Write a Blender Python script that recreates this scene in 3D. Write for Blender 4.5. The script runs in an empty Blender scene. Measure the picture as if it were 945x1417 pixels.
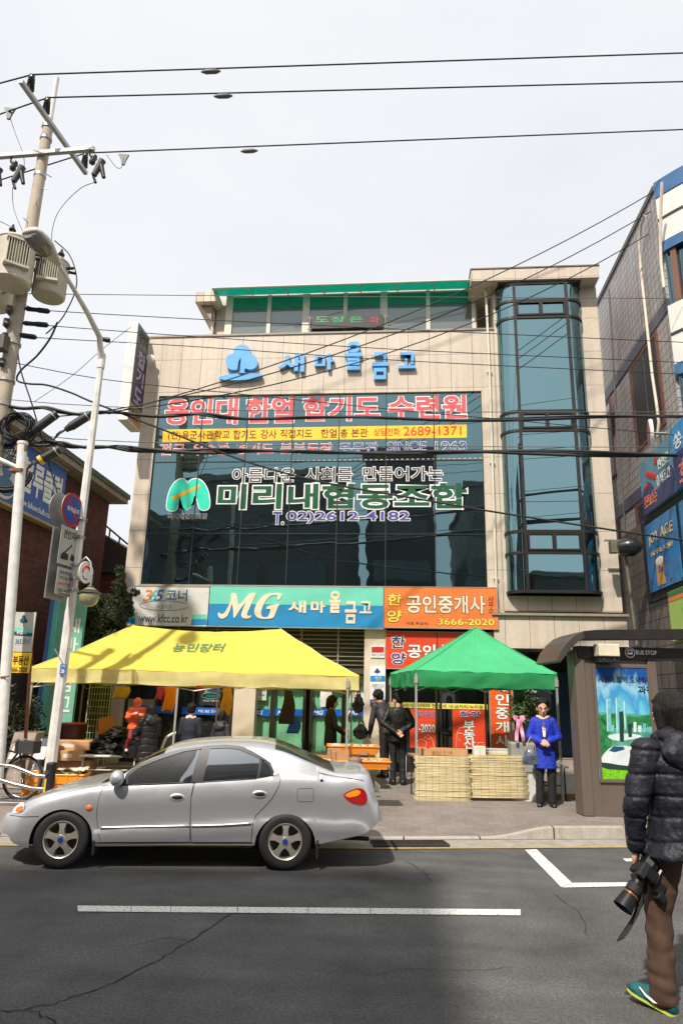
import bpy, bmesh, math, random
from mathutils import Vector, Matrix, noise
rnd = random.Random(11)
scene = bpy.context.scene
COL = scene.collection
R = math.radians

# ------------------------------------------------------------------ camera, sky, sun, exposure
YAW, PITCH, ROLL, CAMH = R(-5.3766), R(15.0272), R(1.3753), 1.8
FPX = 945.0                                  # focal length in pixels of the 945x1417 photograph
_fw = Vector((math.sin(YAW)*math.cos(PITCH), math.cos(YAW)*math.cos(PITCH), math.sin(PITCH)))
_r0 = Vector((math.cos(YAW), -math.sin(YAW), 0)); _u0 = _r0.cross(_fw)
_rt = _r0*math.cos(ROLL) + _u0*math.sin(ROLL); _up = -_r0*math.sin(ROLL) + _u0*math.cos(ROLL)
CAM = Vector((0, 0, CAMH))
cam_data = bpy.data.cameras.new('camera'); cam = bpy.data.objects.new('camera', cam_data); COL.objects.link(cam)
cam_data.sensor_fit = 'VERTICAL'; cam_data.sensor_height = 36.0; cam_data.lens = 36.0*FPX/1417.0
cam_data.clip_start = 0.05; cam_data.clip_end = 3000
cam.matrix_world = Matrix(((_rt.x, _up.x, -_fw.x, CAM.x), (_rt.y, _up.y, -_fw.y, CAM.y), (_rt.z, _up.z, -_fw.z, CAM.z), (0, 0, 0, 1)))
scene.camera = cam

SUN_EL, SUN_AZ = R(52), R(20)                # the sun stands behind the camera, to the left: light travels to +X +Y
w = bpy.data.worlds.new('World'); scene.world = w; w.use_nodes = True
nt = w.node_tree; nt.nodes.clear()
out = nt.nodes.new('ShaderNodeOutputWorld'); bg = nt.nodes.new('ShaderNodeBackground')
sky = nt.nodes.new('ShaderNodeTexSky'); sky.sky_type = 'NISHITA'; sky.sun_disc = False
sky.sun_elevation = SUN_EL; sky.sun_rotation = math.pi + SUN_AZ; sky.dust_density = 3.0; sky.air_density = 1.0
tc = nt.nodes.new('ShaderNodeTexCoord'); mp = nt.nodes.new('ShaderNodeMapping'); mp.inputs['Scale'].default_value = (1.0, 1.0, 2.6)
n1 = nt.nodes.new('ShaderNodeTexNoise'); n1.inputs['Scale'].default_value = 1.6; n1.inputs['Detail'].default_value = 7; n1.inputs['Roughness'].default_value = 0.55
cr = nt.nodes.new('ShaderNodeValToRGB'); cr.color_ramp.elements[0].position = 0.3; cr.color_ramp.elements[1].position = 0.72
cr.color_ramp.elements[0].color = (5.9, 6.05, 6.35, 1); cr.color_ramp.elements[1].color = (6.75, 6.78, 6.85, 1)
mx = nt.nodes.new('ShaderNodeMix'); mx.data_type = 'RGBA'; mx.inputs[0].default_value = 0.9
L = nt.links
L.new(tc.outputs['Generated'], mp.inputs['Vector']); L.new(mp.outputs[0], n1.inputs['Vector']); L.new(n1.outputs['Fac'], cr.inputs[0])
L.new(sky.outputs[0], mx.inputs[6]); L.new(cr.outputs[0], mx.inputs[7]); L.new(mx.outputs[2], bg.inputs['Color'])
bg.inputs['Strength'].default_value = 0.105
L.new(bg.outputs[0], out.inputs['Surface'])
sl = bpy.data.lights.new('sun', 'SUN'); sl.energy = 3.6; sl.angle = R(1.3); sl.color = (1.0, 0.94, 0.85)
so = bpy.data.objects.new('sun', sl); COL.objects.link(so)
SUN_DIR = Vector((math.sin(SUN_AZ)*math.cos(SUN_EL), math.cos(SUN_AZ)*math.cos(SUN_EL), -math.sin(SUN_EL)))
so.rotation_euler = SUN_DIR.to_track_quat('-Z', 'Y').to_euler(); so.location = (-10, -20, 40)
scene.view_settings.view_transform = 'Standard'; scene.view_settings.look = 'None'
scene.view_settings.gamma = 1.0; scene.view_settings.use_curve_mapping = False
scene.view_settings.exposure = 0.55
scene.cycles.max_bounces = 8; scene.cycles.use_denoising = True

# ------------------------------------------------------------------ where a point of the photograph lies in the place
def ray(px, py): return _fw + _rt*((px-472.5)/FPX) - _up*((py-708.5)/FPX)
def at(px, py, Y): d = ray(px, py); return CAM + d*(Y/d.y)
def atX(px, py, X): d = ray(px, py); return CAM + d*(X/d.x)
def gnd(px, py, z=0.0): d = ray(px, py); return CAM + d*((z-CAMH)/d.z)
def onplane(px, py, P, n): d = ray(px, py); return CAM + d*((Vector(P)-CAM).dot(n)/d.dot(n))

# ------------------------------------------------------------------ mesh builder
Z = Vector((0, 0, 1)); XA = Vector((1, 0, 0)); YA = Vector((0, 1, 0))
def V(*a): return Vector(a)
def world_of(o):
    p = Vector(o.location)
    while o.parent: o = o.parent; p += o.location
    return p
def frame(d):
    d = d.normalized(); a = Z if abs(d.z) < 0.9 else XA
    u = a.cross(d).normalized(); return u, d.cross(u)
class B:
    def __init__(s): s.v = []; s.f = []
    def add(s, vs, fs):
        k = len(s.v); s.v.extend([Vector(p) for p in vs]); s.f.extend([tuple(i+k for i in f) for f in fs]); return s
    def box(s, c, size, rz=0.0, M=None):
        h = Vector(size)*0.5; m = M or Matrix.Rotation(rz, 3, 'Z')
        vs = [Vector(c) + m @ Vector((x*h.x, y*h.y, z*h.z)) for x in (-1, 1) for y in (-1, 1) for z in (-1, 1)]
        return s.add(vs, [(0,1,3,2),(4,6,7,5),(0,4,5,1),(2,3,7,6),(0,2,6,4),(1,5,7,3)])
    def span(s, a, b):
        a = Vector(a); b = Vector(b); return s.box((a+b)*0.5, [abs(b[i]-a[i]) for i in range(3)])
    def prism(s, pts, ext):
        n = len(pts); ext = Vector(ext); pts = [Vector(p) for p in pts]
        fs = [tuple(range(n)), tuple(range(2*n-1, n-1, -1))] + [(i, (i+1) % n, n+(i+1) % n, n+i) for i in range(n)]
        return s.add(pts + [p+ext for p in pts], fs)
    def poly(s, pts): return s.add(pts, [tuple(range(len(pts)))])
    def tube(s, pts, r, n=8, caps=True, ell=None):
        pts = [Vector(p) for p in pts]; m = len(pts); rr = r if isinstance(r, (list, tuple)) else [r]*m
        vs = []; u = None
        for i, p in enumerate(pts):
            d = (pts[min(i+1, m-1)] - pts[max(i-1, 0)]).normalized()
            if u is None: u, v = frame(d)
            else:
                u = (u - d*u.dot(d)).normalized(); v = d.cross(u)
            for k in range(n):
                a = 2*math.pi*k/n; vs.append(p + (u*math.cos(a) + v*math.sin(a)*(ell or 1))*rr[i])
        fs = [(i*n+k, i*n+(k+1) % n, (i+1)*n+(k+1) % n, (i+1)*n+k) for i in range(m-1) for k in range(n)]
        if caps: fs += [tuple(range(n-1, -1, -1)), tuple(range((m-1)*n, m*n))]
        return s.add(vs, fs)
    def loft(s, rings, caps=True, closed=True):
        n = len(rings[0]); m = len(rings); vs = [p for r in rings for p in r]; e = n if closed else n-1
        fs = [(i*n+k, i*n+(k+1) % n, (i+1)*n+(k+1) % n, (i+1)*n+k) for i in range(m-1) for k in range(e)]
        if caps: fs += [tuple(range(n-1, -1, -1)), tuple(range((m-1)*n, m*n))]
        return s.add(vs, fs)
    def lathe(s, prof, c, axis=Z, n=20, caps=True):
        u, v = frame(Vector(axis)); a_ = Vector(axis).normalized(); c = Vector(c)
        rings = [[c + a_*z + (u*math.cos(2*math.pi*k/n) + v*math.sin(2*math.pi*k/n))*max(r, 1e-4) for k in range(n)] for r, z in prof]
        return s.loft(rings, caps)
    def ell(s, c, r, M=None, nu=14, nv=9, nz=0.0, nsc=3.0):
        m = M or Matrix.Identity(3); vs = []; c = Vector(c); r = (r, r, r) if isinstance(r, (int, float)) else r
        for j in range(1, nv):
            t = math.pi*j/nv
            for k in range(nu):
                a = 2*math.pi*k/nu; d = Vector((math.sin(t)*math.cos(a), math.sin(t)*math.sin(a), math.cos(t)))
                q = 1 + (nz*noise.noise(d*nsc + c*7) if nz else 0)
                vs.append(c + m @ Vector((d.x*r[0], d.y*r[1], d.z*r[2]))*q)
        t0 = len(vs); vs += [c + m @ Vector((0, 0, r[2])), c + m @ Vector((0, 0, -r[2]))]
        fs = [(j*nu+k, (j+1)*nu+k, (j+1)*nu+(k+1) % nu, j*nu+(k+1) % nu) for j in range(nv-2) for k in range(nu)]
        fs += [(t0, k, (k+1) % nu) for k in range(nu)] + [(t0+1, (nv-2)*nu+(k+1) % nu, (nv-2)*nu+k) for k in range(nu)]
        return s.add(vs, fs)
    def cap(s, p0, p1, r0, r1, n=12):            # tapered capsule
        p0 = Vector(p0); p1 = Vector(p1); d = p1-p0; l = d.length; d = d/l if l > 1e-6 else Z; u, v = frame(d)
        prof = [(r0*math.cos(t), -r0*math.sin(t)) for t in (1.45, 1.0, 0.5, 0)] + [(r1*math.cos(t), l+r1*math.sin(t)) for t in (0, 0.5, 1.0, 1.45)]
        return s.loft([[p0 + d*z + (u*math.cos(2*math.pi*k/n)+v*math.sin(2*math.pi*k/n))*r for k in range(n)] for r, z in prof])
    def chain(s, pts, rr, n=12):
        for i in range(len(pts)-1): s.cap(pts[i], pts[i+1], rr[i], rr[i+1], n)
        return s
    def grid(s, fn, nu, nv):
        vs = [fn(i/nu, j/nv) for j in range(nv+1) for i in range(nu+1)]
        return s.add(vs, [(j*(nu+1)+i, j*(nu+1)+i+1, (j+1)*(nu+1)+i+1, (j+1)*(nu+1)+i) for j in range(nv) for i in range(nu)])
    def patch(s, poly2, fn, step):               # flat outline, cut into cells and mapped on a surface
        bm = bmesh.new(); bm.faces.new([bm.verts.new((x, y, 0)) for x, y in poly2])
        for ax in (0, 1):
            lo = min(p[ax] for p in poly2); hi = max(p[ax] for p in poly2); k = max(1, int((hi-lo)/step))
            for i in range(1, k):
                co = [0, 0, 0]; co[ax] = lo+(hi-lo)*i/k; no = [0, 0, 0]; no[ax] = 1
                bmesh.ops.bisect_plane(bm, geom=bm.verts[:]+bm.edges[:]+bm.faces[:], plane_co=co, plane_no=no)
        bm.verts.index_update()
        s.add([fn(q.co.x, q.co.y) for q in bm.verts], [tuple(q.index for q in f.verts) for f in bm.faces]); bm.free(); return s
    def text(s, t, O, u, v, wd, ht, depth=0.003, bold=0.0, base=None, shear=0.0, lift=0.0):
        vs, fs = glyph(t, bold); x0, x1, y0, y1 = bbox(t, bold if base is None else base)
        n = Vector(u).cross(Vector(v)); O = Vector(O); sx = wd/max(x1-x0, 1e-4); sy = ht/max(y1-y0, 1e-4); k = []
        for x, y, z in vs:
            yy = (y-(y0+y1)/2)*sy; xx = (x-(x0+x1)/2)*sx + shear*yy
            k.append(O + u*xx + v*yy + n*(lift + (0.5+z/0.1)*depth))
        return s.add(k, fs)
    def outline(s, t, O, u, v, wd, ht, ow, bold, shear=0.0, lift=0.0):   # a flat band that follows the edges of the letters
        vs, fs = glyph(t, bold); x0, x1, y0, y1 = bbox(t, bold); n = Vector(u).cross(Vector(v)); O = Vector(O); sx = wd/max(x1-x0, 1e-4); sy = ht/max(y1-y0, 1e-4)
        key = lambda i: (round(vs[i][0], 5), round(vs[i][1], 5)); cnt = {}
        for f in fs:
            if all(vs[i][2] > 0.04 for i in f):
                for a, b in zip(f, f[1:]+f[:1]): cnt.setdefault(frozenset((key(a), key(b))), []).append((key(a), key(b)))
        nx = {}
        for e in cnt.values():
            if len(e) == 1 and e[0][0] != e[0][1]: nx.setdefault(e[0][0], []).append(e[0][1])
        r = ow*(sx+sy)/2; ns = 8
        while nx:
            k0 = next(iter(nx)); lp = [k0]; c = k0
            while c in nx:
                q = nx[c].pop()
                if not nx[c]: del nx[c]
                c = q
                if c == k0: break
                lp.append(c)
            if len(lp) < 3: continue
            P = []
            for x, y in lp: yy = (y-(y0+y1)/2)*sy; P.append(((x-(x0+x1)/2)*sx+shear*yy, yy))
            m = len(P); ring = []
            for i in range(m):
                a, b = Vector(P[i-1]), Vector(P[(i+1) % m]); c = Vector(P[i]); d0 = (c-a).normalized() if (c-a).length else Vector((1, 0)); d1 = (b-c).normalized() if (b-c).length else d0
                w = Vector((-d0.y-d1.y, d0.x+d1.x)); w = w.normalized() if w.length > 1e-4 else Vector((-d0.y, d0.x)); w = w/max(.55, abs(w.dot(Vector((-d0.y, d0.x)))))
                ring.append([O+u*(c.x+w.x*r*math.cos(g))+v*(c.y+w.y*r*math.cos(g))+n*(lift+.0018+.0016*math.sin(g)) for g in [j*2*math.pi/ns for j in range(ns)]])
            k = len(s.v); s.v += [q for g in ring for q in g]; s.f += [(k+i*ns+j, k+i*ns+(j+1) % ns, k+((i+1) % m)*ns+(j+1) % ns, k+((i+1) % m)*ns+j) for i in range(m) for j in range(ns)]
        return s
    def build(s, name, m, parent=None, smooth=None, bevel=0.0, recalc=True, loc=None, seg=2):
        if parent is not None: off = world_of(parent)
        elif loc is not None: off = Vector(loc)
        else:
            xs = [p.x for p in s.v]; ys = [p.y for p in s.v]; zs = [p.z for p in s.v]
            off = Vector(((min(xs)+max(xs))/2, (min(ys)+max(ys))/2, min(zs)))
        me = bpy.data.meshes.new(name); me.from_pydata([p-off for p in s.v], [], s.f)
        if recalc:
            bm = bmesh.new(); bm.from_mesh(me); bmesh.ops.recalc_face_normals(bm, faces=bm.faces); bm.to_mesh(me); bm.free()
        return link(name, me, m, parent, off, smooth, bevel, seg)
def link(name, me, m, parent, off, smooth=None, bevel=0.0, seg=2):
    if m is not None: me.materials.append(m)
    if smooth is not None:
        me.polygons.foreach_set('use_smooth', [True]*len(me.polygons))
        if smooth < 180: me.set_sharp_from_angle(angle=R(smooth))
    o = bpy.data.objects.new(name, me); COL.objects.link(o)
    if parent is None: o.location = off
    else: o.parent = parent
    if bevel:
        b = o.modifiers.new('bevel', 'BEVEL'); b.width = bevel; b.segments = seg; b.limit_method = 'ANGLE'; b.angle_limit = R(40)
    return o
_ws = bpy.data.scenes.new('workshop')            # an empty scene in which temporary shapes are evaluated
def baked(o):
    _ws.collection.objects.link(o); vl = _ws.view_layers[0]; vl.update()
    return bpy.data.meshes.new_from_object(o.evaluated_get(vl.depsgraph))
_g = {}
def glyph(t, bold):
    k = (t, round(bold, 4))
    if k not in _g:
        c = bpy.data.curves.new('tmp', 'FONT'); c.body = t; c.extrude = 0.05; c.offset = bold; c.resolution_u = 3; c.space_line = 0.85; c.align_x = 'CENTER'
        o = bpy.data.objects.new('tmp', c); me = baked(o)
        _g[k] = ([tuple(q.co) for q in me.vertices], [tuple(p.vertices) for p in me.polygons])
        bpy.data.objects.remove(o); bpy.data.curves.remove(c); bpy.data.meshes.remove(me)
    return _g[k]
def bbox(t, bold):
    vs, _ = glyph(t, bold); xs = [q[0] for q in vs]; ys = [q[1] for q in vs]
    return min(xs), max(xs), min(ys), max(ys)
def tag(o, label=None, cat=None, group=None, kind=None):
    if label: o['label'] = label
    if cat: o['category'] = cat
    if group: o['group'] = group
    if kind: o['kind'] = kind
    return o
def thing(name, label, cat, loc, group=None):
    o = bpy.data.objects.new(name, None); COL.objects.link(o); o.location = loc; o.empty_display_size = 0.2
    return tag(o, label, cat, group)
def fuse(b, voxel, it=4, fac=0.5):               # melts overlapping closed pieces into one continuous skin
    me = bpy.data.meshes.new('tmp'); me.from_pydata(b.v, [], b.f)
    bm = bmesh.new(); bm.from_mesh(me); bmesh.ops.recalc_face_normals(bm, faces=bm.faces); bm.to_mesh(me); bm.free()
    o = bpy.data.objects.new('tmp', me)
    q = o.modifiers.new('r', 'REMESH'); q.mode = 'VOXEL'; q.voxel_size = voxel
    q = o.modifiers.new('s', 'SMOOTH'); q.factor = fac; q.iterations = it
    m2 = baked(o)
    r = B(); r.v = [q.co.copy() for q in m2.vertices]; r.f = [tuple(p.vertices) for p in m2.polygons]; r.n = [q.normal.copy() for q in m2.vertices]
    bpy.data.objects.remove(o); bpy.data.meshes.remove(me); bpy.data.meshes.remove(m2)
    return r
def push(b, fn):                                 # displaces along normals
    b.v = [p + n*fn(p) for p, n in zip(b.v, b.n)]; return b
def smooth_poly(pts, n=4):                       # closed Catmull-Rom outline
    o = []; m = len(pts)
    for i in range(m):
        p0, p1, p2, p3 = [Vector((*pts[(i+k-1) % m], 0)) for k in range(4)]
        for k in range(n):
            t = k/n; q = 0.5*((2*p1)+(-p0+p2)*t+(2*p0-5*p1+4*p2-p3)*t*t+(-p0+3*p1-3*p2+p3)*t**3); o.append((q.x, q.y))
    return o
def grow(pts, d):                                # offset of a closed outline
    a = sum(pts[i][0]*pts[(i+1) % len(pts)][1]-pts[(i+1) % len(pts)][0]*pts[i][1] for i in range(len(pts))); sg = 1 if a > 0 else -1; o = []
    for i, p in enumerate(pts):
        q0 = pts[i-1]; q1 = pts[(i+1) % len(pts)]; t = Vector((q1[0]-q0[0], q1[1]-q0[1])); t = t.normalized() if t.length else Vector((1, 0))
        o.append((p[0]+t.y*d*sg, p[1]-t.x*d*sg))
    return o

# ------------------------------------------------------------------ materials
def S(r, g, b):
    f = lambda c: (c/255/12.92 if c/255 <= 0.04045 else ((c/255+0.055)/1.055)**2.4)
    return (f(r), f(g), f(b), 1)
_m = {}
def newmat(name):
    m = bpy.data.materials.new(name); m.use_nodes = True; n = m.node_tree; p = n.nodes['Principled BSDF']; return m, n, p
def nd(n, t, **kw):
    q = n.nodes.new(t)
    for k, v in kw.items():
        if hasattr(q, k): setattr(q, k, v)
        else: q.inputs[k.replace('_', ' ')].default_value = v
    return q
def vary(n, col, amt, sc, detail=4, coord='Object', stretch=None):
    t = nd(n, 'ShaderNodeTexCoord'); src = t.outputs[coord]
    if stretch:
        mpn = nd(n, 'ShaderNodeMapping'); mpn.inputs['Scale'].default_value = stretch; n.links.new(src, mpn.inputs[0]); src = mpn.outputs[0]
    no = nd(n, 'ShaderNodeTexNoise', Scale=sc, Detail=detail); n.links.new(src, no.inputs['Vector'])
    r = nd(n, 'ShaderNodeValToRGB'); e = r.color_ramp.elements
    e[0].position = 0.3; e[1].position = 0.7
    e[0].color = tuple(c*(1-amt) for c in col[:3])+(1,); e[1].color = tuple(min(1, c*(1+amt*0.7)) for c in col[:3])+(1,)
    n.links.new(no.outputs['Fac'], r.inputs[0]); return r.outputs[0], src
def mat(name, col, rough=0.6, metal=0.0, var=0.12, sc=4.0, bump=0.0, bs=60.0, spec=None, coat=0.0, stretch=None, trans=0.0, emit=0.0):
    if name in _m: return _m[name]
    m, n, p = newmat(name)
    c, src = vary(n, col, var, sc, stretch=stretch); n.links.new(c, p.inputs['Base Color'])
    p.inputs['Roughness'].default_value = rough; p.inputs['Metallic'].default_value = metal
    if spec is not None: p.inputs['Specular IOR Level'].default_value = spec
    if coat: p.inputs['Coat Weight'].default_value = coat; p.inputs['Coat Roughness'].default_value = 0.04
    if emit: n.links.new(c, p.inputs['Emission Color']); p.inputs['Emission Strength'].default_value = emit
    if bump:
        no = nd(n, 'ShaderNodeTexNoise', Scale=bs, Detail=5); n.links.new(src, no.inputs['Vector'])
        bn = nd(n, 'ShaderNodeBump', Strength=bump, Distance=0.02); n.links.new(no.outputs['Fac'], bn.inputs['Height']); n.links.new(bn.outputs[0], p.inputs['Normal'])
    if trans:
        tr = nd(n, 'ShaderNodeBsdfTranslucent'); n.links.new(c, tr.inputs['Color'])
        ms = nd(n, 'ShaderNodeMixShader'); ms.inputs[0].default_value = trans
        n.links.new(p.outputs[0], ms.inputs[1]); n.links.new(tr.outputs[0], ms.inputs[2]); n.links.new(ms.outputs[0], n.nodes['Material Output'].inputs['Surface'])
    _m[name] = m; return m
def tiled(name, col, mortar, bw, bh, gap, plane='xz', offset=0.5, var=0.12, rough=0.6, bump=0.3, streak=0.0, noise_amt=0.15, ms=6.0, spec=0.4):
    m, n, p = newmat(name); t = nd(n, 'ShaderNodeTexCoord'); sx = nd(n, 'ShaderNodeSeparateXYZ'); n.links.new(t.outputs['Object'], sx.inputs[0])
    cx = nd(n, 'ShaderNodeCombineXYZ'); n.links.new(sx.outputs['XYZ'.index(plane[0].upper())], cx.inputs[0]); n.links.new(sx.outputs['XYZ'.index(plane[1].upper())], cx.inputs[1])
    bk = nd(n, 'ShaderNodeTexBrick', offset=offset, squash=1.0)
    bk.inputs['Scale'].default_value = 1; bk.inputs['Brick Width'].default_value = bw; bk.inputs['Row Height'].default_value = bh
    bk.inputs['Mortar Size'].default_value = gap; bk.inputs['Mortar Smooth'].default_value = 0.1; bk.inputs['Bias'].default_value = 0
    bk.inputs['Color1'].default_value = tuple(c*(1-var) for c in col[:3])+(1,); bk.inputs['Color2'].default_value = tuple(min(1, c*(1+var)) for c in col[:3])+(1,)
    bk.inputs['Mortar'].default_value = mortar; n.links.new(cx.outputs[0], bk.inputs['Vector'])
    no = nd(n, 'ShaderNodeTexNoise', Scale=ms, Detail=8, Roughness=0.7); n.links.new(t.outputs['Object'], no.inputs['Vector'])
    mr = nd(n, 'ShaderNodeMapRange'); mr.inputs[1].default_value = 0.25; mr.inputs[2].default_value = 0.75; mr.inputs[3].default_value = 1-noise_amt; mr.inputs[4].default_value = 1+noise_amt
    n.links.new(no.outputs['Fac'], mr.inputs[0])
    mu = nd(n, 'ShaderNodeMix', data_type='RGBA', blend_type='MULTIPLY'); mu.inputs[0].default_value = 1; n.links.new(bk.outputs['Color'], mu.inputs[6]); n.links.new(mr.outputs[0], mu.inputs[7]); c = mu.outputs[2]
    if streak:
        mp_ = nd(n, 'ShaderNodeMapping'); mp_.inputs['Scale'].default_value = (7, 7, 0.35); n.links.new(t.outputs['Object'], mp_.inputs[0])
        n2 = nd(n, 'ShaderNodeTexNoise', Scale=1.0, Detail=5); n.links.new(mp_.outputs[0], n2.inputs['Vector'])
        m2 = nd(n, 'ShaderNodeMapRange'); m2.inputs[1].default_value = 0.45; m2.inputs[2].default_value = 0.75; m2.inputs[3].default_value = 1; m2.inputs[4].default_value = 1-streak
        n.links.new(n2.outputs['Fac'], m2.inputs[0]); m3 = nd(n, 'ShaderNodeMix', data_type='RGBA', blend_type='MULTIPLY'); m3.inputs[0].default_value = 1
        n.links.new(c, m3.inputs[6]); n.links.new(m2.outputs[0], m3.inputs[7]); c = m3.outputs[2]
    n.links.new(c, p.inputs['Base Color']); p.inputs['Roughness'].default_value = rough; p.inputs['Specular IOR Level'].default_value = spec
    b2 = nd(n, 'ShaderNodeBump', Strength=bump, Distance=0.01); b2.invert = True; n.links.new(bk.outputs['Fac'], b2.inputs['Height']); n.links.new(b2.outputs[0], p.inputs['Normal'])
    return m
def glassy(name, tint, base, refl=0.6, rough=0.02, wave=0.03, wsc=1.2):   # tinted mirror glass over a dark room
    m, n, p = newmat(name); p.inputs['Base Color'].default_value = base; p.inputs['Roughness'].default_value = 0.3
    g = nd(n, 'ShaderNodeBsdfGlossy'); g.inputs['Color'].default_value = tint; g.inputs['Roughness'].default_value = rough
    t = nd(n, 'ShaderNodeTexCoord'); no = nd(n, 'ShaderNodeTexNoise', Scale=wsc, Detail=2); n.links.new(t.outputs['Object'], no.inputs['Vector'])
    bn = nd(n, 'ShaderNodeBump', Strength=wave, Distance=0.1); n.links.new(no.outputs['Fac'], bn.inputs['Height']); n.links.new(bn.outputs[0], g.inputs['Normal'])
    ms = nd(n, 'ShaderNodeMixShader'); ms.inputs[0].default_value = refl
    n.links.new(p.outputs[0], ms.inputs[1]); n.links.new(g.outputs[0], ms.inputs[2]); n.links.new(ms.outputs[0], n.nodes['Material Output'].inputs['Surface'])
    return m
def rgb(r, g, b, k=1.0):
    c = S(r, g, b); return (c[0]*k, c[1]*k, c[2]*k, 1)
def flat(name, r, g, b, rough=0.55, k=0.85, var=0.06, **kw): return mat(name, rgb(r, g, b, k), rough, var=var, **kw)

mGranite = tiled('granite', S(205, 190, 172), S(118, 106, 94), 0.56, 0.96, 0.006, 'xz', 0.0, 0.05, 0.45, 0.25, 0.16, 0.10, 9.0)
mGraniteY = tiled('granite side', S(205, 190, 172), S(118, 106, 94), 0.56, 0.96, 0.006, 'yz', 0.0, 0.05, 0.45, 0.25, 0.16, 0.10, 9.0)
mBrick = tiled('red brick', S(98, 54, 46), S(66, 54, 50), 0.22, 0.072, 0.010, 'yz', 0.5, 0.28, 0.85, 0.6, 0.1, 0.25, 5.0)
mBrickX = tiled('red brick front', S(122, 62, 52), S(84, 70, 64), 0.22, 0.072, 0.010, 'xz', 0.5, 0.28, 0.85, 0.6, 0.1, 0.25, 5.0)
mTile = tiled('grey tile', S(172, 165, 162), S(70, 66, 66), 0.21, 0.21, 0.010, 'yz', 0.0, 0.08, 0.4, 0.4, 0.25, 0.12, 4.0)
mPave = tiled('sidewalk paver', S(128, 118, 111), S(104, 96, 90), 0.22, 0.11, 0.004, 'xy', 0.5, 0.06, 0.9, 0.12, 0, 0.32, 1.6)
mDark = mat('dark recess', (0.012, 0.012, 0.012, 1), 0.8)
mBlack = mat('black plastic', (0.018, 0.018, 0.019, 1), 0.45, var=0.2)
mRubber = mat('rubber', (0.016, 0.015, 0.015, 1), 0.75, var=0.2, bump=0.2)
mSteel = mat('stainless steel', (0.62, 0.61, 0.58, 1), 0.22, 1.0, var=0.1)
mZinc = mat('galvanized steel', (0.42, 0.42, 0.41, 1), 0.5, 0.85, var=0.15, sc=9)
mWhitePaint = mat('white paint', (0.72, 0.71, 0.67, 1), 0.45, var=0.12, sc=6)
mPoleW = mat('weathered white pole', S(225, 220, 212), 0.5, var=0.16, sc=5, bump=0.15, bs=30)
mConcP = mat('concrete pole', S(186, 172, 152), 0.8, var=0.14, sc=5, bump=0.25, bs=50)
mFrame = mat('dark window frame', (0.035, 0.028, 0.024, 1), 0.4, 0.3)
mCream = mat('cream aluminium', S(214, 204, 186), 0.45, var=0.08)
mWire = mat('wire black', (0.018, 0.018, 0.018, 1), 0.6)
mWireG = mat('wire grey', (0.12, 0.12, 0.12, 1), 0.5)
mSkin = mat('skin', S(206, 158, 132), 0.5, var=0.1, sc=14)
mHair = mat('black hair', (0.013, 0.010, 0.008, 1), 0.5, var=0.5, sc=70, bump=0.6, bs=150, stretch=(1, 1, .15), spec=.22)
mTxWhite = mat('lettering white', S(238, 236, 230), 0.5, var=0.04)
mTxBlack = mat('lettering black', (0.02, 0.018, 0.018, 1), 0.5)
mTxBlue = mat('lettering blue', S(36, 60, 140), 0.5)
mTxRed = mat('lettering red', S(200, 40, 40), 0.5)
mTxYellow = mat('lettering yellow', S(246, 222, 80), 0.5)
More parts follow.
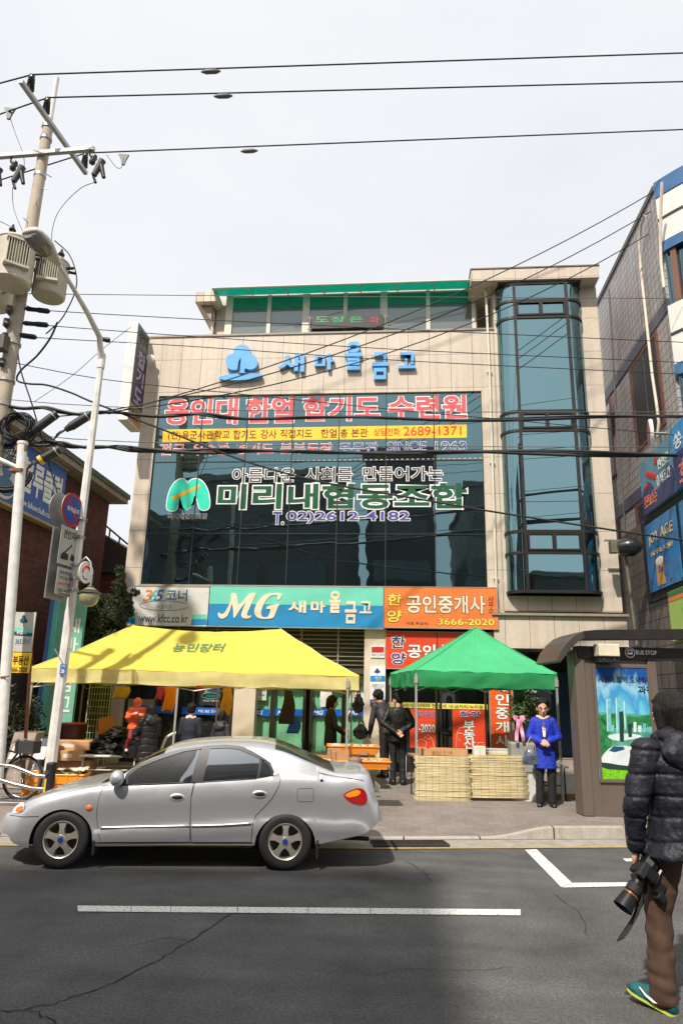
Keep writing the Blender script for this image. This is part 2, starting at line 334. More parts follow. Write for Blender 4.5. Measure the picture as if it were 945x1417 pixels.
# ------------------------------------------------------------------ ground, road, kerb, sidewalk
def asphalt():
    m, n, p = newmat('asphalt'); t = nd(n, 'ShaderNodeTexCoord')
    a = nd(n, 'ShaderNodeTexNoise', Scale=170.0, Detail=3); a2 = nd(n, 'ShaderNodeTexNoise', Scale=42.0, Detail=4, Roughness=0.75); b = nd(n, 'ShaderNodeTexNoise', Scale=1.1, Detail=6, Roughness=0.65); c = nd(n, 'ShaderNodeTexVoronoi', Scale=85.0)
    st = nd(n, 'ShaderNodeMapping'); st.inputs['Rotation'].default_value = (0, 0, R(-9)); st.inputs['Scale'].default_value = (0.25, 2.2, 1)
    d = nd(n, 'ShaderNodeTexNoise', Scale=1.0, Detail=4); n.links.new(t.outputs['Object'], st.inputs[0]); n.links.new(st.outputs[0], d.inputs['Vector'])
    for q in (a, b, c, a2): n.links.new(t.outputs['Object'], q.inputs['Vector'])
    r1 = nd(n, 'ShaderNodeValToRGB'); e = r1.color_ramp.elements; e[0].position = 0.35; e[1].position = 0.72; e[0].color = (0.042, 0.042, 0.042, 1); e[1].color = (0.165, 0.158, 0.150, 1)
    n.links.new(a.outputs['Fac'], r1.inputs[0])
    r2 = nd(n, 'ShaderNodeMapRange'); r2.inputs[1].default_value = 0.3; r2.inputs[2].default_value = 0.7; r2.inputs[3].default_value = 0.66; r2.inputs[4].default_value = 1.3; n.links.new(b.outputs['Fac'], r2.inputs[0])
    r3 = nd(n, 'ShaderNodeMapRange'); r3.inputs[1].default_value = 0.3; r3.inputs[2].default_value = 0.7; r3.inputs[3].default_value = 0.82; r3.inputs[4].default_value = 1.15; n.links.new(d.outputs['Fac'], r3.inputs[0])
    r4 = nd(n, 'ShaderNodeMapRange'); r4.inputs[1].default_value = 0.0; r4.inputs[2].default_value = 0.28; r4.inputs[3].default_value = 1.7; r4.inputs[4].default_value = 0.95; n.links.new(c.outputs['Distance'], r4.inputs[0])
    r5 = nd(n, 'ShaderNodeMapRange'); r5.inputs[1].default_value = 0.3; r5.inputs[2].default_value = 0.75; r5.inputs[3].default_value = 0.62; r5.inputs[4].default_value = 1.55; n.links.new(a2.outputs['Fac'], r5.inputs[0])
    x = r1.outputs[0]
    for q in (r2, r3, r4, r5):
        mu = nd(n, 'ShaderNodeMix', data_type='RGBA', blend_type='MULTIPLY'); mu.inputs[0].default_value = 1; n.links.new(x, mu.inputs[6]); n.links.new(q.outputs[0], mu.inputs[7]); x = mu.outputs[2]
    n.links.new(x, p.inputs['Base Color']); p.inputs['Roughness'].default_value = 0.85; p.inputs['Specular IOR Level'].default_value = 0.3
    bn = nd(n, 'ShaderNodeBump', Strength=0.5, Distance=0.006); n.links.new(a.outputs['Fac'], bn.inputs['Height']); n.links.new(bn.outputs[0], p.inputs['Normal'])
    return m
def roadpaint(name, col):
    m, n, p = newmat(name); t = nd(n, 'ShaderNodeTexCoord')
    a = nd(n, 'ShaderNodeTexNoise', Scale=26.0, Detail=7, Roughness=0.7); n.links.new(t.outputs['Object'], a.inputs['Vector'])
    r = nd(n, 'ShaderNodeValToRGB'); e = r.color_ramp.elements; e[0].position = 0.36; e[1].position = 0.47; e[0].color = (0.10, 0.098, 0.092, 1); e[1].color = col
    n.links.new(a.outputs['Fac'], r.inputs[0]); n.links.new(r.outputs[0], p.inputs['Base Color']); p.inputs['Roughness'].default_value = 0.7; return m
mAsph = asphalt()
def kerbY(x): return 9.62 + (0.235 if x > -0.26 else 0.165)*(x+0.26)
def sstep(a, b, x): t = max(0, min(1, (x-a)/(b-a))); return t*t*(3-2*t)
def kerbH(x): return 0.025 + 0.125*(sstep(1.15, 2.0, x) + 1-sstep(-5.6, -4.4, x))
def walkZ(x, d):                                                 # d metres behind the kerb
    return kerbH(x) + (0.15-kerbH(x))*sstep(0.0, 1.9, d)
road = B(); road.poly([V(-220, -120, 0), V(220, -120, 0), V(220, 320, 0), V(-220, 320, 0)])
tag(road.build('road', mAsph, loc=(0, 0, 0), recalc=False), kind='structure')
xs = [-60, -40, -25, -16, -11, -9, -7.5, -6.5] + [-6.0+0.2*i for i in range(46)] + [3.5, 4, 5, 6, 8, 11, 16, 25, 40, 60]
ds = [0.155, 0.3, 0.5, 0.75, 1.0, 1.3, 1.6, 1.9, 2.4, 3.2, 4.5, 7, 12, 30]
sw = B(); n_ = len(xs)
sw.add([V(x, kerbY(x)+d, walkZ(x, d-0.15)) for d in ds for x in xs], [(j*n_+i, j*n_+i+1, (j+1)*n_+i+1, (j+1)*n_+i) for j in range(len(ds)-1) for i in range(n_-1)])
tag(sw.build('sidewalk', mPave, loc=(0, 0, 0), recalc=False, smooth=180), kind='structure')
mKerb = tiled('kerb granite', S(176, 168, 156), S(70, 66, 60), 1.0, 3.0, 0.012, 'xz', 0.0, 0.08, 0.8, 0.3, 0.2, 0.2, 20.0)
kb = B(); kb.loft([[V(x, kerbY(x), -0.05), V(x, kerbY(x)+0.012, kerbH(x)), V(x, kerbY(x)+0.155, kerbH(x)+0.002), V(x, kerbY(x)+0.155, -0.05)] for x in xs])
tag(kb.build('kerb', mKerb, loc=(0, 0, 0)), kind='structure')
gt = B(); gt.add([V(x, kerbY(x)-o, 0.004+0.004*(o < 0.2)) for o in (0.46, 0.0) for x in xs], [(i, i+1, n_+i+1, n_+i) for i in range(n_-1)])
tag(gt.build('gutter', mat('gutter concrete', S(150, 144, 132), 0.85, var=0.25, sc=5, bump=0.3, bs=70), loc=(0, 0, 0), recalc=False), kind='structure')
yl = B(); xy = [x for x in xs if -8 < x < 5]; m_ = len(xy)
yl.add([V(x, kerbY(x)-o, 0.008) for o in (0.52, 0.44) for x in xy], [(i, i+1, m_+i+1, m_+i) for i in range(m_-1)])
tag(yl.build('edge_line', roadpaint('faded yellow line', S(178, 148, 84)), loc=(0, 0, 0), recalc=False), kind='structure')
mLine = roadpaint('worn white line', S(214, 212, 204))
def marking(px, name='lane_line'):
    b = B(); b.poly([gnd(x, y, 0.006) for x, y in px]); return tag(b.build(name, mLine, recalc=False), kind='structure')
dx = [(108+612*t, 1253+5.2*t, 1261+5.4*t) for t in [0, .12, .1215, .21, .2112, .36, .3615, .52, .5212, .66, .6615, .78, .7812, .9, .901, 1]]
for i in range(0, len(dx)-1, 2):
    a, b_ = dx[i], dx[i+1]; marking([(a[0], a[1]), (b_[0], b_[1]), (b_[0], b_[2]), (a[0], a[2])])
marking([(726, 1176), (742, 1175), (791, 1221.5), (776, 1227.5)], 'parking_line')
marking([(791.5, 1221.5), (905, 1220.5), (905, 1225.5), (777, 1228)], 'parking_line')
marking([(861, 1188), (900, 1187), (900, 1191), (866, 1192)], 'parking_line')
mCrack = mat('crack', (0.012, 0.012, 0.012, 1), 0.95)
def crack(px, w0, seed):
    q = random.Random(seed); pts = []
    P = [gnd(x, y, 0.005) for x, y in px]
    for i in range(len(P)-1):
        k = 7
        for j in range(k): pts.append(P[i].lerp(P[i+1], j/k) + V(q.uniform(-1, 1), q.uniform(-1, 1), 0)*0.018)
    pts.append(P[-1]); b = B(); vs = []
    for i, p in enumerate(pts):
        d = (pts[min(i+1, len(pts)-1)]-pts[max(0, i-1)]).normalized(); nrm = V(-d.y, d.x, 0); h = w0*q.uniform(0.35, 1)*(1 if 0 < i < len(pts)-1 else 0.1)
        vs += [p+nrm*h, p-nrm*h]
    b.add(vs, [(2*i, 2*i+1, 2*i+3, 2*i+2) for i in range(len(pts)-1)]); tag(b.build('road_crack', mCrack, recalc=False), kind='structure')
crack([(331, 1254), (322, 1262), (262, 1302), (215, 1330), (150, 1362), (90, 1384), (40, 1395), (-20, 1403)], 0.007, 3)
crack([(40, 1395), (65, 1408), (110, 1440)], 0.006, 4)
crack([(262, 1302), (235, 1296), (180, 1310)], 0.004, 9)
crack([(598, 1222), (585, 1205), (560, 1190)], 0.004, 5)
crack([(20, 1200), (60, 1196), (140, 1199), (220, 1192)], 0.006, 6)
crack([(760, 1232), (800, 1260), (815, 1300)], 0.004, 7)
crack([(500, 1350), (560, 1340), (640, 1343), (720, 1338)], 0.003, 8)
# drain grate
g0 = gnd(518, 1172, 0.01); g1 = gnd(622, 1171.5, 0.01); du = (g1-g0).normalized(); dv = V(-du.y, du.x, 0); gl = (g1-g0).length
dg_ = thing('drain_grate', 'dark iron drain grate set in the gutter behind the silver car', 'drain grate', g0)
b = B(); gr = 0.32
for v0, v1 in ((0, 0.03), (gr-0.03, gr)): b.prism([g0+dv*v0, g0+du*gl+dv*v0, g0+du*gl+dv*v1, g0+dv*v1], Z*0.02)
k = int(gl/0.045)
for i in range(k+1): q = g0+du*(gl*i/k); b.prism([q+dv*0.03, q+du*0.014+dv*0.03, q+du*0.014+dv*(gr-0.03), q+dv*(gr-0.03)], Z*0.016)
for i in (1, 2): q = g0+dv*(gr*i/3); b.prism([q, q+du*gl, q+du*gl+dv*0.014, q+dv*0.014], Z*0.012)
b.build('bar_frame', mat('rusty iron', (0.06, 0.05, 0.045, 1), 0.7, 0.5), dg_)
b = B(); b.prism([g0, g0+du*gl, g0+du*gl+dv*gr, g0+dv*gr], -Z*0.002); b.build('pit', mDark, dg_)

# ------------------------------------------------------------------ the granite bank building
FY = 16.5
def F(px, py, Y=FY): return at(px, py, Y)
xL, xWL, xWR, xR = -7.0, -6.57, 2.0, 2.38
zW0, zW1, zP = 4.38, 9.5, 11.25
bank = thing('bank_building', 'four storey beige granite building with tinted glass front and round glass stair tower', 'building', (-1, FY+1, 0))
b = B()
b.span((xL, FY, 3.42), (xWL, FY+0.3, zP)); b.span((xWL, FY, zW1), (xWR, FY+0.3, zP)); b.span((xWR, FY, 3.42), (xR, FY+0.3, zP))
b.span((xWL, FY, 3.42), (xWR, FY+0.3, zW0)); b.span((xL, FY+0.3, 3.42), (xR, FY+6, 4.3)); b.span((xL, FY+0.7, 4.3), (xR+2.6, FY+6, zP-0.1))
b.span((-7.0, FY, 0.1), (-6.75, FY+0.6, 3.42)); b.span((xL, FY+2.2, 0.1), (2.3, FY+6, 3.42))
b.build('wall', mGranite, bank)
b = B(); b.span((xL-0.03, FY-0.03, zP), (xR, FY+0.35, zP+0.05)); b.build('parapet_cap', mat('cap stone', S(150, 138, 122), 0.5), bank)
# stair tower
tX0, tX1, zT0, zT1 = 2.30, 5.08, 3.76, at(740, 386.5, FY-.45).z-.003
tl, tr = 2.46, 4.63
b = B(); b.span((tX0+0.085, FY-0.01, 4.18), (tl, FY+0.3, zT1)); b.span((tr, FY-0.01, 4.18), (tX1, FY+3, zT1)); b.span((tX0+0.085, FY-0.01, zT0+0.06), (tX1, FY+0.3, 4.18))
b.span((tX0+0.085, FY+0.3, zP-0.2), (tl, FY+3, zT1)); b.build('tower_wall', mGranite, bank)
zr1, zr0 = at(740, 370.5, FY-.45).z, at(740, 386.5, FY-.45).z; rx0, rx1 = at(651.5, 378, FY-.45).x, at(828.5, 378, FY-.45).x
b = B(); b.span((rx0, FY-0.45, zr0), (rx1, FY+3.2, zr1)); b.build('tower_roof', mGranite, bank, bevel=0.01)
b = B(); b.span((rx0-.02, FY-0.47, zr1+.002), (rx1+.02, FY+3.2, zr1+.035)); b.build('roof_flashing', mat('flashing', S(120, 104, 88), 0.5), bank)
b = B(); b.span((2.10, FY-0.12, 2.95), (5.12, FY+1.2, 3.70)); b.build('entrance_fascia', mGranite, bank)
b = B(); b.span((2.05, FY-0.2, 3.702), (5.16, FY+0.2, 3.76)); b.build('cornice', mat('cap stone', None), bank)
# bowed glass
def bow(off=0.0):
    pts = []; c = 0.42
    for i in range(9): a = math.pi - i*math.pi/2/8; pts.append((tl+c+math.cos(a)*(c+off), FY+0.02-math.sin(a)*(0.38+off)))
    for i in range(9): a = math.pi/2 - i*math.pi/2/8; pts.append((tr-c+math.cos(a)*(c+off), FY+0.02-math.sin(a)*(0.38+off)))
    return pts
mGlassT = glassy('tower glass', S(140, 178, 184), (0.004, 0.010, 0.013, 1), 0.75, 0.015, 0.02, 0.9)
zs = [4.22, F(735, 827).z]
zz = [4.24] + [F(742, y).z for y in (769, 740, 603, 577, 449, 426)] + [zT1-.06]
P2 = bow()
for i in range(len(zz)-1):
    for s0, s1 in ((0, 8), (8, 9), (9, 17)):
        b = B(); seg = P2[s0:s1+1]; z0, z1 = zz[i]+0.02, zz[i+1]-0.02; q = rnd.uniform(-0.003, 0.003)
        b.loft([[V(x, y+q, z) for x, y in seg] for z in (z0, z1)], caps=False, closed=False); b.build('tower_pane', mGlassT, bank, smooth=60, recalc=False)
b = B(); PO = bow(0.03)
for z in zz:
    for k in range(17): b.prism([V(*PO[k], z-0.035), V(*PO[k+1], z-0.035), V(*PO[k+1], z+0.035), V(*PO[k], z+0.035)], V(0, 0.06, 0))
for k in (0, 8, 9, 17): x, y = PO[k]; b.span((x-0.035, y-0.004, zz[0]), (x+0.035, y+0.08, zz[-1]))
for z0, z1 in ((zz[1], zz[2]), (zz[3], zz[4]), (zz[5], zz[6])):
    x0, x1 = P2[8][0]+0.05, P2[9][0]-0.05; y = P2[8][1]-0.05
    for xa, xb in ((x0, (x0+x1)/2), ((x0+x1)/2, x1)):
        b.span((xa, y, z0+0.05), (xb, y+0.03, z0+0.09)); b.span((xa, y, z1-0.09), (xb, y+0.03, z1-0.05)); b.span((xa, y, z0+0.09), (xa+0.04, y+0.03, z1-0.09)); b.span((xb-0.04, y, z0+0.09), (xb, y+0.03, z1-0.09))
b.build('tower_frame', mFrame, bank)
b = B(); b.span((tl+0.02, FY+0.1, 4.2), (tr-0.02, FY+0.14, zT1-.02)); b.build('tower_back', mDark, bank)
b = B(); b.span((tl+0.02, FY-0.36, zT1-.055), (tr-0.02, FY+0.1, zT1-.003)); b.build('tower_soffit', mFrame, bank)
# curtain wall of the second and third floor
mGlass = glassy('office glass', S(122, 158, 164), (0.004, 0.009, 0.011, 1), 0.66, 0.012, 0.03, 1.1)
cw = B(); nc = 7; cwid = (xWR-xWL)/nc; zr = [zW0, F(440, 738).z, F(440, 637).z, zW1]
for i in range(nc+1): x = xWL+cwid*i; cw.span((x-0.011, FY+0.05, zW0), (x+0.011, FY+0.09, zW1))
for z in zr[1:-1]: cw.span((xWL, FY+0.046, z-0.010), (xWR, FY+0.088, z+0.010))
cwo = cw.build('curtain_wall', mat('grey mullion', (0.05, 0.052, 0.052, 1), 0.4, 0.4), bank)
for i in range(nc):
    for j in range(3):
        x0, x1 = xWL+cwid*i, xWL+cwid*(i+1); tx, tz = rnd.uniform(-0.0025, 0.0025), rnd.uniform(-0.0025, 0.0025)
        b = B(); b.prism([V(x, FY+0.07 + tx*sx + tz*sz, z) for x, z, sx, sz in ((x0, zr[j], -1, -1), (x1, zr[j], 1, -1), (x1, zr[j+1], 1, 1), (x0, zr[j+1], -1, 1))], V(0, 0.012, 0))
        b.build('glass_pane', mGlass, cwo)
b = B(); b.span((xWL, FY+0.12, zW0), (xWR, FY+0.2, zW1)); b.build('room_wall', mDark, bank)
b = B(); b.span((xWL-0.02, FY-0.02, zW0-0.05), (xWR+0.02, FY+0.1, zW0)); b.build('sill', mat('cap stone', None), bank)
# penthouse
PY = 17.0
def Pp(px, py): return at(px, py, PY)
px0, px1 = Pp(318, 430).x, Pp(662, 425).x; z0 = zP-0.2; z1 = at(476, 406, PY).z
mGlassP = glassy('penthouse glass', S(140, 150, 150), (0.16, 0.17, 0.17, 1), 0.4, 0.05, 0.02)
fr = B(); cols = [318, 373, 424, 478, 531, 592, 655]
cx_ = [Pp(c, 430).x for c in cols]
for i, x in enumerate(cx_):
    wd = 0.10 if i in (0, 2, 4) else 0.055
    fr.span((x-wd, PY-0.05, z0), (x+wd, PY+0.05, z1))
fr.span((cx_[0], PY-0.04, 11.32), (cx_[-1], PY+0.04, 11.38)); fr.span((cx_[0], PY-0.04, z1-0.06), (cx_[-1], PY+0.04, z1))
fr.build('penthouse_frame', mCream, bank)
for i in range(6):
    b = B(); b.span((cx_[i]+0.05, PY, z0), (cx_[i+1]-0.05, PY+0.012, z1-0.05)); b.build('penthouse_window', mGlassP, bank); b = B(); b.span((cx_[i]+0.055, PY-0.012, z1-.42), (cx_[i+1]-0.055, PY-0.004, z1-0.06)); b.build('painted_canopy_tint', glassy('painted canopy tint', S(60, 190, 160), (0.05, 0.17, 0.14, 1), 0.35, 0.05, 0.02) if i == 0 else bpy.data.materials['painted canopy tint'], bank)  # green strip paints the canopy's reflection and tinted light over the upper panes
b = B(); b.span((cx_[0]-0.4, PY+0.1, z0), (cx_[-1]+0.1, PY+3, z1)); b.build('penthouse_wall', mGranite, bank)
mGreenP = mat('green polycarbonate', S(66, 176, 158), 0.25, var=0.06, trans=0.75)
c0, c1 = Pp(303, 400).x, Pp(652, 390).x
co0, co1 = at(303, 399, PY-.62).z, at(650, 388, PY-.62).z; ci = at(476, 404.5, PY-.06).z
b = B(); b.prism([V(c0, PY-0.62, co0), V(c1, PY-0.62, co1), V(c1, PY-.06, ci), V(c0, PY-.06, ci)], V(0, 0, 0.012)); cnp = b.build('canopy_sheet', mGreenP, bank)
b = B()
for i in range(8): x = c0+(c1-c0)*i/7; b.tube([V(x, PY-0.62, co0+(co1-co0)*i/7-.01), V(x, PY-.04, ci-.01)], 0.018, 6)
b.tube([V(c0, PY-0.62, co0+.01), V(c1, PY-0.62, co1+.01)], 0.022, 6); b.build('canopy_rib', mCream, cnp)
q0 = at(272, 412, FY+0.2).x
b = B(); b.span((q0, FY+0.1, 12.42), (q0+0.62, FY+2.5, 12.72)); b.build('roof_slab', tiled('slab tile', S(205, 190, 172), S(120, 108, 96), 0.2, 0.3, 0.008, 'xz', 0, 0.15), bank)
b = B(); b.prism([V(q0+0.1, FY+0.3, 12.42), V(q0+0.45, FY+0.3, 12.42), V(q0+0.45, FY+0.3, 11.95)], V(0, 1.5, 0)); b.build('slab_bracket', mat('bracket', S(150, 136, 120), 0.6), bank)
b = B(); b.span((q0+0.38, FY+0.6, zP-0.1), (px0-0.02, FY+2.2, 12.42)); b.build('penthouse_side', tiled('rough stone', S(150, 138, 122), S(92, 84, 76), 0.25, 0.16, 0.012, 'xz', 0.5, 0.3, 0.7, 0.6), bank)
b = B(); b.tube([V(q0+0.44, FY+0.5, zP), V(q0+0.44, FY+0.5, 12.2), V(q0+0.40, FY+0.45, 12.42)], 0.045, 8); b.build('roof_pipe', mCream, bank, smooth=60)
# downpipe beside the tower
pp = [F(668, 399, FY-0.06), F(671.7, 402, FY-0.06), F(677, 514, FY-0.06), F(681, 640, FY-0.06), F(686, 800, FY-0.06), F(688, 845, FY-0.06)]
pp[0] = V(pp[1].x-0.15, FY-0.06, pp[1].z+0.06)
b = B(); b.tube(pp, 0.035, 8)
for q in pp[2:]: b.box(q+V(0, 0.02, 0), (0.12, 0.07, 0.03))
b.build('downpipe', mCream, bank, smooth=60)
# ground floor: shutters, glass fronts, pillars
gy = FY+0.35; gz = 0.15
b = B(); b.span((-0.93, FY-0.01, gz), (-0.42, FY+0.6, 3.42)); b.build('pillar', mat('beige panel', S(214, 200, 180), 0.45, var=0.08), bank)
b = B(); b.span((-4.02, FY+0.05, gz), (-3.5, FY+0.6, 2.3)); b.build('pillar', mat('beige panel', None), bank)
b = B(); b.span((-6.75, FY+0.02, 2.3), (-0.93, FY+0.5, 2.42)); b.build('door_header', mat('bronze header', S(92, 84, 70), 0.4, 0.4), bank)
b = B(); b.span((-6.75, FY+0.30, 2.42), (-0.93, FY+0.4, 3.42)); sh = b.build('shutter_box', mat('shutter dark', S(52, 52, 42), 0.5), bank)
b = B()
for i in range(9): z = 2.5+i*0.1; b.span((-6.7, FY+0.24, z), (-0.95, FY+0.29, z+0.018))
for x in (-5.6, -4.6, -3.4, -2.5, -1.6): b.span((x, FY+0.25, 2.42), (x+0.04, FY+0.3, 3.42))
b.build('shutter_bar', mat('shutter bar', S(168, 164, 146), 0.4, 0.5), bank)
mCurt = mat('green curtain', S(120, 190, 150), 0.8, var=0.1, sc=2, stretch=(6, 1, 0.3))
def curtain(x0, x1, z0, z1, y):
    b = B(); n = max(8, int((x1-x0)/0.045))
    b.add([V(x0+(x1-x0)*i/n, y+(0.022 if i % 2 else -0.012)+rnd.uniform(-.006, .006), z) for z in (z0, z1) for i in range(n+1)], [(i, i+1, n+2+i, n+1+i) for i in range(n)])
    return b.build('curtain', mCurt, bank, recalc=False, smooth=180)
gx = [F(c, 1000, gy).x for c in (345, 375, 378, 421, 430, 474, 476, 510)]
for x0, x1 in ((gx[0], gx[1]), (gx[2], gx[3]), (gx[4], gx[5]), (gx[6], gx[7])): curtain(x0, x1, 0.2, 2.28, gy+0.08)
b = B()
for x in gx: b.span((x-0.03, gy-0.05, gz), (x+0.03, gy+0.05, 2.3))
b.span((gx[0], gy-0.04, gz), (gx[-1], gy+0.04, gz+0.2)); b.build('door_frame', mat('bronze frame', S(60, 58, 46), 0.4, 0.4), bank)
mClear = mat('shop glass', (0.02, 0.025, 0.025, 1), 0.03, spec=0.8)
mWin = newmat('clear glass')[0]; n = mWin.node_tree; tr_ = nd(n, 'ShaderNodeBsdfTransparent'); gl_ = nd(n, 'ShaderNodeBsdfGlossy'); gl_.inputs['Roughness'].default_value = 0.02
lw_ = nd(n, 'ShaderNodeLayerWeight'); pw_ = nd(n, 'ShaderNodeMath', operation='POWER'); pw_.inputs[1].default_value = 4.5; n.links.new(lw_.outputs['Facing'], pw_.inputs[0]); fz = nd(n, 'ShaderNodeMath', operation='MULTIPLY_ADD'); fz.inputs[1].default_value = .9; fz.inputs[2].default_value = .04; n.links.new(pw_.outputs[0], fz.inputs[0]); ms_ = nd(n, 'ShaderNodeMixShader'); n.links.new(fz.outputs[0], ms_.inputs[0]); n.links.new(tr_.outputs[0], ms_.inputs[1]); n.links.new(gl_.outputs[0], ms_.inputs[2]); n.links.new(ms_.outputs[0], n.nodes['Material Output'].inputs['Surface'])
for x0, x1 in ((gx[0], gx[1]), (gx[2], gx[3]), (gx[4], gx[5]), (gx[6], gx[7])):
    b = B(); b.span((x0+0.03, gy-0.006, 0.35), (x1-0.03, gy+0.006, 2.28)); b.build('glass_door', mWin, bank)
hx = F(425.5, 1000, gy).x
b = B()
for x in (hx-0.1, hx+0.12): b.tube([V(x, gy-0.09, 0.7), V(x, gy-0.09, 1.75)], 0.016, 6); b.box(V(x, gy-0.05, 1.7), (0.03, 0.1, 0.03)); b.box(V(x, gy-0.05, 0.75), (0.03, 0.1, 0.03))
b.build('door_handle', mSteel, bank)
# cash machine room on the left
b = B(); b.span((-6.7, FY+0.3, gz), (-4.05, FY+0.36, 2.28)); b.build('lobby_glass', mClear, bank)
b = B()
for x in (-6.7, -5.95, -5.05, -4.1): b.span((x-0.03, FY+0.2, gz), (x+0.03, FY+0.29, 2.3))
b.build('lobby_frame', mat('bronze frame', None), bank)
b = B(); b.span((-6.75, FY+0.24, 1.05), (-6.0, FY+0.28, 1.6)); b.build('lobby_panel', mat('faded stone panel', S(150, 140, 120), 0.7, var=0.3), bank)
# right shop front: recess, window, plinth
b = B(); b.span((-0.42, FY+0.55, gz), (2.3, FY+0.6, 3.42)); b.span((-0.42, FY+0.12, 2.28), (2.1, FY+0.55, 2.36)); b.build('shop_interior', mDark, bank)
b = B()
sx = [F(c, 1000, FY+0.12).x for c in (536, 604, 610, 672, 680)]
for x in sx: b.span((x-0.025, FY+0.08, gz), (x+0.025, FY+0.14, 2.28))
b.span((sx[0], FY+0.08, gz), (sx[-1], FY+0.14, 0.35)); b.span((sx[0], FY+0.08, 2.22), (sx[-1], FY+0.14, 2.28)); b.build('shop_window_frame', mat('bronze frame', None), bank)
b = B(); b.span((sx[0]+0.02, FY+0.105, 0.35), (sx[1]-0.02, FY+0.115, 2.22)); b.span((sx[2]+0.02, FY+0.105, 0.35), (sx[3]-0.02, FY+0.115, 2.22)); b.build('shop_window', mWin, bank)
b = B(); b.span((-0.1, FY+0.25, 2.16), (0.85, FY+0.32, 2.2)); b.build('fluorescent_tube', mat('tube lamp', (0.9, 0.9, 0.85, 1), 0.5, emit=1.3), bank)
# dark entrance under the tower
b = B(); b.span((2.3, FY+2.0, 0.15), (5.1, FY+2.1, 2.95)); b.span((5.05, FY+0.0, 0.15), (5.14, FY+2.0, 2.95)); b.span((2.3, FY+0.0, 0.15), (2.36, FY+2.0, 2.95)); b.build('entrance_wall', mat('entrance dark', (0.02, 0.02, 0.021, 1), 0.5), bank)
b = B(); b.span((3.55, FY+1.9, 0.3), (4.7, FY+1.96, 2.5)); b.build('entrance_door', mat('blue door sheet', (0.01, 0.05, 0.11, 1), 0.3), bank)
b = B(); b.tube([F(797, 1024, FY-0.1), F(838, 1027, FY-0.1)], 0.025, 8); b.build('handrail', mCream, bank)
b = B(); b.span((2.3, FY+0.2, 0.15), (5.1, FY+0.5, 0.3)); b.span((2.3, FY+0.5, 0.15), (5.1, FY+2, 0.45)); b.build('entrance_step', mat('step stone', S(150, 140, 126), 0.7), bank)

# ------------------------------------------------------------------ red brick building on the left
BX = -8.4
brick = thing('brick_building', 'dark red brick building with a green edged tiled roof, left of the beige building', 'building', (BX-3, 15, 0))
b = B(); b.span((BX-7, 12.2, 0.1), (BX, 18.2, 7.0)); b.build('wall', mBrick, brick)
b = B(); e0, e1 = 11.8, 18.5
b.prism([V(BX+0.42, e0, 7.16), V(BX+0.42, e0, 7.02), V(BX-7.4, e0, 7.02), V(BX-7.4, e0, 7.16)], V(0, e1-e0, 0)); b.build('eave', mat('eave concrete', S(150, 138, 122), 0.8, var=0.2), brick)
b = B(); b.prism([V(BX+0.46, e0, 7.165), V(BX+0.46, e0, 7.3), V(BX-3.5, e0, 9.0), V(BX-7.45, e0, 7.3), V(BX-7.45, e0, 7.165)], V(0, e1-e0+0.05, 0)); b.build('roof', mat('green roof edge', S(84, 92, 74), 0.7, var=0.2), brick)
def bw(x0, x1, y0, y1):
    ya, yb = atX(x0, y0, BX).y, atX(x1, y0, BX).y; za, zb = atX((x0+x1)/2, y1, BX).z, atX((x0+x1)/2, y0, BX).z
    return ya, yb, za, zb
f = B(); f.span((BX-0.05, 12.3, 2.1), (BX+0.03, 13.05, 4.75)); wf = f.build('window', mat('white sash', S(170, 170, 160), 0.5), brick)
b = B(); b.span((BX, 12.35, 2.2), (BX+0.04, 12.65, 4.65)); b.span((BX, 12.7, 2.2), (BX+0.04, 13.0, 4.65)); b.build('pane', mClear, wf)
b = B(); b.span((BX-0.02, 13.2, 0.3), (BX+0.02, 17.5, 2.2)); b.build('dark_plinth', mat('plinth', S(60, 52, 46), 0.9), brick)
# rear annex with railing, seen in the gap
annex = thing('annex_building', 'low dark roofed annex with a thin railing in the gap beside the beige building', 'building', (-8.0, 21, 0))
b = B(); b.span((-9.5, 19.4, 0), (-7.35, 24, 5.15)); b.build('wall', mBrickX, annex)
b = B(); b.prism([V(-9.5, 19.2, 5.15), V(-9.5, 19.2, 6.6), V(-7.25, 19.2, 5.35), V(-7.25, 19.2, 5.15)], V(0, 4.5, 0)); b.build('roof', mat('dark slate', S(66, 62, 58), 0.8), annex)
b = B(); b.span((-8.9, 19.05, 4.35), (-7.9, 19.3, 4.5)); b.build('ledge', mat('eave concrete', None), annex)
b = B(); r0, r1 = at(148, 728, 19.3), at(172, 750, 19.3)
b.tube([r0+V(-.6, 0, .45), r1+V(.4, 0, -.28)], 0.03, 6)
for t in (0.2, 0.75): q = r0.lerp(r1, t); b.tube([q, q-V(0, 0, 0.7)], 0.025, 6)
b.build('railing', mBlack, annex)

# ------------------------------------------------------------------ grey tiled corner building on the right
RX = 5.9; ZR = 13.5; CR = 3.0; CXc, CYc = RX+CR, 14.2
tower = thing('tiled_building', 'grey tiled corner building with curved white bands and blue stripes, at the right edge', 'building', (RX+3, 16, 0))
b = B(); b.span((RX, 14.2, 0.1), (RX+8, 22.5, ZR)); b.build('side_wall', mTile, tower)
b = B(); b.span((RX-0.04, 14.2, ZR), (RX+8, 22.5, ZR+0.14)); b.build('roof_coping', mat('coping', S(92, 88, 84), 0.6), tower)
T0 = R(35); CR = 3.5; CXc, CYc = RX+CR*math.cos(T0), 14.15+CR*math.sin(T0)
def arc(off, z, n=14): return [V(CXc-math.cos(T0+i*(math.pi/2-T0)/n)*(CR+off), CYc-math.sin(T0+i*(math.pi/2-T0)/n)*(CR+off), z) for i in range(n+1)] + [V(CXc+12, CYc-CR-off, z)]
bz = lambda y: at(935, y, 13.72).z
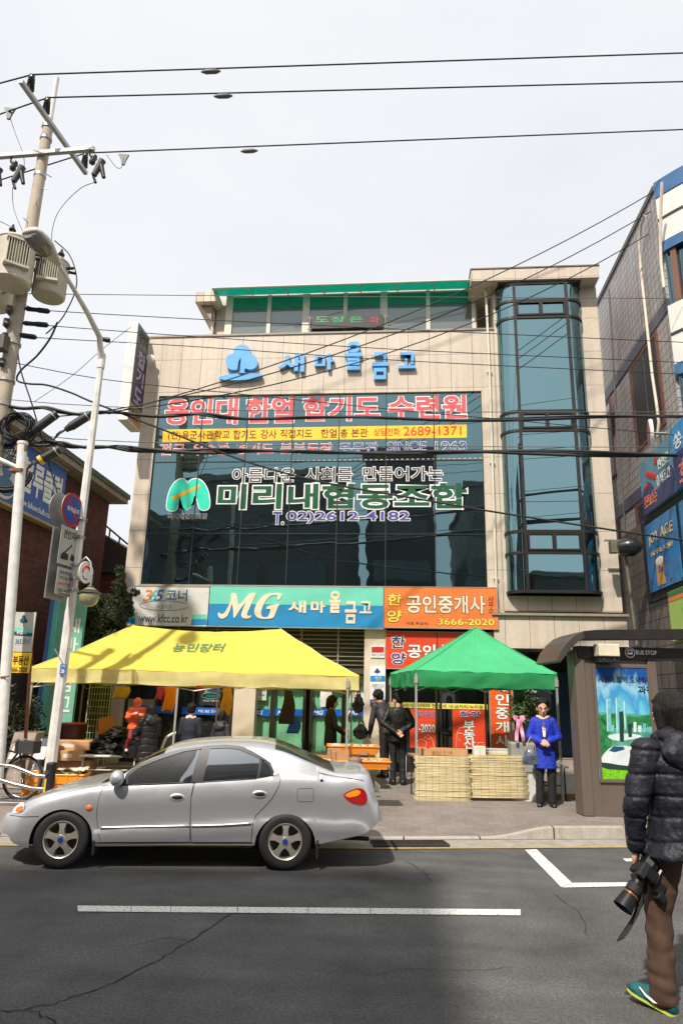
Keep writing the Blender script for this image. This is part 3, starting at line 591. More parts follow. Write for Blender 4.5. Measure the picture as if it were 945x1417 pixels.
def band(name, z0, z1, m, off=0.0):
    b = B(); b.loft([arc(off, z0), arc(off, z1), arc(off-0.25, z1), arc(off-0.25, z0)], caps=False, closed=False); b.build(name, m, tower, smooth=30)
mBandW = mat('white band panel', S(226, 222, 214), 0.35, var=0.06); mBandB = mat('blue stripe', S(66, 108, 152), 0.35); mRev = mat('dark joint', (0.04, 0.04, 0.045, 1), 0.4)
mTileF = tiled('grey tile front', S(172, 165, 162), S(70, 66, 66), 0.30, 0.30, 0.012, 'xz', 0.0, 0.08, 0.4, 0.4, 0.2, 0.12, 4.0)
def colz(y): return atX(928, y, RX+0.35).z
zt = ZR
mGlassR = glassy('corner glass', S(112, 142, 150), (0.02, 0.03, 0.034, 1), 0.7, 0.02, 0.02)
y_ = [bz(v) for v in (257, 320, 331, 409, 492, 505, 596)]
band('blue_band', y_[0], ZR+0.14, mBandB, 0.05)
band('white_band', y_[1], y_[0]-.003, mBandW, 0.03); band('joint_band', (y_[0]+y_[1])/2-.04, (y_[0]+y_[1])/2+.04, mRev, 0.036)
band('blue_band', y_[2]-.05, y_[1]-.003, mBandB, 0.05); band('window_band', y_[3], y_[2]-.053, mGlassR, -0.08)
band('white_band', y_[4], y_[3]-.003, mBandW, 0.03); band('joint_band', (y_[3]+y_[4])/2-.04, (y_[3]+y_[4])/2+.04, mRev, 0.036)
band('blue_band', y_[5]-.05, y_[4]-.003, mBandB, 0.05); band('window_band', y_[6], y_[5]-.053, mGlassR, -0.08); band('lower_band', 0.1, y_[6]-.003, mTileF, 0.0)
b = B()
for zz_, ze_ in ((y_[2]-.06, y_[3]), (y_[5]-.06, y_[6])):
    q = arc(-0.06, zz_)
    for i_, r_ in ((1, .09), (8, .06)): b = B(); b.tube([q[i_], q[i_]-V(0, 0, zz_-ze_)], r_, 4); b.build('window_post', mat('brown post', S(120, 84, 66), 0.5), tower)
mStripe = mat('side stripe', S(84, 84, 100), 0.4)
b = B()
for zz_ in (ZR-3.2, ZR-6.8): b.span((RX-0.02, 14.2, zz_), (RX+0.1, 22.4, zz_+0.32))
b.build('side_stripe', mStripe, tower)
mSash = mat('brown sash', S(112, 70, 54), 0.5)
for (y0, y1, za, zb) in ((14.9, 16.9, ZR-5.6, ZR-3.25), (18.6, 20.2, ZR-5.6, ZR-3.25), (14.6, 17.4, ZR-8.3, ZR-6.85), (18.8, 20.4, ZR-8.3, ZR-6.85)):
    f = B(); f.span((RX-0.03, y0, za), (RX+0.12, y0+0.14, zb)); f.span((RX-0.03, y1-0.14, za), (RX+0.12, y1, zb)); f.span((RX-0.025, y0+.14, zb-0.1), (RX+0.12, y1-.14, zb)); f.span((RX-0.025, y0+.14, za), (RX+0.12, y1-.14, za+0.08))
    wf = f.build('window', mSash, tower)
    b = B(); b.span((RX-0.014, y0+0.14, za+0.08), (RX+0.1, (y0+y1)/2, zb-0.1)); b.span((RX-0.020, (y0+y1)/2, za+0.08), (RX+0.09, y1-0.14, zb-0.1)); b.build('pane', glassy('side glass', S(190, 200, 206), (0.01, 0.01, 0.011, 1), 0.5), wf)
# lower hall of the same building: dark plinth facade that carries the boards
b = B(); b.span((RX-0.25, 12.2, 0.1), (RX+0.3, 19.0, 5.95)); b.build('lower_wall', tiled('stained tile', S(112, 102, 94), S(50, 46, 42), 0.40, 0.30, 0.012, 'yz', 0.0, 0.12, 0.5, 0.4, 0.35, 0.25, 3.0), tower)
b = B(); b.span((RX-0.3, 12.2, 4.0), (RX-0.251, 16.3, 5.9)); b.build('dark_window_recess', mDark, tower)
# ------------------------------------------------------------------ the other side of the street (behind the camera): it shades the road and shows in the window glass
mOpp = tiled('opposite facade', S(84, 78, 74), S(50, 47, 44), 0.6, 0.3, 0.01, 'xz', 0.5, 0.1, 0.6)
b_ = 10.17; h_ = b_*math.tan(SUN_EL)/math.cos(SUN_AZ); a_s = b_*math.tan(SUN_AZ)
def opposite(x0, x1, y1, h, label, depth=14, rows=None, m=mOpp, wcol=mClear, slant=0.0):
    t = thing('opposite_building', label, 'building', V((x0+x1)/2, y1-depth/2, 0)); fy_ = lambda x: y1-slant*(x1-x); b = B(); b.prism([V(x0, y1-depth, 0), V(x1, y1-depth, 0), V(x1, y1, 0), V(x0, fy_(x0), 0)], Z*h); b.build('wall', m, t)
    rows = rows or int(h/3.2)
    for r in range(rows):
        z = 1.0+r*(h-1.4)/rows; n = max(1, int((x1-x0)/3.0))
        for k in range(n):
            xa = x0+0.5+(x1-x0-0.6)*k/n; xb = xa+(x1-x0)/n-0.9; f = B(); f.prism([V(xa, fy_(xa)-.05, z), V(xb, fy_(xb)-.05, z), V(xb, fy_(xb)-.05, z+1.5), V(xa, fy_(xa)-.05, z+1.5)], V(0, .09, 0)); f.build('window', wcol, t)
    b = B(); b.prism([V(x0-.2, y1-depth-.2, h), V(x1+.05, y1-depth-.2, h), V(x1+.05, y1+.2, h), V(x0-.2, fy_(x0)+.2, h)], Z*.35); b.build('cornice', mat('opp cornice', S(120, 110, 100), 0.7), t); return t
opposite(-11.5, 0.35-a_s, 8.2-b_-0.2, h_-0.35, 'brown tiled building on the near side of the street behind the camera', slant=0.165)
opposite(-34, -12.5, -9, 12.5, 'grey tiled building behind the camera on the far left')
opposite(-2.8, 2.2, -16, 19.5, 'tall dark building set back behind the camera', m=tiled('opp dark', S(60, 56, 56), S(40, 38, 38), 0.6, 0.3, 0.01, 'xz', 0.5, 0.1, 0.6))
opposite(4.4, 8.4, -15, 16.5, 'narrow grey building behind the camera on the right', m=tiled('opp grey', S(120, 116, 112), S(60, 58, 58), 0.6, 0.3, 0.01, 'xz', 0.5, 0.1, 0.6))
opposite(9.5, 40, -18, 10.5, 'long low building behind the camera on the far right')
hl = B(); rr = random.Random(5)
hl.grid(lambda u, v: V(-120+300*u, -75-60*v, (4+18*math.sin(math.pi*v)*(0.75+0.35*noise.noise(V(u*6, v*2, 0))))), 60, 10)
tag(hl.build('hill', mat('wooded hill', (0.05, 0.055, 0.035, 1), 0.95, var=0.5, sc=0.3), recalc=False, smooth=180), kind='structure')
# ------------------------------------------------------------------ signs and writing
NY = V(0, -1, 0)
def T(parent, t, box, P, n, u, m, name='lettering', bold=0.0, depth=0.004, shear=0.0, out=None, lift=0.001):
    x0, y0, x1, y1 = box; cx, cy = (x0+x1)/2, (y0+y1)/2; n = Vector(n)
    a, b_, c, d = [onplane(q[0], q[1], P, n) for q in ((x0, cy), (x1, cy), (cx, y1), (cx, y0))]
    O = onplane(cx, cy, P, n); wd = abs((b_-a).dot(u)); ht = abs((d-c).z)
    if out:
        b = B(); b.outline(t, O, u, Z, wd, ht, out[1], bold, shear, lift); b.build('outline', out[0], parent, recalc=False); lift += 0.0045
    b = B(); b.text(t, O, u, Z, wd, ht, depth, bold, bold, shear, lift); return b.build(name, m, parent, recalc=False)
def TF(parent, t, box, m, Y=FY, **k): return T(parent, t, box, V(0, Y, 0), NY, XA, m, **k)
def shape(parent, name, pts, m, P, n, depth=0.004, lift=0.001, sm=True, gr=0.0, smooth_n=4):
    n = Vector(n); w_ = [onplane(x, y, P, n) for x, y in (smooth_poly(pts, smooth_n) if sm else pts)]
    b = B(); b.prism([p+n*lift for p in w_], n*depth); return b.build(name, m, parent)
def board(name, label, cat, x0, y0, x1, y1, Y, m, depth=0.12, frame_m=None, group=None, loc=None):
    a, c = at(x0, y1, Y), at(x1, y0, Y); A, C_ = at(x0, y0, Y), at(x1, y1, Y); xa, xb = (a.x+A.x)/2, (c.x+C_.x)/2; za, zb = (a.z+C_.z)/2, (A.z+c.z)/2
    t = thing(name, label, cat, V((xa+xb)/2, Y+depth, za), group); b = B(); b.span((xa, Y, za), (xb, Y+depth, zb)); b.build('panel', m, t)
    if frame_m:
        b = B(); w_ = 0.018
        b.span((xa-w_, Y-0.008, za-w_), (xb+w_, Y+depth, za)); b.span((xa-w_, Y-0.008, zb), (xb+w_, Y+depth, zb+w_)); b.span((xa-w_, Y-0.008, za), (xa, Y+depth, zb)); b.span((xb, Y-0.008, za), (xb+w_, Y+depth, zb)); b.build('trim', frame_m, t)
    t['xa'] = xa; t['xb'] = xb; t['za'] = za; t['zb'] = zb
    return t
# blue wall letters and tree emblem on the parapet
mLetB = mat('blue sign letter', S(96, 168, 226), 0.4, var=0.06)
wl = thing('wall_lettering', 'raised blue tree emblem and five raised blue letters high on the beige wall', 'wall sign', F(440, 510, FY-0.02))
c2 = lambda L_: [(295+x/7.27, 470+y/7.27) for x, y in L_]
crown = [(255, 318), (225, 326), (190, 322), (155, 296), (138, 245), (150, 195), (180, 170), (212, 165), (222, 120), (255, 84), (305, 73), (352, 86), (382, 120), (390, 165), (432, 190), (457, 240), (446, 290), (410, 318), (370, 322), (331, 312), (329, 352), (331, 372), (268, 372), (282, 340), (286, 262), (292, 208), (268, 240), (260, 285)]
shape(wl, 'emblem', c2(crown), mLetB, V(0, FY, 0), NY, 0.10, 0.03, smooth_n=3)
shape(wl, 'emblem_base', [(295+(288+220*math.cos(a))/7.27, 470+(393-34*math.sin(a)-12*math.cos(a))/7.27) for a in [i*math.pi/14 for i in range(28)]], mLetB, V(0, FY, 0), NY, 0.10, 0.03, sm=False)
for ch, bx in (('새', (387, 492, 422, 517)), ('마', (436, 492, 463, 514)), ('을', (478, 475, 501, 514)), ('금', (515, 490, 537, 527)), ('고', (551, 490, 575, 512))):
    TF(wl, ch, bx, mLetB, name='letter', bold=0.028, depth=0.09, lift=0.02)
# printed film on the windows
mFilm = mat('vinyl white', S(240, 238, 236), 0.4, var=0.03); mCoral = mat('vinyl coral', S(232, 88, 92), 0.4, var=0.05); mPurple = mat('vinyl violet', S(86, 80, 150), 0.4)
mDkRed = mat('vinyl brown', S(120, 40, 30), 0.4); mGreenL = mat('vinyl green', S(18, 84, 52), 0.4); mOrRed = mat('vinyl orange', S(226, 76, 40), 0.4)
GY = FY+0.069
wb = thing('window_lettering', 'red and white lettering with a yellow strip on the upper windows', 'window lettering', F(440, 590, GY))
for s_, bx in (('용인대', (229, 551, 329, 587)), ('한얼', (341, 549, 407, 585)), ('합기도', (419, 548, 525, 582)), ('수련원', (537, 547, 645, 580))):
    TF(wb, s_, bx, mCoral, GY, bold=0.03, out=(mFilm, 0.032))
shape(wb, 'yellow_strip', [(226, 594.5), (645.5, 587.5), (645.5, 605.5), (225, 612)], mat('vinyl yellow', S(250, 200, 44), 0.4, var=0.04), V(0, GY, 0), NY, 0.003, sm=False)
for s_, bx, m_ in (('(현)육군사관학교', (233, 596, 318, 609.5), mDkRed), ('합기도', (323, 595, 355, 608), mDkRed), ('강사', (361, 594.5, 383, 607), mDkRed), ('직접지도', (388, 594, 432, 606), mDkRed), ('한얼', (444, 593.5, 466, 605.5), mDkRed), ('총', (471, 593.5, 481, 605.5), mDkRed), ('본관', (486, 593, 509, 604.5), mDkRed), ('상담전화', (517, 592.5, 553, 603), mOrRed), ('2689-1371', (558, 590, 638, 602.5), mOrRed)):
    TF(wb, s_, bx, m_, GY, bold=0.006, lift=0.006)
for s_, bx, m_ in (('전국', (222, 614.5, 256, 631), mCoral), ('우수관', (267, 614, 317, 630), mCoral), ('경기도', (327, 614, 378, 629), mCoral), ('본부도장', (388, 613, 460, 628), mCoral), ('무무관', (469, 612.5, 523, 627), mPurple), ('SINCE', (536, 611.5, 589, 624.5), mPurple), ('1963', (602, 611, 645, 624), mPurple)):
    TF(wb, s_, bx, m_, GY, bold=0.0, out=(mFilm, 0.03))
b = B(); dash = [(219, 549.2, 667, 540.2), (209.5, 641.0, 669.5, 634.5)]
for x0, y0, x1, y1 in dash:
    for i in range(64):
        p, q = at(x0+(x1-x0)*i/64, y0+(y1-y0)*i/64, GY), at(x0+(x1-x0)*(i+0.55)/64, y0+(y1-y0)*(i+0.55)/64, GY); b.span((p.x, GY-0.012, p.z), (q.x, GY-0.002, p.z+0.016))
for x0, y0, x1, y1 in ((220, 550, 211, 640), (666.5, 541, 669.5, 634)):
    for i in range(26):
        p, q = at(x0+(x1-x0)*i/26, y0+(y1-y0)*i/26, GY), at(x0+(x1-x0)*(i+0.5)/26, y0+(y1-y0)*(i+0.5)/26, GY); b.span((p.x, GY-0.012, q.z), (p.x+0.016, GY-0.002, p.z))
tag(b.build('dashed_border', mat('vinyl cream', S(214, 206, 180), 0.5), wb), kind='stuff')
wg = thing('window_lettering', 'dark green white edged lettering with a mint M logo on the lower windows', 'window lettering', F(440, 690, GY))
for s_, bx in (('아름다운', (322, 648, 408, 667)), ('사회를', (423, 647, 487, 666)), ('만들어가는', (502, 646, 612, 665))):
    TF(wg, s_, bx, mTxBlack, GY, bold=0.004, out=(mFilm, 0.048))
TF(wg, '미리내협동조합', (299, 669, 643, 704), mGreenL, GY, bold=0.03, out=(mFilm, 0.042))
TF(wg, 'T.', (378, 708, 393, 726), mPurple, GY, bold=0.018, out=(mFilm, 0.042)); TF(wg, '02)2612-4182', (396, 707.5, 566, 724), mPurple, GY, bold=0.022, out=(mFilm, 0.042))
TF(wg, '미리내협동조합', (233, 710.5, 287, 718.5), mTxBlack, GY, bold=0.0, out=(mFilm, 0.03))
mo = [(150+x/4.725, 660+y/4.725) for x, y in [(385, 205), (388, 150), (404, 90), (432, 42), (465, 17), (497, 16), (520, 42), (545, 18), (585, 14), (622, 38), (650, 90), (662, 150), (658, 200), (630, 216), (598, 204), (582, 150), (567, 108), (552, 170), (522, 208), (494, 206), (478, 160), (470, 118), (461, 175), (440, 215), (408, 220)]]
ms2 = smooth_poly(mo, 4)
shape(wg, 'logo_outline', grow(ms2, 1.3), mFilm, V(0, GY, 0), NY, 0.003, sm=False); shape(wg, 'logo', ms2, mat('vinyl mint', S(44, 214, 180), 0.4), V(0, GY, 0), NY, 0.003, 0.005, sm=False)
shape(wg, 'logo_stripe', [(237.5, 688), (276.5, 670.5), (278.5, 674), (239.5, 692.5)], mat('vinyl amber', S(240, 176, 20), 0.4), V(0, GY, 0), NY, 0.003, 0.009, sm=False)
# fascia signs
SY = FY-0.16
mSgnW = mat('sign white face', S(214, 212, 206), 0.4, var=0.1, sc=3); mTeal = mat('sign teal face', S(116, 206, 184), 0.35, var=0.05); mBlu = mat('sign blue face', S(48, 138, 192), 0.35, var=0.06)
mOrange = mat('sign orange face', S(236, 126, 62), 0.4, var=0.05); mRedO = mat('sign red face', S(226, 74, 42), 0.4, var=0.06); mSgnCream = mat('sign cream letter', S(238, 218, 190), 0.4)
mTrim = mat('sign trim', S(178, 172, 160), 0.4, 0.4)
s1 = board('fascia_sign', 'dirty white fascia sign reading 365 with a web address', 'sign', 173, 812, 288.5, 865.5, SY, mSgnW, 0.15, mTrim)
for ch, bx, m_ in (('3', (200, 816, 210.5, 832), mat('sign orange 3', S(232, 130, 60), 0.4)), ('6', (209, 816, 217.5, 832), mat('sign teal 6', S(60, 178, 168), 0.4)), ('5', (216, 816, 226, 832), mat('sign blue 5', S(62, 110, 160), 0.4))): TF(s1, ch, bx, m_, SY, bold=0.01, shear=0.25)
TF(s1, '코너', (230, 815.5, 259.5, 832), mat('sign slate', S(76, 110, 150), 0.4), SY, bold=0.012); TF(s1, '수표지로', (217, 836.5, 238, 843), mat('sign pale grey', S(140, 150, 160), 0.5), SY)
TF(s1, 'www.kfcc.co.kr', (193, 849.5, 260.5, 861.5), mat('sign navy', S(40, 64, 110), 0.4), SY, bold=0.006)
b = B(); ec = at(227.5, 838, SY-0.003); b.tube([ec+V(math.cos(a)*0.62, 0, math.sin(a)*0.12) for a in [0.4+i*0.19 for i in range(31)]], 0.006, 5, caps=True); b.build('ring', mat('sign slate', None), s1)
shape(s1, 'teal_block', [(266, 850), (286.5, 850), (286.5, 856.5), (266, 856.5)], mTeal, V(0, SY, 0), NY, sm=False); shape(s1, 'blue_block', [(265.5, 857), (286.5, 857), (286.5, 865), (265, 865)], mBlu, V(0, SY, 0), NY, sm=False)
shape(s1, 'teal_block', [(176, 848.5), (188, 848.5), (188, 855), (175, 855)], mTeal, V(0, SY, 0), NY, sm=False); shape(s1, 'blue_block', [(175, 855.5), (187.5, 855.5), (187.5, 863), (174.5, 863)], mBlu, V(0, SY, 0), NY, sm=False)
s2 = board('fascia_sign', 'long teal and blue fascia sign with a script MG', 'sign', 289.5, 812, 530, 868, SY, mBlu, 0.15, mTrim)
b = B(); zm = at(410, 837, SY).z; b.span((s2['xa'], SY-0.003, zm), (s2['xb'], SY-0.0005, s2['zb'])); b.build('teal_half', mTeal, s2)
q_ = lambda L_: [(285+x/7.27, 808+y/7.27) for x, y in L_]
Mo = [(255, 102), (275, 92), (300, 98), (318, 140), (336, 210), (430, 108), (452, 93), (505, 95), (488, 140), (455, 210), (425, 280), (416, 310), (432, 324), (457, 316), (448, 340), (405, 350), (370, 340), (358, 315), (372, 260), (402, 185), (345, 260), (285, 345), (278, 280), (266, 205), (240, 275), (212, 328), (170, 350), (138, 340), (122, 300), (133, 288), (152, 304), (188, 292), (224, 232), (254, 160)]
Go = [(768, 106), (737, 160), (718, 150), (724, 125), (700, 112), (650, 122), (608, 165), (570, 235), (556, 295), (570, 330), (605, 336), (630, 320), (652, 258), (610, 252), (626, 224), (736, 206), (724, 236), (692, 318), (668, 345), (600, 353), (535, 346), (497, 312), (490, 262), (518, 190), (576, 122), (640, 95), (720, 92), (752, 100)]
for o_ in (Mo, Go): shape(s2, 'letter', q_(o_), mSgnCream, V(0, SY, 0), NY, 0.012, 0.003, smooth_n=3)
u_ = lambda a: (395+a[0]/6.75, 808+a[1]/6.75, 395+a[2]/6.75, 808+a[3]/6.75)
for ch, bx in (('새', (25, 158, 195, 272)), ('마', (238, 160, 372, 272)), ('을', (410, 66, 516, 272)), ('금', (555, 163, 665, 370)), ('고', (692, 163, 804, 276))): TF(s2, ch, u_(bx), mSgnCream, SY, name='letter', bold=0.03, lift=0.0045, depth=0.01)
s3 = board('fascia_sign', 'orange fascia sign with cream dark edged letters and a yellow telephone number', 'sign', 531.5, 813, 687.5, 869, SY, mOrange, 0.15, mTrim)
o_ = lambda a: (525+a[0]/5.56, 805+a[1]/5.56, 525+a[2]/5.56, 805+a[3]/5.56)
mInk = mat('sign dark edge', S(70, 40, 24), 0.5)
for ch, bx in (('한', (62, 92, 172, 182)), ('양', (56, 218, 172, 310))): TF(s3, ch, o_(bx), mTxYellow, SY, name='letter', bold=0.02, out=(mInk, 0.03), shear=0.12)
TF(s3, '공인중개사', o_((205, 105, 812, 243)), mSgnCream, SY, bold=0.026, out=(mInk, 0.028))
TF(s3, '사\n무\n소', o_((836, 110, 878, 238)), mInk, SY); TF(s3, '대표 최상식', o_((205, 308, 368, 332)), mInk, SY); TF(s3, '3666-2020', o_((448, 284, 882, 334)), mTxYellow, SY, bold=0.016, out=(mInk, 0.028))
RY = FY-0.02
s4 = board('shop_sign', 'red shop sign half hidden behind the green tent', 'sign', 534, 875, 682, 926, RY, mRedO, 0.1, mTrim)
for ch, bx, m_ in (('한', (90, 420, 195, 510), mat('sign navy', None)), ('양', (90, 545, 200, 635), mTxBlue)): TF(s4, ch, o_(bx), m_, RY, name='letter', bold=0.015, out=(mTxWhite, 0.04), shear=0.12)
TF(s4, '공인', o_((215, 482, 432, 588)), mTxWhite, RY, bold=0.024, out=(mInk, 0.028)); TF(s4, '중개사', o_((470, 482, 800, 588)), mTxWhite, RY, bold=0.024, out=(mInk, 0.028))
b = B(); x_ = at(605, 900, RY).x; b.span((x_-0.01, RY-0.004, s4['za']), (x_+0.01, RY-0.001, s4['zb'])); b.build('joint', mInk, s4)
# small plates on the beige pillar
PL = FY-0.035
p1 = board('wall_plate', 'small red and white plate at the top of the beige pillar', 'sign', 513, 894, 532, 910, PL, mTxWhite, 0.02)
shape(p1, 'red_field', [(514, 895), (531, 895), (531, 903), (514, 903)], mTxRed, V(0, PL, 0), NY, sm=False); TF(p1, 'SECOM', (514, 904.5, 531, 908), mTxBlue, PL)
p2 = board('wall_plate', 'tall white plate with a blue tree mark and blue stripe on the beige pillar', 'sign', 512, 922, 533, 968, PL, mTxWhite, 0.02)
tre = [(0.5, 0.0), (0.5, .3), (.9, .35), (.95, .6), (.75, .68), (.7, .9), (.5, 1), (.3, .9), (.25, .68), (.05, .6), (.1, .35), (.42, .3), (.42, 0)]
shape(p2, 'tree_mark', [(517.5+9*x, 934-9*y) for x, y in tre], mTxBlue, V(0, PL, 0), NY, smooth_n=2)
shape(p2, 'blue_stripe', [(512.3, 935), (532.7, 935), (532.7, 943), (512.3, 943)], mBlu, V(0, PL, 0), NY, sm=False); TF(p2, '새마을\n금고', (518, 936, 528, 942), mTxWhite, PL, lift=0.006)
TF(p2, '365', (518, 961, 527, 966), mInk, PL); TF(p2, '자동화기기 안내\n현금 인출', (514, 946, 531, 956), mat('sign pale grey', None), PL)
p3 = board('wall_plate', 'small violet plate lowest on the beige pillar', 'sign', 512, 969, 533, 976.5, PL, mPurple, 0.02); TF(p3, '영업시간 안내', (514, 970, 531, 972.5), mTxWhite, PL)
# led sign on the roof edge
ly = PY-0.22
ls = board('led_sign', 'black led sign with green and red dot letters in front of the penthouse windows', 'led sign', 431, 436, 530, 453.5, ly, mat('led black', (0.02, 0.018, 0.018, 1), 0.4), 0.16)
mLedG = mat('led green', S(30, 150, 76), 0.5, emit=0.12); mLedR = mat('led red', S(150, 30, 40), 0.5, emit=0.12)
for ch, bx, m_ in (('도', (436, 438, 455, 446), mLedG), ('장', (458, 438, 478, 446), mLedG), ('은', (483, 438, 502, 446), mLedG), ('화', (511, 438, 525, 448), mLedR)): TF(ls, ch, bx, m_, ly, name='letter', bold=0.02)
b = B()
for x in (ls['xa']-0.05, ls['xb']+0.05):
    b.tube([V(x, ly+0.08, ls['za']-0.25), V(x, ly+0.08, ls['zb']+0.05)], 0.02, 6)
    for z in (ls['za']+0.03, ls['zb']-0.03): b.tube([V(x-0.08, ly+0.08, z), V(x+0.1, ly+0.08, z)], 0.015, 6)
b.build('bracket', mZinc, ls)
# projecting blade sign
bl = thing('blade_sign', 'tall white box sign with a dark purple face on the beige building left edge', 'sign', V(-7.07, 16.4, 8.44))
b = B(); b.span((-7.22, 15.55, 8.42), (-6.955, 16.42, 11.2)); b.build('case', mat('sign box white', S(232, 228, 214), 0.45, var=0.08), bl, bevel=0.01)
def X_(z0, z1, m, name, l=0.0): b = B(); b.span((-6.953+l, 15.59, z0), (-6.945+l, 16.38, z1)); return b.build(name, m, bl)
X_(8.95, 10.62, mat('blade purple', S(62, 48, 84), 0.4), 'purple_face'); X_(10.624, 11.16, mat('blade green', S(74, 104, 96), 0.4), 'green_face'); X_(8.46, 8.946, mat('blade tan', S(172, 134, 84), 0.5, var=0.2), 'tan_face')
for ch, z in (('합', 10.28), ('기', 9.78), ('도', 9.24)):
    b = B(); b.text(ch, V(-6.944, 15.985, z), YA, Z, 0.5, 0.44, 0.006, 0.012, lift=0.001); b.build('letter', mat('blade letter', S(176, 170, 190), 0.5), bl, recalc=False)
b = B(); b.text('합기도\n검도', V(-6.944, 15.985, 8.72), YA, Z, 0.6, 0.34, 0.006, 0.0, lift=0.001); b.build('lettering', mInk, bl, recalc=False)
b = B(); b.text('용인대', V(-6.944, 15.985, 10.9), YA, Z, 0.55, 0.34, 0.006, 0.0, lift=0.001); b.build('lettering', mInk, bl, recalc=False)
b = B()
for z in (8.8, 9.9, 10.9): b.tube([V(-7.09, 16.4, z), V(-7.0, 16.65, z)], 0.03, 6)
b.build('bracket', mZinc, bl)
b = B(); b.lathe([(0.02, -0.02), (0.1, 0.0), (0.12, 0.05), (0.05, 0.1)], at(209, 497, 16.3), V(0.3, -1, 0), 12); tag(b.build('speaker_horn', mat('sign box white', None), smooth=60), 'small white horn speaker beside the purple blade sign', 'speaker')
# posters in the bank windows: blue bands, sheets
def sheet(name, label, x0, y0, x1, y1, Y, m, cat='poster', group=None):
    return board(name, label, cat, x0, y0, x1, y1, Y, m, 0.006, group=group)
by = gy-0.016; mBand = mat('bank band blue', S(20, 92, 190), 0.35, var=0.1)
for i, (x0, x1, tx) in enumerate(((346, 373, (351, 363)), (379, 419, (385, 397)), (432, 472, (434, 447)), (478, 508, (482, 495)))):
    t = sheet('window_band', ('blue MG window band on the green door nearest the cream wall', 'blue MG window band behind the hanging brown coat', 'blue MG window band behind the woman vendor', 'blue MG window band behind the hanging black bag')[i], x0, 981, x1, 991, by, mBand, 'window band', 'blue bank window bands')
    TF(t, 'MG', (tx[0], 983, tx[1], 989), mTxWhite, by, bold=0.02, shear=0.25)
ly2 = FY+0.19
for i, (x0, x1, tt) in enumerate(((184, 246, '365'), (252, 306, 'MG 365 코너'))):
    t = sheet('window_band', ('blue window band left of the tent pole', 'blue window band under the 365 poster')[i], x0, 977+i*2, x1, 987+i*2, ly2, mBand, 'window band', 'blue bank window bands')
    TF(t, tt, (190, 978.5, 200, 984) if i == 0 else (275, 981.5, 300, 986.5), mTxWhite, ly2, bold=0.01)
    shape(t, 'red_tab', [(x0+(x1-x0)*.8, 979+i*2), (x0+(x1-x0)*.9, 979+i*2), (x0+(x1-x0)*.9, 981+i*2), (x0+(x1-x0)*.8, 981+i*2)], mTxRed, V(0, ly2, 0), NY, sm=False)
t = sheet('poster', 'black poster with a coloured 365 and a green oval', 277, 950, 306, 976, ly2-0.03, mTxBlack)
for ch, bx, m_ in (('3', (282, 953.5, 286, 960), mat('sign orange 3', None)), ('6', (286, 953.5, 290, 960), mat('sign teal 6', None)), ('5', (290, 953.5, 294, 960), mBand), ('코너', (295, 953.5, 305, 960), mBand)): TF(t, ch, bx, m_, ly2-0.03, bold=0.01)
ec = at(292, 963, ly2-0.036); b = B(); b.tube([ec+V(math.cos(a)*0.22, 0, math.sin(a)*0.07) for a in [i*0.25 for i in range(26)]], 0.006, 5); b.build('ring', mat('sign teal 6', None), t); TF(t, '수표지로', (285, 961.5, 299, 965), mat('sign teal 6', None), ly2-0.03); TF(t, '24시간 이용가능', (281, 968.5, 303, 971), mTxWhite, ly2-0.03)
t = sheet('poster', 'pale green poster on the green door by the cream wall', 349, 951, 369, 969, by, mat('poster pale', S(196, 214, 200), 0.5, var=0.15)); TF(t, '대출안내', (351, 953, 367, 957), mTxBlue, by); TF(t, '예금 적금', (352, 960, 366, 963), mTxRed, by)
t = sheet('notice', 'blank white paper notice on the green door', 443, 954, 459, 978, by, mTxWhite)
t = sheet('poster', 'white poster with green letters behind the hanging black bag', 484, 941, 504, 973, by, mat('poster pale', None)); TF(t, '행복한\n금융', (486, 945, 502, 956), mat('vinyl green', None), by, bold=0.01); TF(t, '예금', (488, 960, 500, 968), mTxRed, by)
# shop window posters
wy = FY+0.095
t1 = sheet('shop_poster', 'red shop window poster with the number 2020 behind the brown haired men', 567, 981, 603, 1035, wy, mRedO, 'poster')
TF(t1, '경매·세무상담', (577, 984, 617-15, 993), mTxBlue, wy, bold=0.01, out=(mTxWhite, 0.02)); TF(t1, '-2020', (579, 1002, 617-15, 1013.5), mTxWhite, wy, bold=0.02, out=(mInk, 0.028))
t2 = sheet('shop_poster', 'red shop window poster with a white outlined house drawing', 626, 981, 673, 1035, wy, mRedO, 'poster')
TF(t2, '한양', (636, 984, 664, 993), mTxBlue, wy, bold=0.01, out=(mTxWhite, 0.03), shear=0.1); TF(t2, '부\n동\n산', (641, 997, 657, 1036), mTxWhite, wy, bold=0.02, out=(mInk, 0.028))
def doodle(t, lines, y):
    b = B()
    for L_ in lines: b.tube([at(x, yy, y-0.004) for x, yy in L_], 0.006, 4)
    b.build('line_drawing', mat('chalk line', S(244, 210, 170), 0.6), t)
doodle(t1, [[(578, 1034), (577, 1026), (584, 1023), (590, 1027), (589, 1034)], [(586, 1022), (592, 1016), (598, 1023), (601, 1034)], [(589, 1020), (594, 1024), (597, 1020)]], wy)
doodle(t2, [[(631, 1034), (632, 1015), (637, 1007), (652, 1007), (654, 1015)], [(633, 1015), (640, 1015)], [(634, 1022), (637, 1026)], [(660, 1034), (661, 1028), (669, 1028), (669, 1034)]], wy)
t3 = sheet('shop_strip', 'long yellow strip of lettering across the shop windows', 538, 973, 674, 980.5, wy-0.012, mat('strip yellow', S(240, 226, 110), 0.45), 'sign'); TF(t3, '방/빌라/상가/매매 전·월세 /오금자리/뉴타운', (545, 974.5, 668, 979.5), mInk, wy-0.012, bold=0.004)
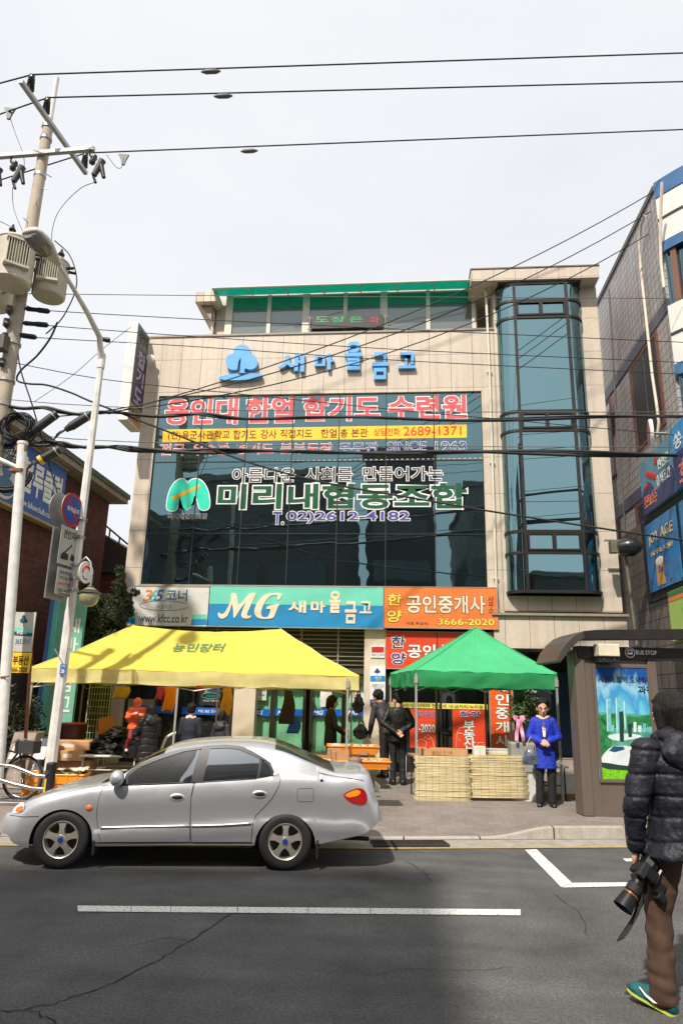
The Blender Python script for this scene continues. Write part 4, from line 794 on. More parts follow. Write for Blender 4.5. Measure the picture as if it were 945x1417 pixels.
# upright orange sign between the posters and the potted tree
vy = FY-0.45; vs_ = thing('standing_sign', 'upright orange sign with white vertical letters behind the blinds', 'sign', at(694, 1060, vy))
a_, c_ = at(681, 1045, vy), at(707, 945, vy); b = B(); b.span((a_.x, vy, 0.5), (c_.x, vy+0.12, c_.z)); b.build('panel', mat('sign hot orange', S(240, 92, 24), 0.4), vs_)
b = B(); b.span((a_.x-0.03, vy-0.01, 0.45), (a_.x, vy+0.13, c_.z)); b.span((c_.x, vy-0.01, 0.45), (c_.x+0.03, vy+0.13, c_.z)); b.span((a_.x-0.03, vy-0.01, 0.15), (c_.x+0.03, vy+0.13, 0.449)); b.build('trim', mTrim, vs_)
for i, ch in enumerate('공인중개사'): TF(vs_, ch, (685, 941+i*19, 704, 957+i*19), mTxWhite, vy, name='letter', bold=0.022, out=(mInk, 0.028))
# decal on the entrance glass
eg = thing('entrance_glass', 'dark glass panel with a pale tree decal in the entrance', 'glass panel', V(2.9, FY+0.3, 0.3)); b = B(); b.span((2.45, FY+0.3, 0.3), (3.4, FY+0.315, 2.9)); b.build('pane', mClear, eg)
shape(eg, 'decal', [(734+14*(x-.5)*1.3, 964-15*y) for x, y in tre], mat('decal grey', S(150, 156, 150), 0.5), V(0, FY+0.3, 0), NY, smooth_n=2); shape(eg, 'decal', [(734+10*math.cos(a), 966.5-1.6*math.sin(a)) for a in [i*.4 for i in range(16)]], mat('decal grey', None), V(0, FY+0.3, 0), NY, sm=False)
# blue sign on the brick wall
SX = BX+0.2
def TX(parent, t, ya, yb, za, zb, X, m, flip=False, name='lettering', **k):
    b = B(); b.text(t, V(X, (ya+yb)/2, (za+zb)/2), -YA if flip else YA, Z, abs(yb-ya), zb-za, 0.006, k.pop('bold', 0.0), lift=k.pop('lift', 0.002), **k); return b.build(name, m, parent, recalc=False)
bs_ = thing('wall_sign', 'blue sign with big white letters under the brick building eave', 'sign', V(SX, 13.5, 5.4))
b = B(); b.span((BX+0.01, 12.25, 5.5), (SX, 15.25, 6.95)); b.build('panel', mat('sign cobalt', S(44, 92, 170), 0.4, var=0.1), bs_)
b = B(); b.span((BX+0.01, 12.22, 5.44), (SX+0.02, 15.3, 5.498)); b.span((BX+0.01, 12.22, 6.952), (SX+0.02, 15.3, 7.0)); b.build('trim', mat('sign trim tan', S(170, 150, 120), 0.5), bs_)
TX(bs_, '블루클럽', 13.4, 15.1, 5.92, 6.7, SX, mTxWhite, bold=0.03); TX(bs_, 'www.blueclub.co.kr', 13.25, 15.0, 5.62, 5.76, SX, mTxWhite, bold=0.005)
b = B(); b.add([V(SX+0.004, 12.82+0.5*math.cos(a), 6.1+0.55*math.sin(a)) for a in [i*math.pi/16 for i in range(32)]], [tuple(range(32))]); b.build('roundel', mat('roundel', S(206, 206, 210), 0.5), bs_)
b = B(); b.ell(V(SX+0.008, 12.82, 6.22), (0.01, 0.2, 0.24)); b.ell(V(SX+0.008, 12.82, 5.82), (0.01, 0.36, 0.2)); b.build('figure_mark', mat('sign slate', None), bs_)
# boards on the right hand building
wx = RX-0.3
def rb(name, label, ya, yb, za, zb, X, m, cat='sign', th=0.28):
    t = thing(name, label, cat, V(X+th/2, (ya+yb)/2, za)); b = B(); b.span((X, min(ya, yb), za), (X+th, max(ya, yb), zb)); b.build('panel', m, t); return t
t = rb('wall_sign', 'teal and navy sign with a red figure and small white letters on the tiled building', 15.9, 13.92, 5.98, 7.25, wx-0.05, mat('sign grey teal', S(88, 138, 158), 0.4, var=0.12))
b = B(); wv = [V(wx-0.053, y, 5.99) for y in (15.88, 13.95)] + [V(wx-0.053, 13.95+1.93*i/16, 6.5+0.18*math.sin(i*0.62)) for i in range(17)]; b.prism(wv, V(-0.004, 0, 0)); b.build('navy_field', mat('sign indigo', S(48, 52, 104), 0.4), t)
TX(t, '편안한', 14.75, 14.1, 6.72, 6.95, wx-0.058, mTxWhite, True); TX(t, '휴식공간', 14.9, 14.1, 6.38, 6.62, wx-0.058, mTxWhite, True); TX(t, '호프&소주', 15.75, 14.95, 6.08, 6.4, wx-0.058, mat('sign salmon', S(222, 120, 90), 0.5), True, bold=0.02)
b = B(); b.ell(V(wx-0.056, 15.2, 6.75), (0.012, 0.38, 0.08), Matrix.Rotation(R(25), 3, 'X')); b.ell(V(wx-0.056, 14.85, 6.98), (0.012, 0.09, 0.1)); b.ell(V(wx-0.056, 15.55, 6.6), (0.012, 0.12, 0.06)); b.build('figure_mark', mTxRed, t)
t = rb('wall_sign', 'bright blue sign with orange and white letters cut by the right frame edge', 13.85, 11.4, 5.98, 7.3, wx-0.08, mat('sign sky', S(58, 150, 214), 0.4))
b = B(); b.span((wx-0.086, 11.42, 5.99), (wx-0.081, 13.83, 6.72)); b.build('navy_field', mat('sign indigo', None), t)
TX(t, '호프', 13.6, 12.5, 6.05, 6.5, wx-0.088, mat('sign salmon', None), True, bold=0.03); TX(t, '쏭 Cafe', 13.7, 12.3, 6.78, 7.1, wx-0.084, mTxWhite, True, bold=0.02)
mBeer = mat('beer amber', S(206, 150, 70), 0.4); mFoam = mat('beer foam', S(226, 220, 206), 0.5); mDeep = mat('poster deep blue', S(44, 120, 178), 0.35, var=0.4, sc=2.5)
for i, (ya, yb) in enumerate(((16.0, 14.15), (13.95, 12.3))):
    t = rb('window_poster', ('blue window poster with a beer mug, left of the dark mullion', 'blue window poster with a beer mug, right of the dark mullion')[i], ya, yb, 4.2, 5.75, wx-0.03, mDeep, 'poster', 0.02)
    TX(t, 'JOY AGE' if i == 0 else 'JOY', ya-0.2, yb+0.2, 5.2, 5.5, wx-0.034, mat('sign salmon pale', S(214, 190, 130), 0.5), True)
    TX(t, 'HOF & SOJU', ya-0.3, yb+0.3, 4.95, 5.08, wx-0.034, mat('sign salmon pale', None), True)
    b = B(); y = ya-0.75
    b.span((wx-0.036, y-0.22, 4.28), (wx-0.031, y+0.22, 4.75)); b.build('beer', mBeer, t); b = B(); b.ell(V(wx-0.035, y, 4.8), (0.01, 0.25, 0.1)); b.build('foam', mFoam, t)
    b = B()
    for k in range(8): b.ell(V(wx-0.034, ya-0.2-rnd.random()*1.3, 4.3+rnd.random()*0.5), (0.008, 0.04+0.04*rnd.random(), 0.05+.08*rnd.random()))
    b.build('glass_pattern', mat('poster violet', S(110, 96, 150), 0.5, var=0.4, sc=3), t)
t = rb('wall_sign', 'lime green sign with an orange stripe above the bus shelter roof', 14.4, 10.8, 3.0, 3.98, wx-0.25, mat('sign lime', S(168, 196, 98), 0.4, var=0.06))
b = B(); b.span((wx-0.256, 10.82, 3.78), (wx-0.251, 14.38, 3.86)); b.build('orange_stripe', mat('sign orange 3', None), t); b = B(); b.span((wx-0.256, 10.82, 3.861), (wx-0.251, 14.38, 3.97)); b.build('green_stripe', mat('sign leaf', S(60, 120, 70), 0.4), t)
b = B(); b.text('mart', V(wx-0.255, 12.5, 3.4), -YA, Z, 2.2, 0.55, 0.05, 0.03, lift=0.003); b.build('lettering', mat('sign letter green', S(90, 190, 96), 0.4), t, recalc=False)
t = thing('round_sign', 'oval dark red sign with a white rim on the tiled building', 'sign', V(RX-0.3, 16.4, 7.4)); q = atX(899, 600, RX-0.35)
b = B(); b.lathe([(0.33, 0.0), (0.33, 0.06), (0.30, 0.075)], q+V(0.05, 0, 0), V(-.97, .25, 0), 28); b.build('rim', mTxWhite, t, smooth=40); b = B(); b.lathe([(0.29, 0.0), (0.29, 0.006)], q+V(-0.0245, .019, 0), V(-.97, .25, 0), 28); b.build('red_face', mat('sign crimson', S(150, 22, 34), 0.4), t)
b = B(); b.tube([q+V(0.05, 0, 0), q+V(0.45, 0, 0)], 0.03, 6); b.build('bracket', mZinc, t)
# hoses and pipes on the right hand wall
hoseM = mat('cream hose', S(232, 214, 196), 0.5)
for lab, pts in (('long cream hose hanging down the tiled wall past the side windows', [(891, 298), (886, 312), (884, 340), (886, 372), (889, 400), (895, 455), (902, 520), (908, 560), (911, 585), (909, 604)]), ('short cream hose hanging at the curved corner of the tiled building', [(915.5, 252), (914, 280), (913, 330), (914, 362), (918, 398)])):
    b = B(); b.tube([atX(x, y, RX-0.12) for x, y in pts], 0.035, 8); tag(b.build('hose', hoseM, smooth=80), lab, 'hose', 'hoses on the tiled wall')
b = B(); b.tube([atX(x, y, RX-0.08) for x, y in [(842, 400), (846, 470), (851, 560), (862, 700), (864, 740)]], 0.025, 6); tag(b.build('drain_pipe', mat('grey pipe', S(100, 98, 96), 0.5), smooth=60), 'thin dark drain pipe on the tiled wall', 'pipe')
# floodlight in the gap
t = thing('floodlight', 'black dome floodlight on a bracket in the gap beside the stair tower', 'floodlight', V(5.35, 15.8, 4.8)); q = at(872, 757, 15.8)
b = B(); b.lathe([(0.02, -0.3), (0.17, -0.26), (0.21, -0.1), (0.22, 0.05), (0.12, 0.2), (0.03, 0.26)], q, V(1, -0.25, 0.05), 20); b.build('housing', mat('black lacquer', (0.02, 0.02, 0.021, 1), 0.25), t, smooth=60)
b = B(); b.box(q+V(-0.35, 0.1, 0.02), (0.16, 0.2, 0.28)); b.span(q+V(-0.5, 0.2, 0.19), q+V(0.1, 0.26, 0.22)); b.tube([q+V(-0.1, 0.1, -0.2), q+V(-0.06, 0.15, -0.7), q+V(0.0, 0.15, -2.2)], 0.035, 6); b.build('bracket', mat('bracket olive', S(110, 106, 90), 0.6), t)
# ------------------------------------------------------------------ street furniture: poles, lamps, signs on poles
ST = V(1, 0.165, 0).normalized(); SN = V(-ST.y, ST.x, 0)            # along the street, across it
UY = 11.5; UX = -7.66
mInsul = mat('brown porcelain', (0.03, 0.022, 0.02, 1), 0.25); mCan = mat('transformer grey', S(196, 188, 168), 0.5, var=0.12, sc=5)
up = thing('utility_pole', 'tall concrete utility pole with crossarms at the left edge', 'utility pole', V(UX, UY, 0.15))
zc = at(66, 176, UY).z; ztop = at(78, 108, UY).z
b = B(); b.tube([V(UX, UY, 0.1), V(UX, UY, 4), V(UX, UY, 8), V(UX, UY, zc)], [0.19, 0.165, 0.14, 0.105], 20); b.build('shaft', mConcP, up, smooth=60)
b = B(); b.tube([V(UX+0.02, UY, zc-0.5), V(UX+0.02, UY, ztop)], 0.055, 12); b.build('top_pipe', mPoleW, up, smooth=60)
b = B()
for z in (zc-0.35, zc-0.05, zc-1.3): b.lathe([(0.125, 0), (0.125, 0.07)], V(UX, UY, z), Z, 16)
for z in (6.2, 6.6, 7.0, 7.5, 8.3): b.lathe([(0.165, 0), (0.165, 0.05)], V(UX, UY, z), Z, 16)
for i in range(9): a = i*0.9; b.tube([V(UX+0.1*math.cos(a), UY+.1*math.sin(a), 8.8+i*0.45), V(UX+0.24*math.cos(a), UY+.24*math.sin(a), 8.8+i*0.45)], 0.010, 5)
b.build('clamp', mZinc, up, smooth=40)
zA = at(71, 183, UY-0.15).z; A0, A1 = gnd(29, 112, zA), gnd(119.5, 240, zA)
zB = at(62, 211, UY-0.15).z; B0, B1 = gnd(-30, 219, zB), gnd(131, 206, zB)
for p, q in ((A0, A1), (B0, B1)):
    d = (q-p).normalized(); s_ = V(-d.y, d.x, 0)*0.045; b = B(); b.loft([[p_ + a for a in (s_-Z*.045, s_+Z*.045, -s_+Z*.045, -s_-Z*.045)] for p_ in (p, q)]); b.build('crossarm', mZinc, up, bevel=0.006)
def insul(p, h=0.42, r=0.085):
    prof = [(0.03, 0)]
    for k in range(5): z = h*0.12+k*h*0.15; prof += [(r*(1-0.05*k), z), (r*0.6, z+h*0.07)]
    prof += [(r*0.7, h*0.92), (r*0.3, h)]
    b = B(); b.lathe(prof, p, Z, 14); b.build('insulator', mInsul, up, smooth=50); return p+Z*h
def onarm(P, Q, px):                      # point on a crossarm whose image column is px
    lo, hi = 0.0, 1.0
    f = lambda t: (lambda q: 472.5+FPX*((q-CAM).dot(_rt))/((q-CAM).dot(_fw)))(P.lerp(Q, t))
    for _ in range(40):
        m_ = (lo+hi)/2
        if (f(m_) < px) == (f(0) < f(1)): lo = m_
        else: hi = m_
    return P.lerp(Q, lo)
i1, i2, i3 = [insul(onarm(A0, A1, c)+Z*0.045) for c in (41, 63, 116)]
def cutout(p, k=1.0):
    b = B(); b.tube([p, p-Z*0.14*k, p+V(.1, -.02, -0.3)*k], 0.02, 6); b.lathe([(0.05, 0), (0.07, 0.05), (0.05, 0.1), (0.07, 0.15), (0.04, 0.22)], p+V(.09, -.02, -0.45)*k, V(0.3, 0, 1), 10); b.build('hanger', mInsul, up, smooth=50)
    b = B(); b.tube([p+V(0.42, -.05, -0.38)*k, p+V(0.22, -.04, -0.85)*k], [0.075, 0.06], 10); b.build('fuse_tube', mat('fuse grey', S(86, 84, 82), 0.5), up, smooth=50)
    b = B(); b.tube([p+V(0.38, -.05, -0.5)*k, p+V(0.52, -.05, -0.95)*k], [0.06, 0.04], 8); b.tube([p+V(0.2, -.04, -0.85)*k, p+V(0.3, -.04, -1.1)*k], 0.03, 6); b.build('fuse_cover', mBlack, up, smooth=50)
    return p+V(0.28, -.04, -1.08)*k
k1 = cutout(onarm(B0, B1, 126)-Z*0.05, 0.75); k2 = cutout(onarm(B0, B1, 17)-Z*0.05, 0.75); k3 = cutout(onarm(B0, B1, -14)-Z*0.05, 0.75)
def transformer(c, r, h, ang, label):
    t = thing('transformer', label, 'transformer', c, 'transformers on the utility pole'); b = B(); b.lathe([(r*.9, 0), (r, .04), (r, h*.94), (r*1.04, h*.945), (r*1.04, h*.965), (r*.96, h), (0.05, h*1.05)], c, Z, 26); b.build('tank', mCan, t, smooth=40)
    d = V(math.cos(ang), math.sin(ang), 0); s_ = V(-d.y, d.x, 0); b = B()
    for k in range(9): o = (k-4)*r*0.13; b.box(c+d*(r*1.0)+s_*o+Z*h*0.55, (0.11, 0.014, h*0.55), M=Matrix(((d.x, s_.x, 0), (d.y, s_.y, 0), (0, 0, 1))))
    for zz_ in (.26, .84): b.box(c+d*(r*1.0)+Z*h*zz_, (0.13, r*1.25, 0.05), M=Matrix(((d.x, s_.x, 0), (d.y, s_.y, 0), (0, 0, 1))))
    b.build('radiator', mCan, t, bevel=0.004)
    for a in (ang-.7, ang+.9): q = c+V(math.cos(a), math.sin(a), 0)*r*0.6+Z*h; b = B(); b.lathe([(.05, 0), (.075, .05), (.045, .09), (.07, .13), (.04, .18), (.015, .26)], q, Z, 12); b.build('bushing', mInsul, t, smooth=50)
    for a in (ang+1.2, ang+1.6): q = c+V(math.cos(a), math.sin(a), 0)*r*1.0+Z*h*0.8; b = B(); b.tube([q, q+V(math.cos(a), math.sin(a), 0)*.14], 0.03, 6); b.build('terminal', mInsul, t, smooth=50)
    b = B(); dd = V(UX, UY, 0)-V(c.x, c.y, 0); b.tube([c+Z*h*.3, V(UX, UY, c.z+h*.3)], 0.05, 6); b.tube([c+Z*h*.75, V(UX, UY, c.z+h*.75)], 0.05, 6); b.build('bracket', mZinc, t)
    return c+Z*h
q1 = at(15, 395, UY-0.5); q2 = at(67, 412, UY+0.1); q3 = at(-8, 425, UY+0.6)
tA = transformer(V(q1.x, UY-0.5, q1.z), 0.36, 0.95, R(-50), 'large grey transformer can nearest the camera on the utility pole')
tB = transformer(V(q2.x, UY+0.1, q2.z), 0.32, 0.82, R(-70), 'grey transformer can right of the pole, behind the street lamp head')
tC = transformer(V(q3.x, UY+0.6, q3.z), 0.32, 0.82, R(180), 'lowest grey transformer can, half cut by the left frame edge')
for (x, y) in ((14, 427), (10, 445), (8, 465), (4, 500)):
    b = B(); q = at(x, y, UY-0.2); b.lathe([(.03, -.06), (.06, -.05), (.03, 0), (.06, .05), (.03, .06)], q, Z, 10); b.box(q+V(-.05, .1, 0), (.06, .2, .16)); b.build('spool_rack', mat('rack grey', S(96, 90, 82), 0.6, var=0.3), up)
b = B(); b.box(at(3, 475, UY-.25), (.2, .2, .3)); b.build('junction_box', mat('rack grey', None), up, bevel=.01)

# cables
def sp(px, py, off=0.0): return onplane(px, py, V(UX, UY, 0)+SN*off, SN)
def cable(label, pts, r, m=mWire, grp='power and telephone cables', curve=True):
    if curve and len(pts) > 2:
        o = []
        for i in range(len(pts)-1):
            p0 = pts[max(i-1, 0)]; p1 = pts[i]; p2 = pts[i+1]; p3 = pts[min(i+2, len(pts)-1)]
            for k in range(6): t = k/6; o.append(0.5*((2*p1)+(-p0+p2)*t+(2*p0-5*p1+4*p2-p3)*t*t+(-p0+3*p1-3*p2+p3)*t**3))
        pts = o+[pts[-1]]
    b = B(); b.tube(pts, r, 6); return tag(b.build('cable', m, smooth=180), label, 'cable', grp)
def sagged(P, Q, sag, n=16): return [P.lerp(Q, i/n)-Z*sag*4*(i/n)*(1-i/n) for i in range(n+1)]
def through(P, px, py, hint): # continue from P parallel to the street to the image point
    n = SN; return onplane(px, py, P, n)
sleeve = B()
for lab, I, L_, R_, sl_ in (('topmost bare power line across the sky', i1, (-40, 126), (1000, 71.5), (292, 99)), ('second power line across the sky', i2, (-40, 172), (1000, 111.5), (309, 133)), ('third power line across the sky, sloping up to the right', i3, (-40, 262), (1000, 177), (345, 209))):
    e = through(I, R_[0], R_[1], 0); l_ = onplane(L_[0], L_[1], I, (SN+ST*0.5).normalized())
    cable(lab, [l_, I, e], 0.017, curve=False)
    s_ = through(I, sl_[0], sl_[1], 0); d = (e-I).normalized(); b = B(); b.tube([s_-d*.2, s_-d*.1, s_+d*.1, s_+d*.2], [.015, .05, .05, .015], 8); tag(b.build('line_splice', mWireG, smooth=60), 'grey sleeve on the '+lab.split(' line')[0].replace(' bare', '')+' line', 'splice', 'sleeves on the power lines')
for lab, (x, y), I in (('grey wedge clamp hanging on the third power line', (171, 216), i3), ('grey wedge clamp hanging on the second power line, left of the pole', (13, 152), i2)):
    q = through(I, x, y, 0) if x > 100 else onplane(x, y, I, (SN+ST*0.5).normalized())
    b = B(); b.prism([q+ST*a+Z*c_ for a, c_ in ((-.12, .06), (.12, .06), (.07, -.08), (.04, -.22), (-.02, -.22), (-.05, -.08))], SN*0.05); tag(b.build('wedge_clamp', mat('fuse grey', None)), lab, 'clamp')
jm = 'thin jumper wires on the utility pole'
cable('thin jumper wire looping from the right fuse down to the transformer', [k1, sp(110, 262), sp(82, 292), sp(72, 325), tB+V(0, 0, .2)], 0.008, mWireG, jm)
cable('thin jumper wire from the wedge clamp to the right fuse', [sp(172, 218), sp(168, 232), sp(160, 230), sp(148, 214)], 0.007, mWireG, jm)
cable('thin jumper wire from the left wedge clamp down to the left fuse', [sp(13, 158), sp(22, 185), sp(33, 215), sp(34, 238)], 0.007, mWireG, jm)
cable('thin jumper wire from the left fuse to the big transformer', [k2, sp(18, 262), sp(20, 290), tA+V(0.1, 0, .2)], 0.008, mWireG, jm)
cable('thin jumper wire curving from the big transformer to the left', [sp(0, 306), sp(12, 312), tA+V(-.05, -.05, .25)], 0.008, mWireG, jm)
cable('dark service loop hanging right of the transformers', [sp(76, 333), sp(96, 352), sp(106, 380), sp(104, 405), sp(88, 438), sp(72, 455), sp(64, 462)], 0.013, mWire, jm)
cable('dark service loop crossing below the low voltage rack', [sp(80, 446), sp(70, 468), sp(52, 492), sp(30, 512), sp(24, 526), sp(40, 531), sp(66, 533), sp(100, 544), sp(130, 557), sp(245, 602), sp(345, 640), sp(450, 668), sp(570, 689), sp(700, 711), sp(945, 748), sp(1010, 755)], 0.020, mWire)
for i, (lab, pts) in enumerate((('thin white service wire level across the roof line', [(40, 406.5), (400, 410), (945, 413), (1000, 413)]), ('thin service wire under the roof line', [(30, 424), (70, 430), (260, 441), (540, 455), (840, 469), (1000, 476)]), ('thin service wire across the blue tree emblem', [(25, 444), (62, 450), (260, 465), (540, 483), (840, 497), (1000, 504)]), ('thin service wire just below the blue letters', [(15, 462), (50, 467), (260, 479), (540, 498), (840, 513), (1000, 520)]), ('thin service wire sloping behind the purple blade sign', [(5, 498), (60, 510), (160, 527), (360, 548), (560, 568), (1000, 608)]))):
    cable(lab, [sp(*p) for p in pts], 0.0085 if i else 0.008, mWireG if i == 0 else mWire)
for (x0, y0, x1, y1), lab in (((35, 427, 70, 431), 'upper black insulating sleeve at the low voltage rack'), ((32, 447, 68, 450), 'middle black insulating sleeve at the low voltage rack'), ((8, 461, 52, 467), 'lower black insulating sleeve at the low voltage rack'), ((139, 469, 153, 471), 'black insulating sleeve behind the street lamp bend')):
    P, Q = sp(x0, y0), sp(x1, y1); b = B(); b.tube([P, P.lerp(Q, .1), P.lerp(Q, .45), P.lerp(Q, .55), P.lerp(Q, .92), Q], [.02, .05, .045, .055, .055, .015], 8); tag(b.build('wire_sleeve', mBlack, smooth=60), lab, 'wire sleeve', 'black sleeves on the service wires')
def bundle(name_, base, seed, r):
    q = random.Random(seed); P = [sp(*p) for p in base]
    for k in range(4):
        ph = q.random()*6; o = []
        for i in range(len(P)-1):
            for j in range(10):
                t = (i*10+j)*0.55; p = P[i].lerp(P[i+1], j/10); a = ph+t*0.9; o.append(p+SN*math.cos(a)*0.035+Z*(math.sin(a)*0.035+0.02*math.sin(t*.37+ph)))
        o.append(P[-1]); cable(('thick', 'second', 'third', 'thinnest')[k]+' strand of the '+name_, o, r*(1, .8, .6, .4)[k], mWire, name_, curve=False)
    o = [p+Z*0.14 for p in P]; cable('grey messenger wire above the '+name_, o, 0.008, mWireG, name_, curve=False)
bundle('upper telephone cable bundle', [(-40, 558), (20, 563), (80, 568), (150, 572), (250, 576), (345, 577), (600, 579), (945, 579), (1010, 579)], 2, 0.034)
bundle('lower telephone cable bundle', [(-40, 622), (10, 616), (60, 613), (100, 617), (180, 621), (345, 625), (600, 627), (945, 628), (1010, 628)], 3, 0.034)
RF = V(RX+0.1, 14.3, ZR+0.1)
for i, (yo, lab) in enumerate(((0, 'topmost drop wire rising to the corner building roof'), (-.25, 'middle drop wire rising to the corner building roof'), (-.6, 'lowest drop wire rising to the corner building roof'))):
    cable(lab, sagged(sp(150-40*i, 573+2*i), RF+V(0.1*i, 0.3*i, yo), 0.55+.22*i), 0.012, mWire, 'drop wires to the corner building', curve=False)
cable('thin guy wire rising from the cable coil', [sp(48, 556), sp(100, 520), sp(140, 485), sp(182, 452)], 0.006, mWireG)
cable('slack dark wire hanging from the pole to the cable coil', [sp(24, 480), sp(30, 515), sp(45, 560), sp(62, 620), sp(82, 690)], 0.014)
# cable coil and splice closures
t = thing('cable_coil', 'big coil of spare black cable hung on the telephone bundle', 'cable coil', sp(25, 600, -.1)); cc = sp(25, 592, -0.12); b = B()
for k in range(16):
    rr_ = 0.23+0.012*(k % 6)+rnd.uniform(-.02, .02); ex = rnd.uniform(.85, 1.08); o = V(rnd.uniform(-.05, .05), rnd.uniform(-.1, .1), rnd.uniform(-.05, .05)); b.tube([cc+o+ST*rr_*ex*math.cos(a)+Z*rr_*math.sin(a)+SN*0.05*math.sin(a*2+k) for a in [j*2*math.pi/28 for j in range(29)]], 0.013, 5, caps=False)
b.build('loop', mWire, t, smooth=180)
b = B(); c3 = sp(10, 655, -.1)
for k in range(9):
    rr_ = 0.34+.014*k; b.tube([c3+ST*rr_*math.cos(a)+Z*rr_*.8*math.sin(a)+SN*.03*math.sin(k) for a in [math.pi*0.95+j*math.pi*1.1/18 for j in range(19)]], 0.012, 5)
for k in range(10): q = sp(rnd.uniform(-5, 16), rnd.uniform(600, 625)); b.tube([q, q+ST*.2+Z*rnd.uniform(-.2, .2), q+ST*.1-Z*.3, q+ST*.4-Z*rnd.uniform(.2, .5)], 0.012, 5)
b.build('loose_end', mWire, t, smooth=180)
mClos = mat('closure black', (0.022, 0.026, 0.024, 1), 0.5)
for lab, P, Q, yel in (('black splice closure beside the cable coil', (48, 600), (82, 575), 0), ('black splice closure hanging left of the street lamp post', (93, 598), (128, 576), 0), ('black splice closure with a yellow end on the lower bundle', (56, 641), (86, 624), 1)):
    p, q = sp(*P), sp(*Q); p -= SN*.1; q -= SN*.1; d = (q-p).normalized(); t = thing('splice_closure', lab, 'splice closure', p, 'splice closures on the telephone bundles')
    b = B(); b.tube([p, p+d*.12, p+d*.121, q-d*.1, q-d*.099, q], [.05, .075, .085, .085, .09, .08], 14); b.build('body', mClos, t, smooth=40)
    for k in range(3): b = B(); b.tube([p+d*.03, p-d*.12+Z*.02*k, p-d*.25+Z*(.05*k-.05)+ST*.02*k], .014, 6); b.build('tail', mWire, t, smooth=180)
    b = B(); b.lathe([(.092, 0), (.092, .02)], q-d*.09, d, 14); b.build('ring', mat('ring grey', S(190, 190, 180), 0.5), t)
    if yel: b = B(); b.lathe([(.094, -.03), (.094, .04)], p+d*.05, d, 14); b.build('end_cap', mat('yellow cap', S(220, 180, 40), 0.5), t)
# street lamp
LY = 11.3; LX = at(88, 920, LY).x
lamp = thing('street_lamp', 'white tapered street lamp with a curved arm over the road', 'street lamp', V(LX, LY, 0.15))
zl = at(146, 500, LY).z
b = B(); b.tube([V(LX, LY, 0.1), V(LX, LY, zl)], [0.098, 0.06], 8); b.build('post', mPoleW, lamp, smooth=20)
hd = at(82, 366, 9.75); arm = [V(LX, LY, zl-0.02), V(LX-.005, LY-.04, zl+.12), at(138, 466, 11.05), at(121, 432, 10.6), at(100, 396, 10.1), hd]
b = B(); b.tube(arm, [.062, .06, .052, .046, .04, .036], 10); b.build('arm', mPoleW, lamp, smooth=60)
b = B(); b.lathe([(.07, -.15), (.072, .1), (.06, .16)], V(LX, LY, zl), Z, 10); b.build('collar', mPoleW, lamp, smooth=40)
h1 = at(40, 318, 9.0); d = (h1-hd); dl = d.length; d.normalize(); s_ = d.cross(Z).normalized(); n_up = s_.cross(d); rings = []
for t_, wd, hh in ((0, .05, .05), (.1, .08, .07), (.3, .13, .09), (.5, .19, .11), (.7, .205, .115), (.88, .19, .10), (.97, .15, .08), (1.0, .09, .05)):
    c_ = hd+d*dl*t_; rings.append([c_+s_*wd*math.copysign(abs(math.cos(a))**.7, math.cos(a))+n_up*(hh if math.sin(a) > 0 else hh*.5)*math.copysign(abs(math.sin(a))**.8, math.sin(a)) for a in [i*math.pi/10 for i in range(20)]])
b = B(); b.loft(rings); b.build('lamp_head', mat('lamp shell', S(206, 198, 182), 0.4, var=0.1), lamp, smooth=60)
rings = []
for t_, wd in ((.38, .10), (.5, .165), (.7, .18), (.86, .165), (.95, .12)):
    c_ = hd+d*dl*t_-n_up*.055; rings.append([c_+s_*wd*math.cos(a)+n_up*(.01 if math.sin(a) > 0 else .075)*math.sin(a) for a in [i*math.pi/8 for i in range(16)]])
b = B(); b.loft(rings); b.build('lens', mat('lamp lens', S(120, 122, 120), 0.12, var=0.3, sc=6, spec=0.8), lamp, smooth=60)
# number plate, wires and sticker on the post
t = thing('pole_plate', 'small blue and white number plate low on the street lamp post', 'plate', at(88, 926, LY-.1)); q = at(88, 926, LY-.105); b = B(); b.box(q, (.11, .012, .17)); b.build('panel', mat('plate blue', S(70, 110, 160), 0.5), t); b = B(); b.text('26', q+V(0, -.008, -.03), XA, Z, .06, .06, .003, .02); b.text('가로등', q+V(0, -.008, .05), XA, Z, .08, .04, .003, .0); b.build('lettering', mTxWhite, t, recalc=False)
b = B(); b.tube([q+V(-.02, 0, .1), at(76, 898, LY-.12)], .008, 5); b.tube([q+V(.02, 0, .1), at(94, 897, LY-.12)], .008, 5); b.build('wire_prong', mZinc, t)
# signs fixed to the lamp post; they face along the street
fX = ST; 
def disc_sign(name, label, c, r, n, face, rimc, cat, grp=None):
    t = thing(name, label, cat, c, grp); b = B(); b.lathe([(r, -.012), (r, 0)], c, n, 32); b.build('back', mZinc, t, smooth=40)
    b = B(); b.lathe([(r*.995, 0.001), (r*.995, .004)], c, n, 32); b.build('rim', rimc, t, smooth=40); b = B(); b.lathe([(r*.80, .005), (r*.80, .008)], c, n, 32); b.build('face', face, t, smooth=40); return t
cN = at(101, 706, LY-.28); mSR = mat('sign red rim', S(176, 36, 44), 0.4); mSB = mat('sign round blue', S(44, 72, 156), 0.4)
fX = (ST*.95+V(ST.y, -ST.x, 0)*.31).normalized()
t = disc_sign('no_parking_sign', 'round blue and red no parking sign on the street lamp post', cN, 0.30, fX, mSB, mSR, 'traffic sign')
b = B(); dd = V(-fX.y, fX.x, 0); b.text('주차금지', cN+fX*.009, dd, Z, .34, .09, .003, .012, lift=.001); b.build('lettering', mTxWhite, t, recalc=False)
b = B(); e1 = (dd-Z).normalized(); e2 = (dd+Z).normalized()
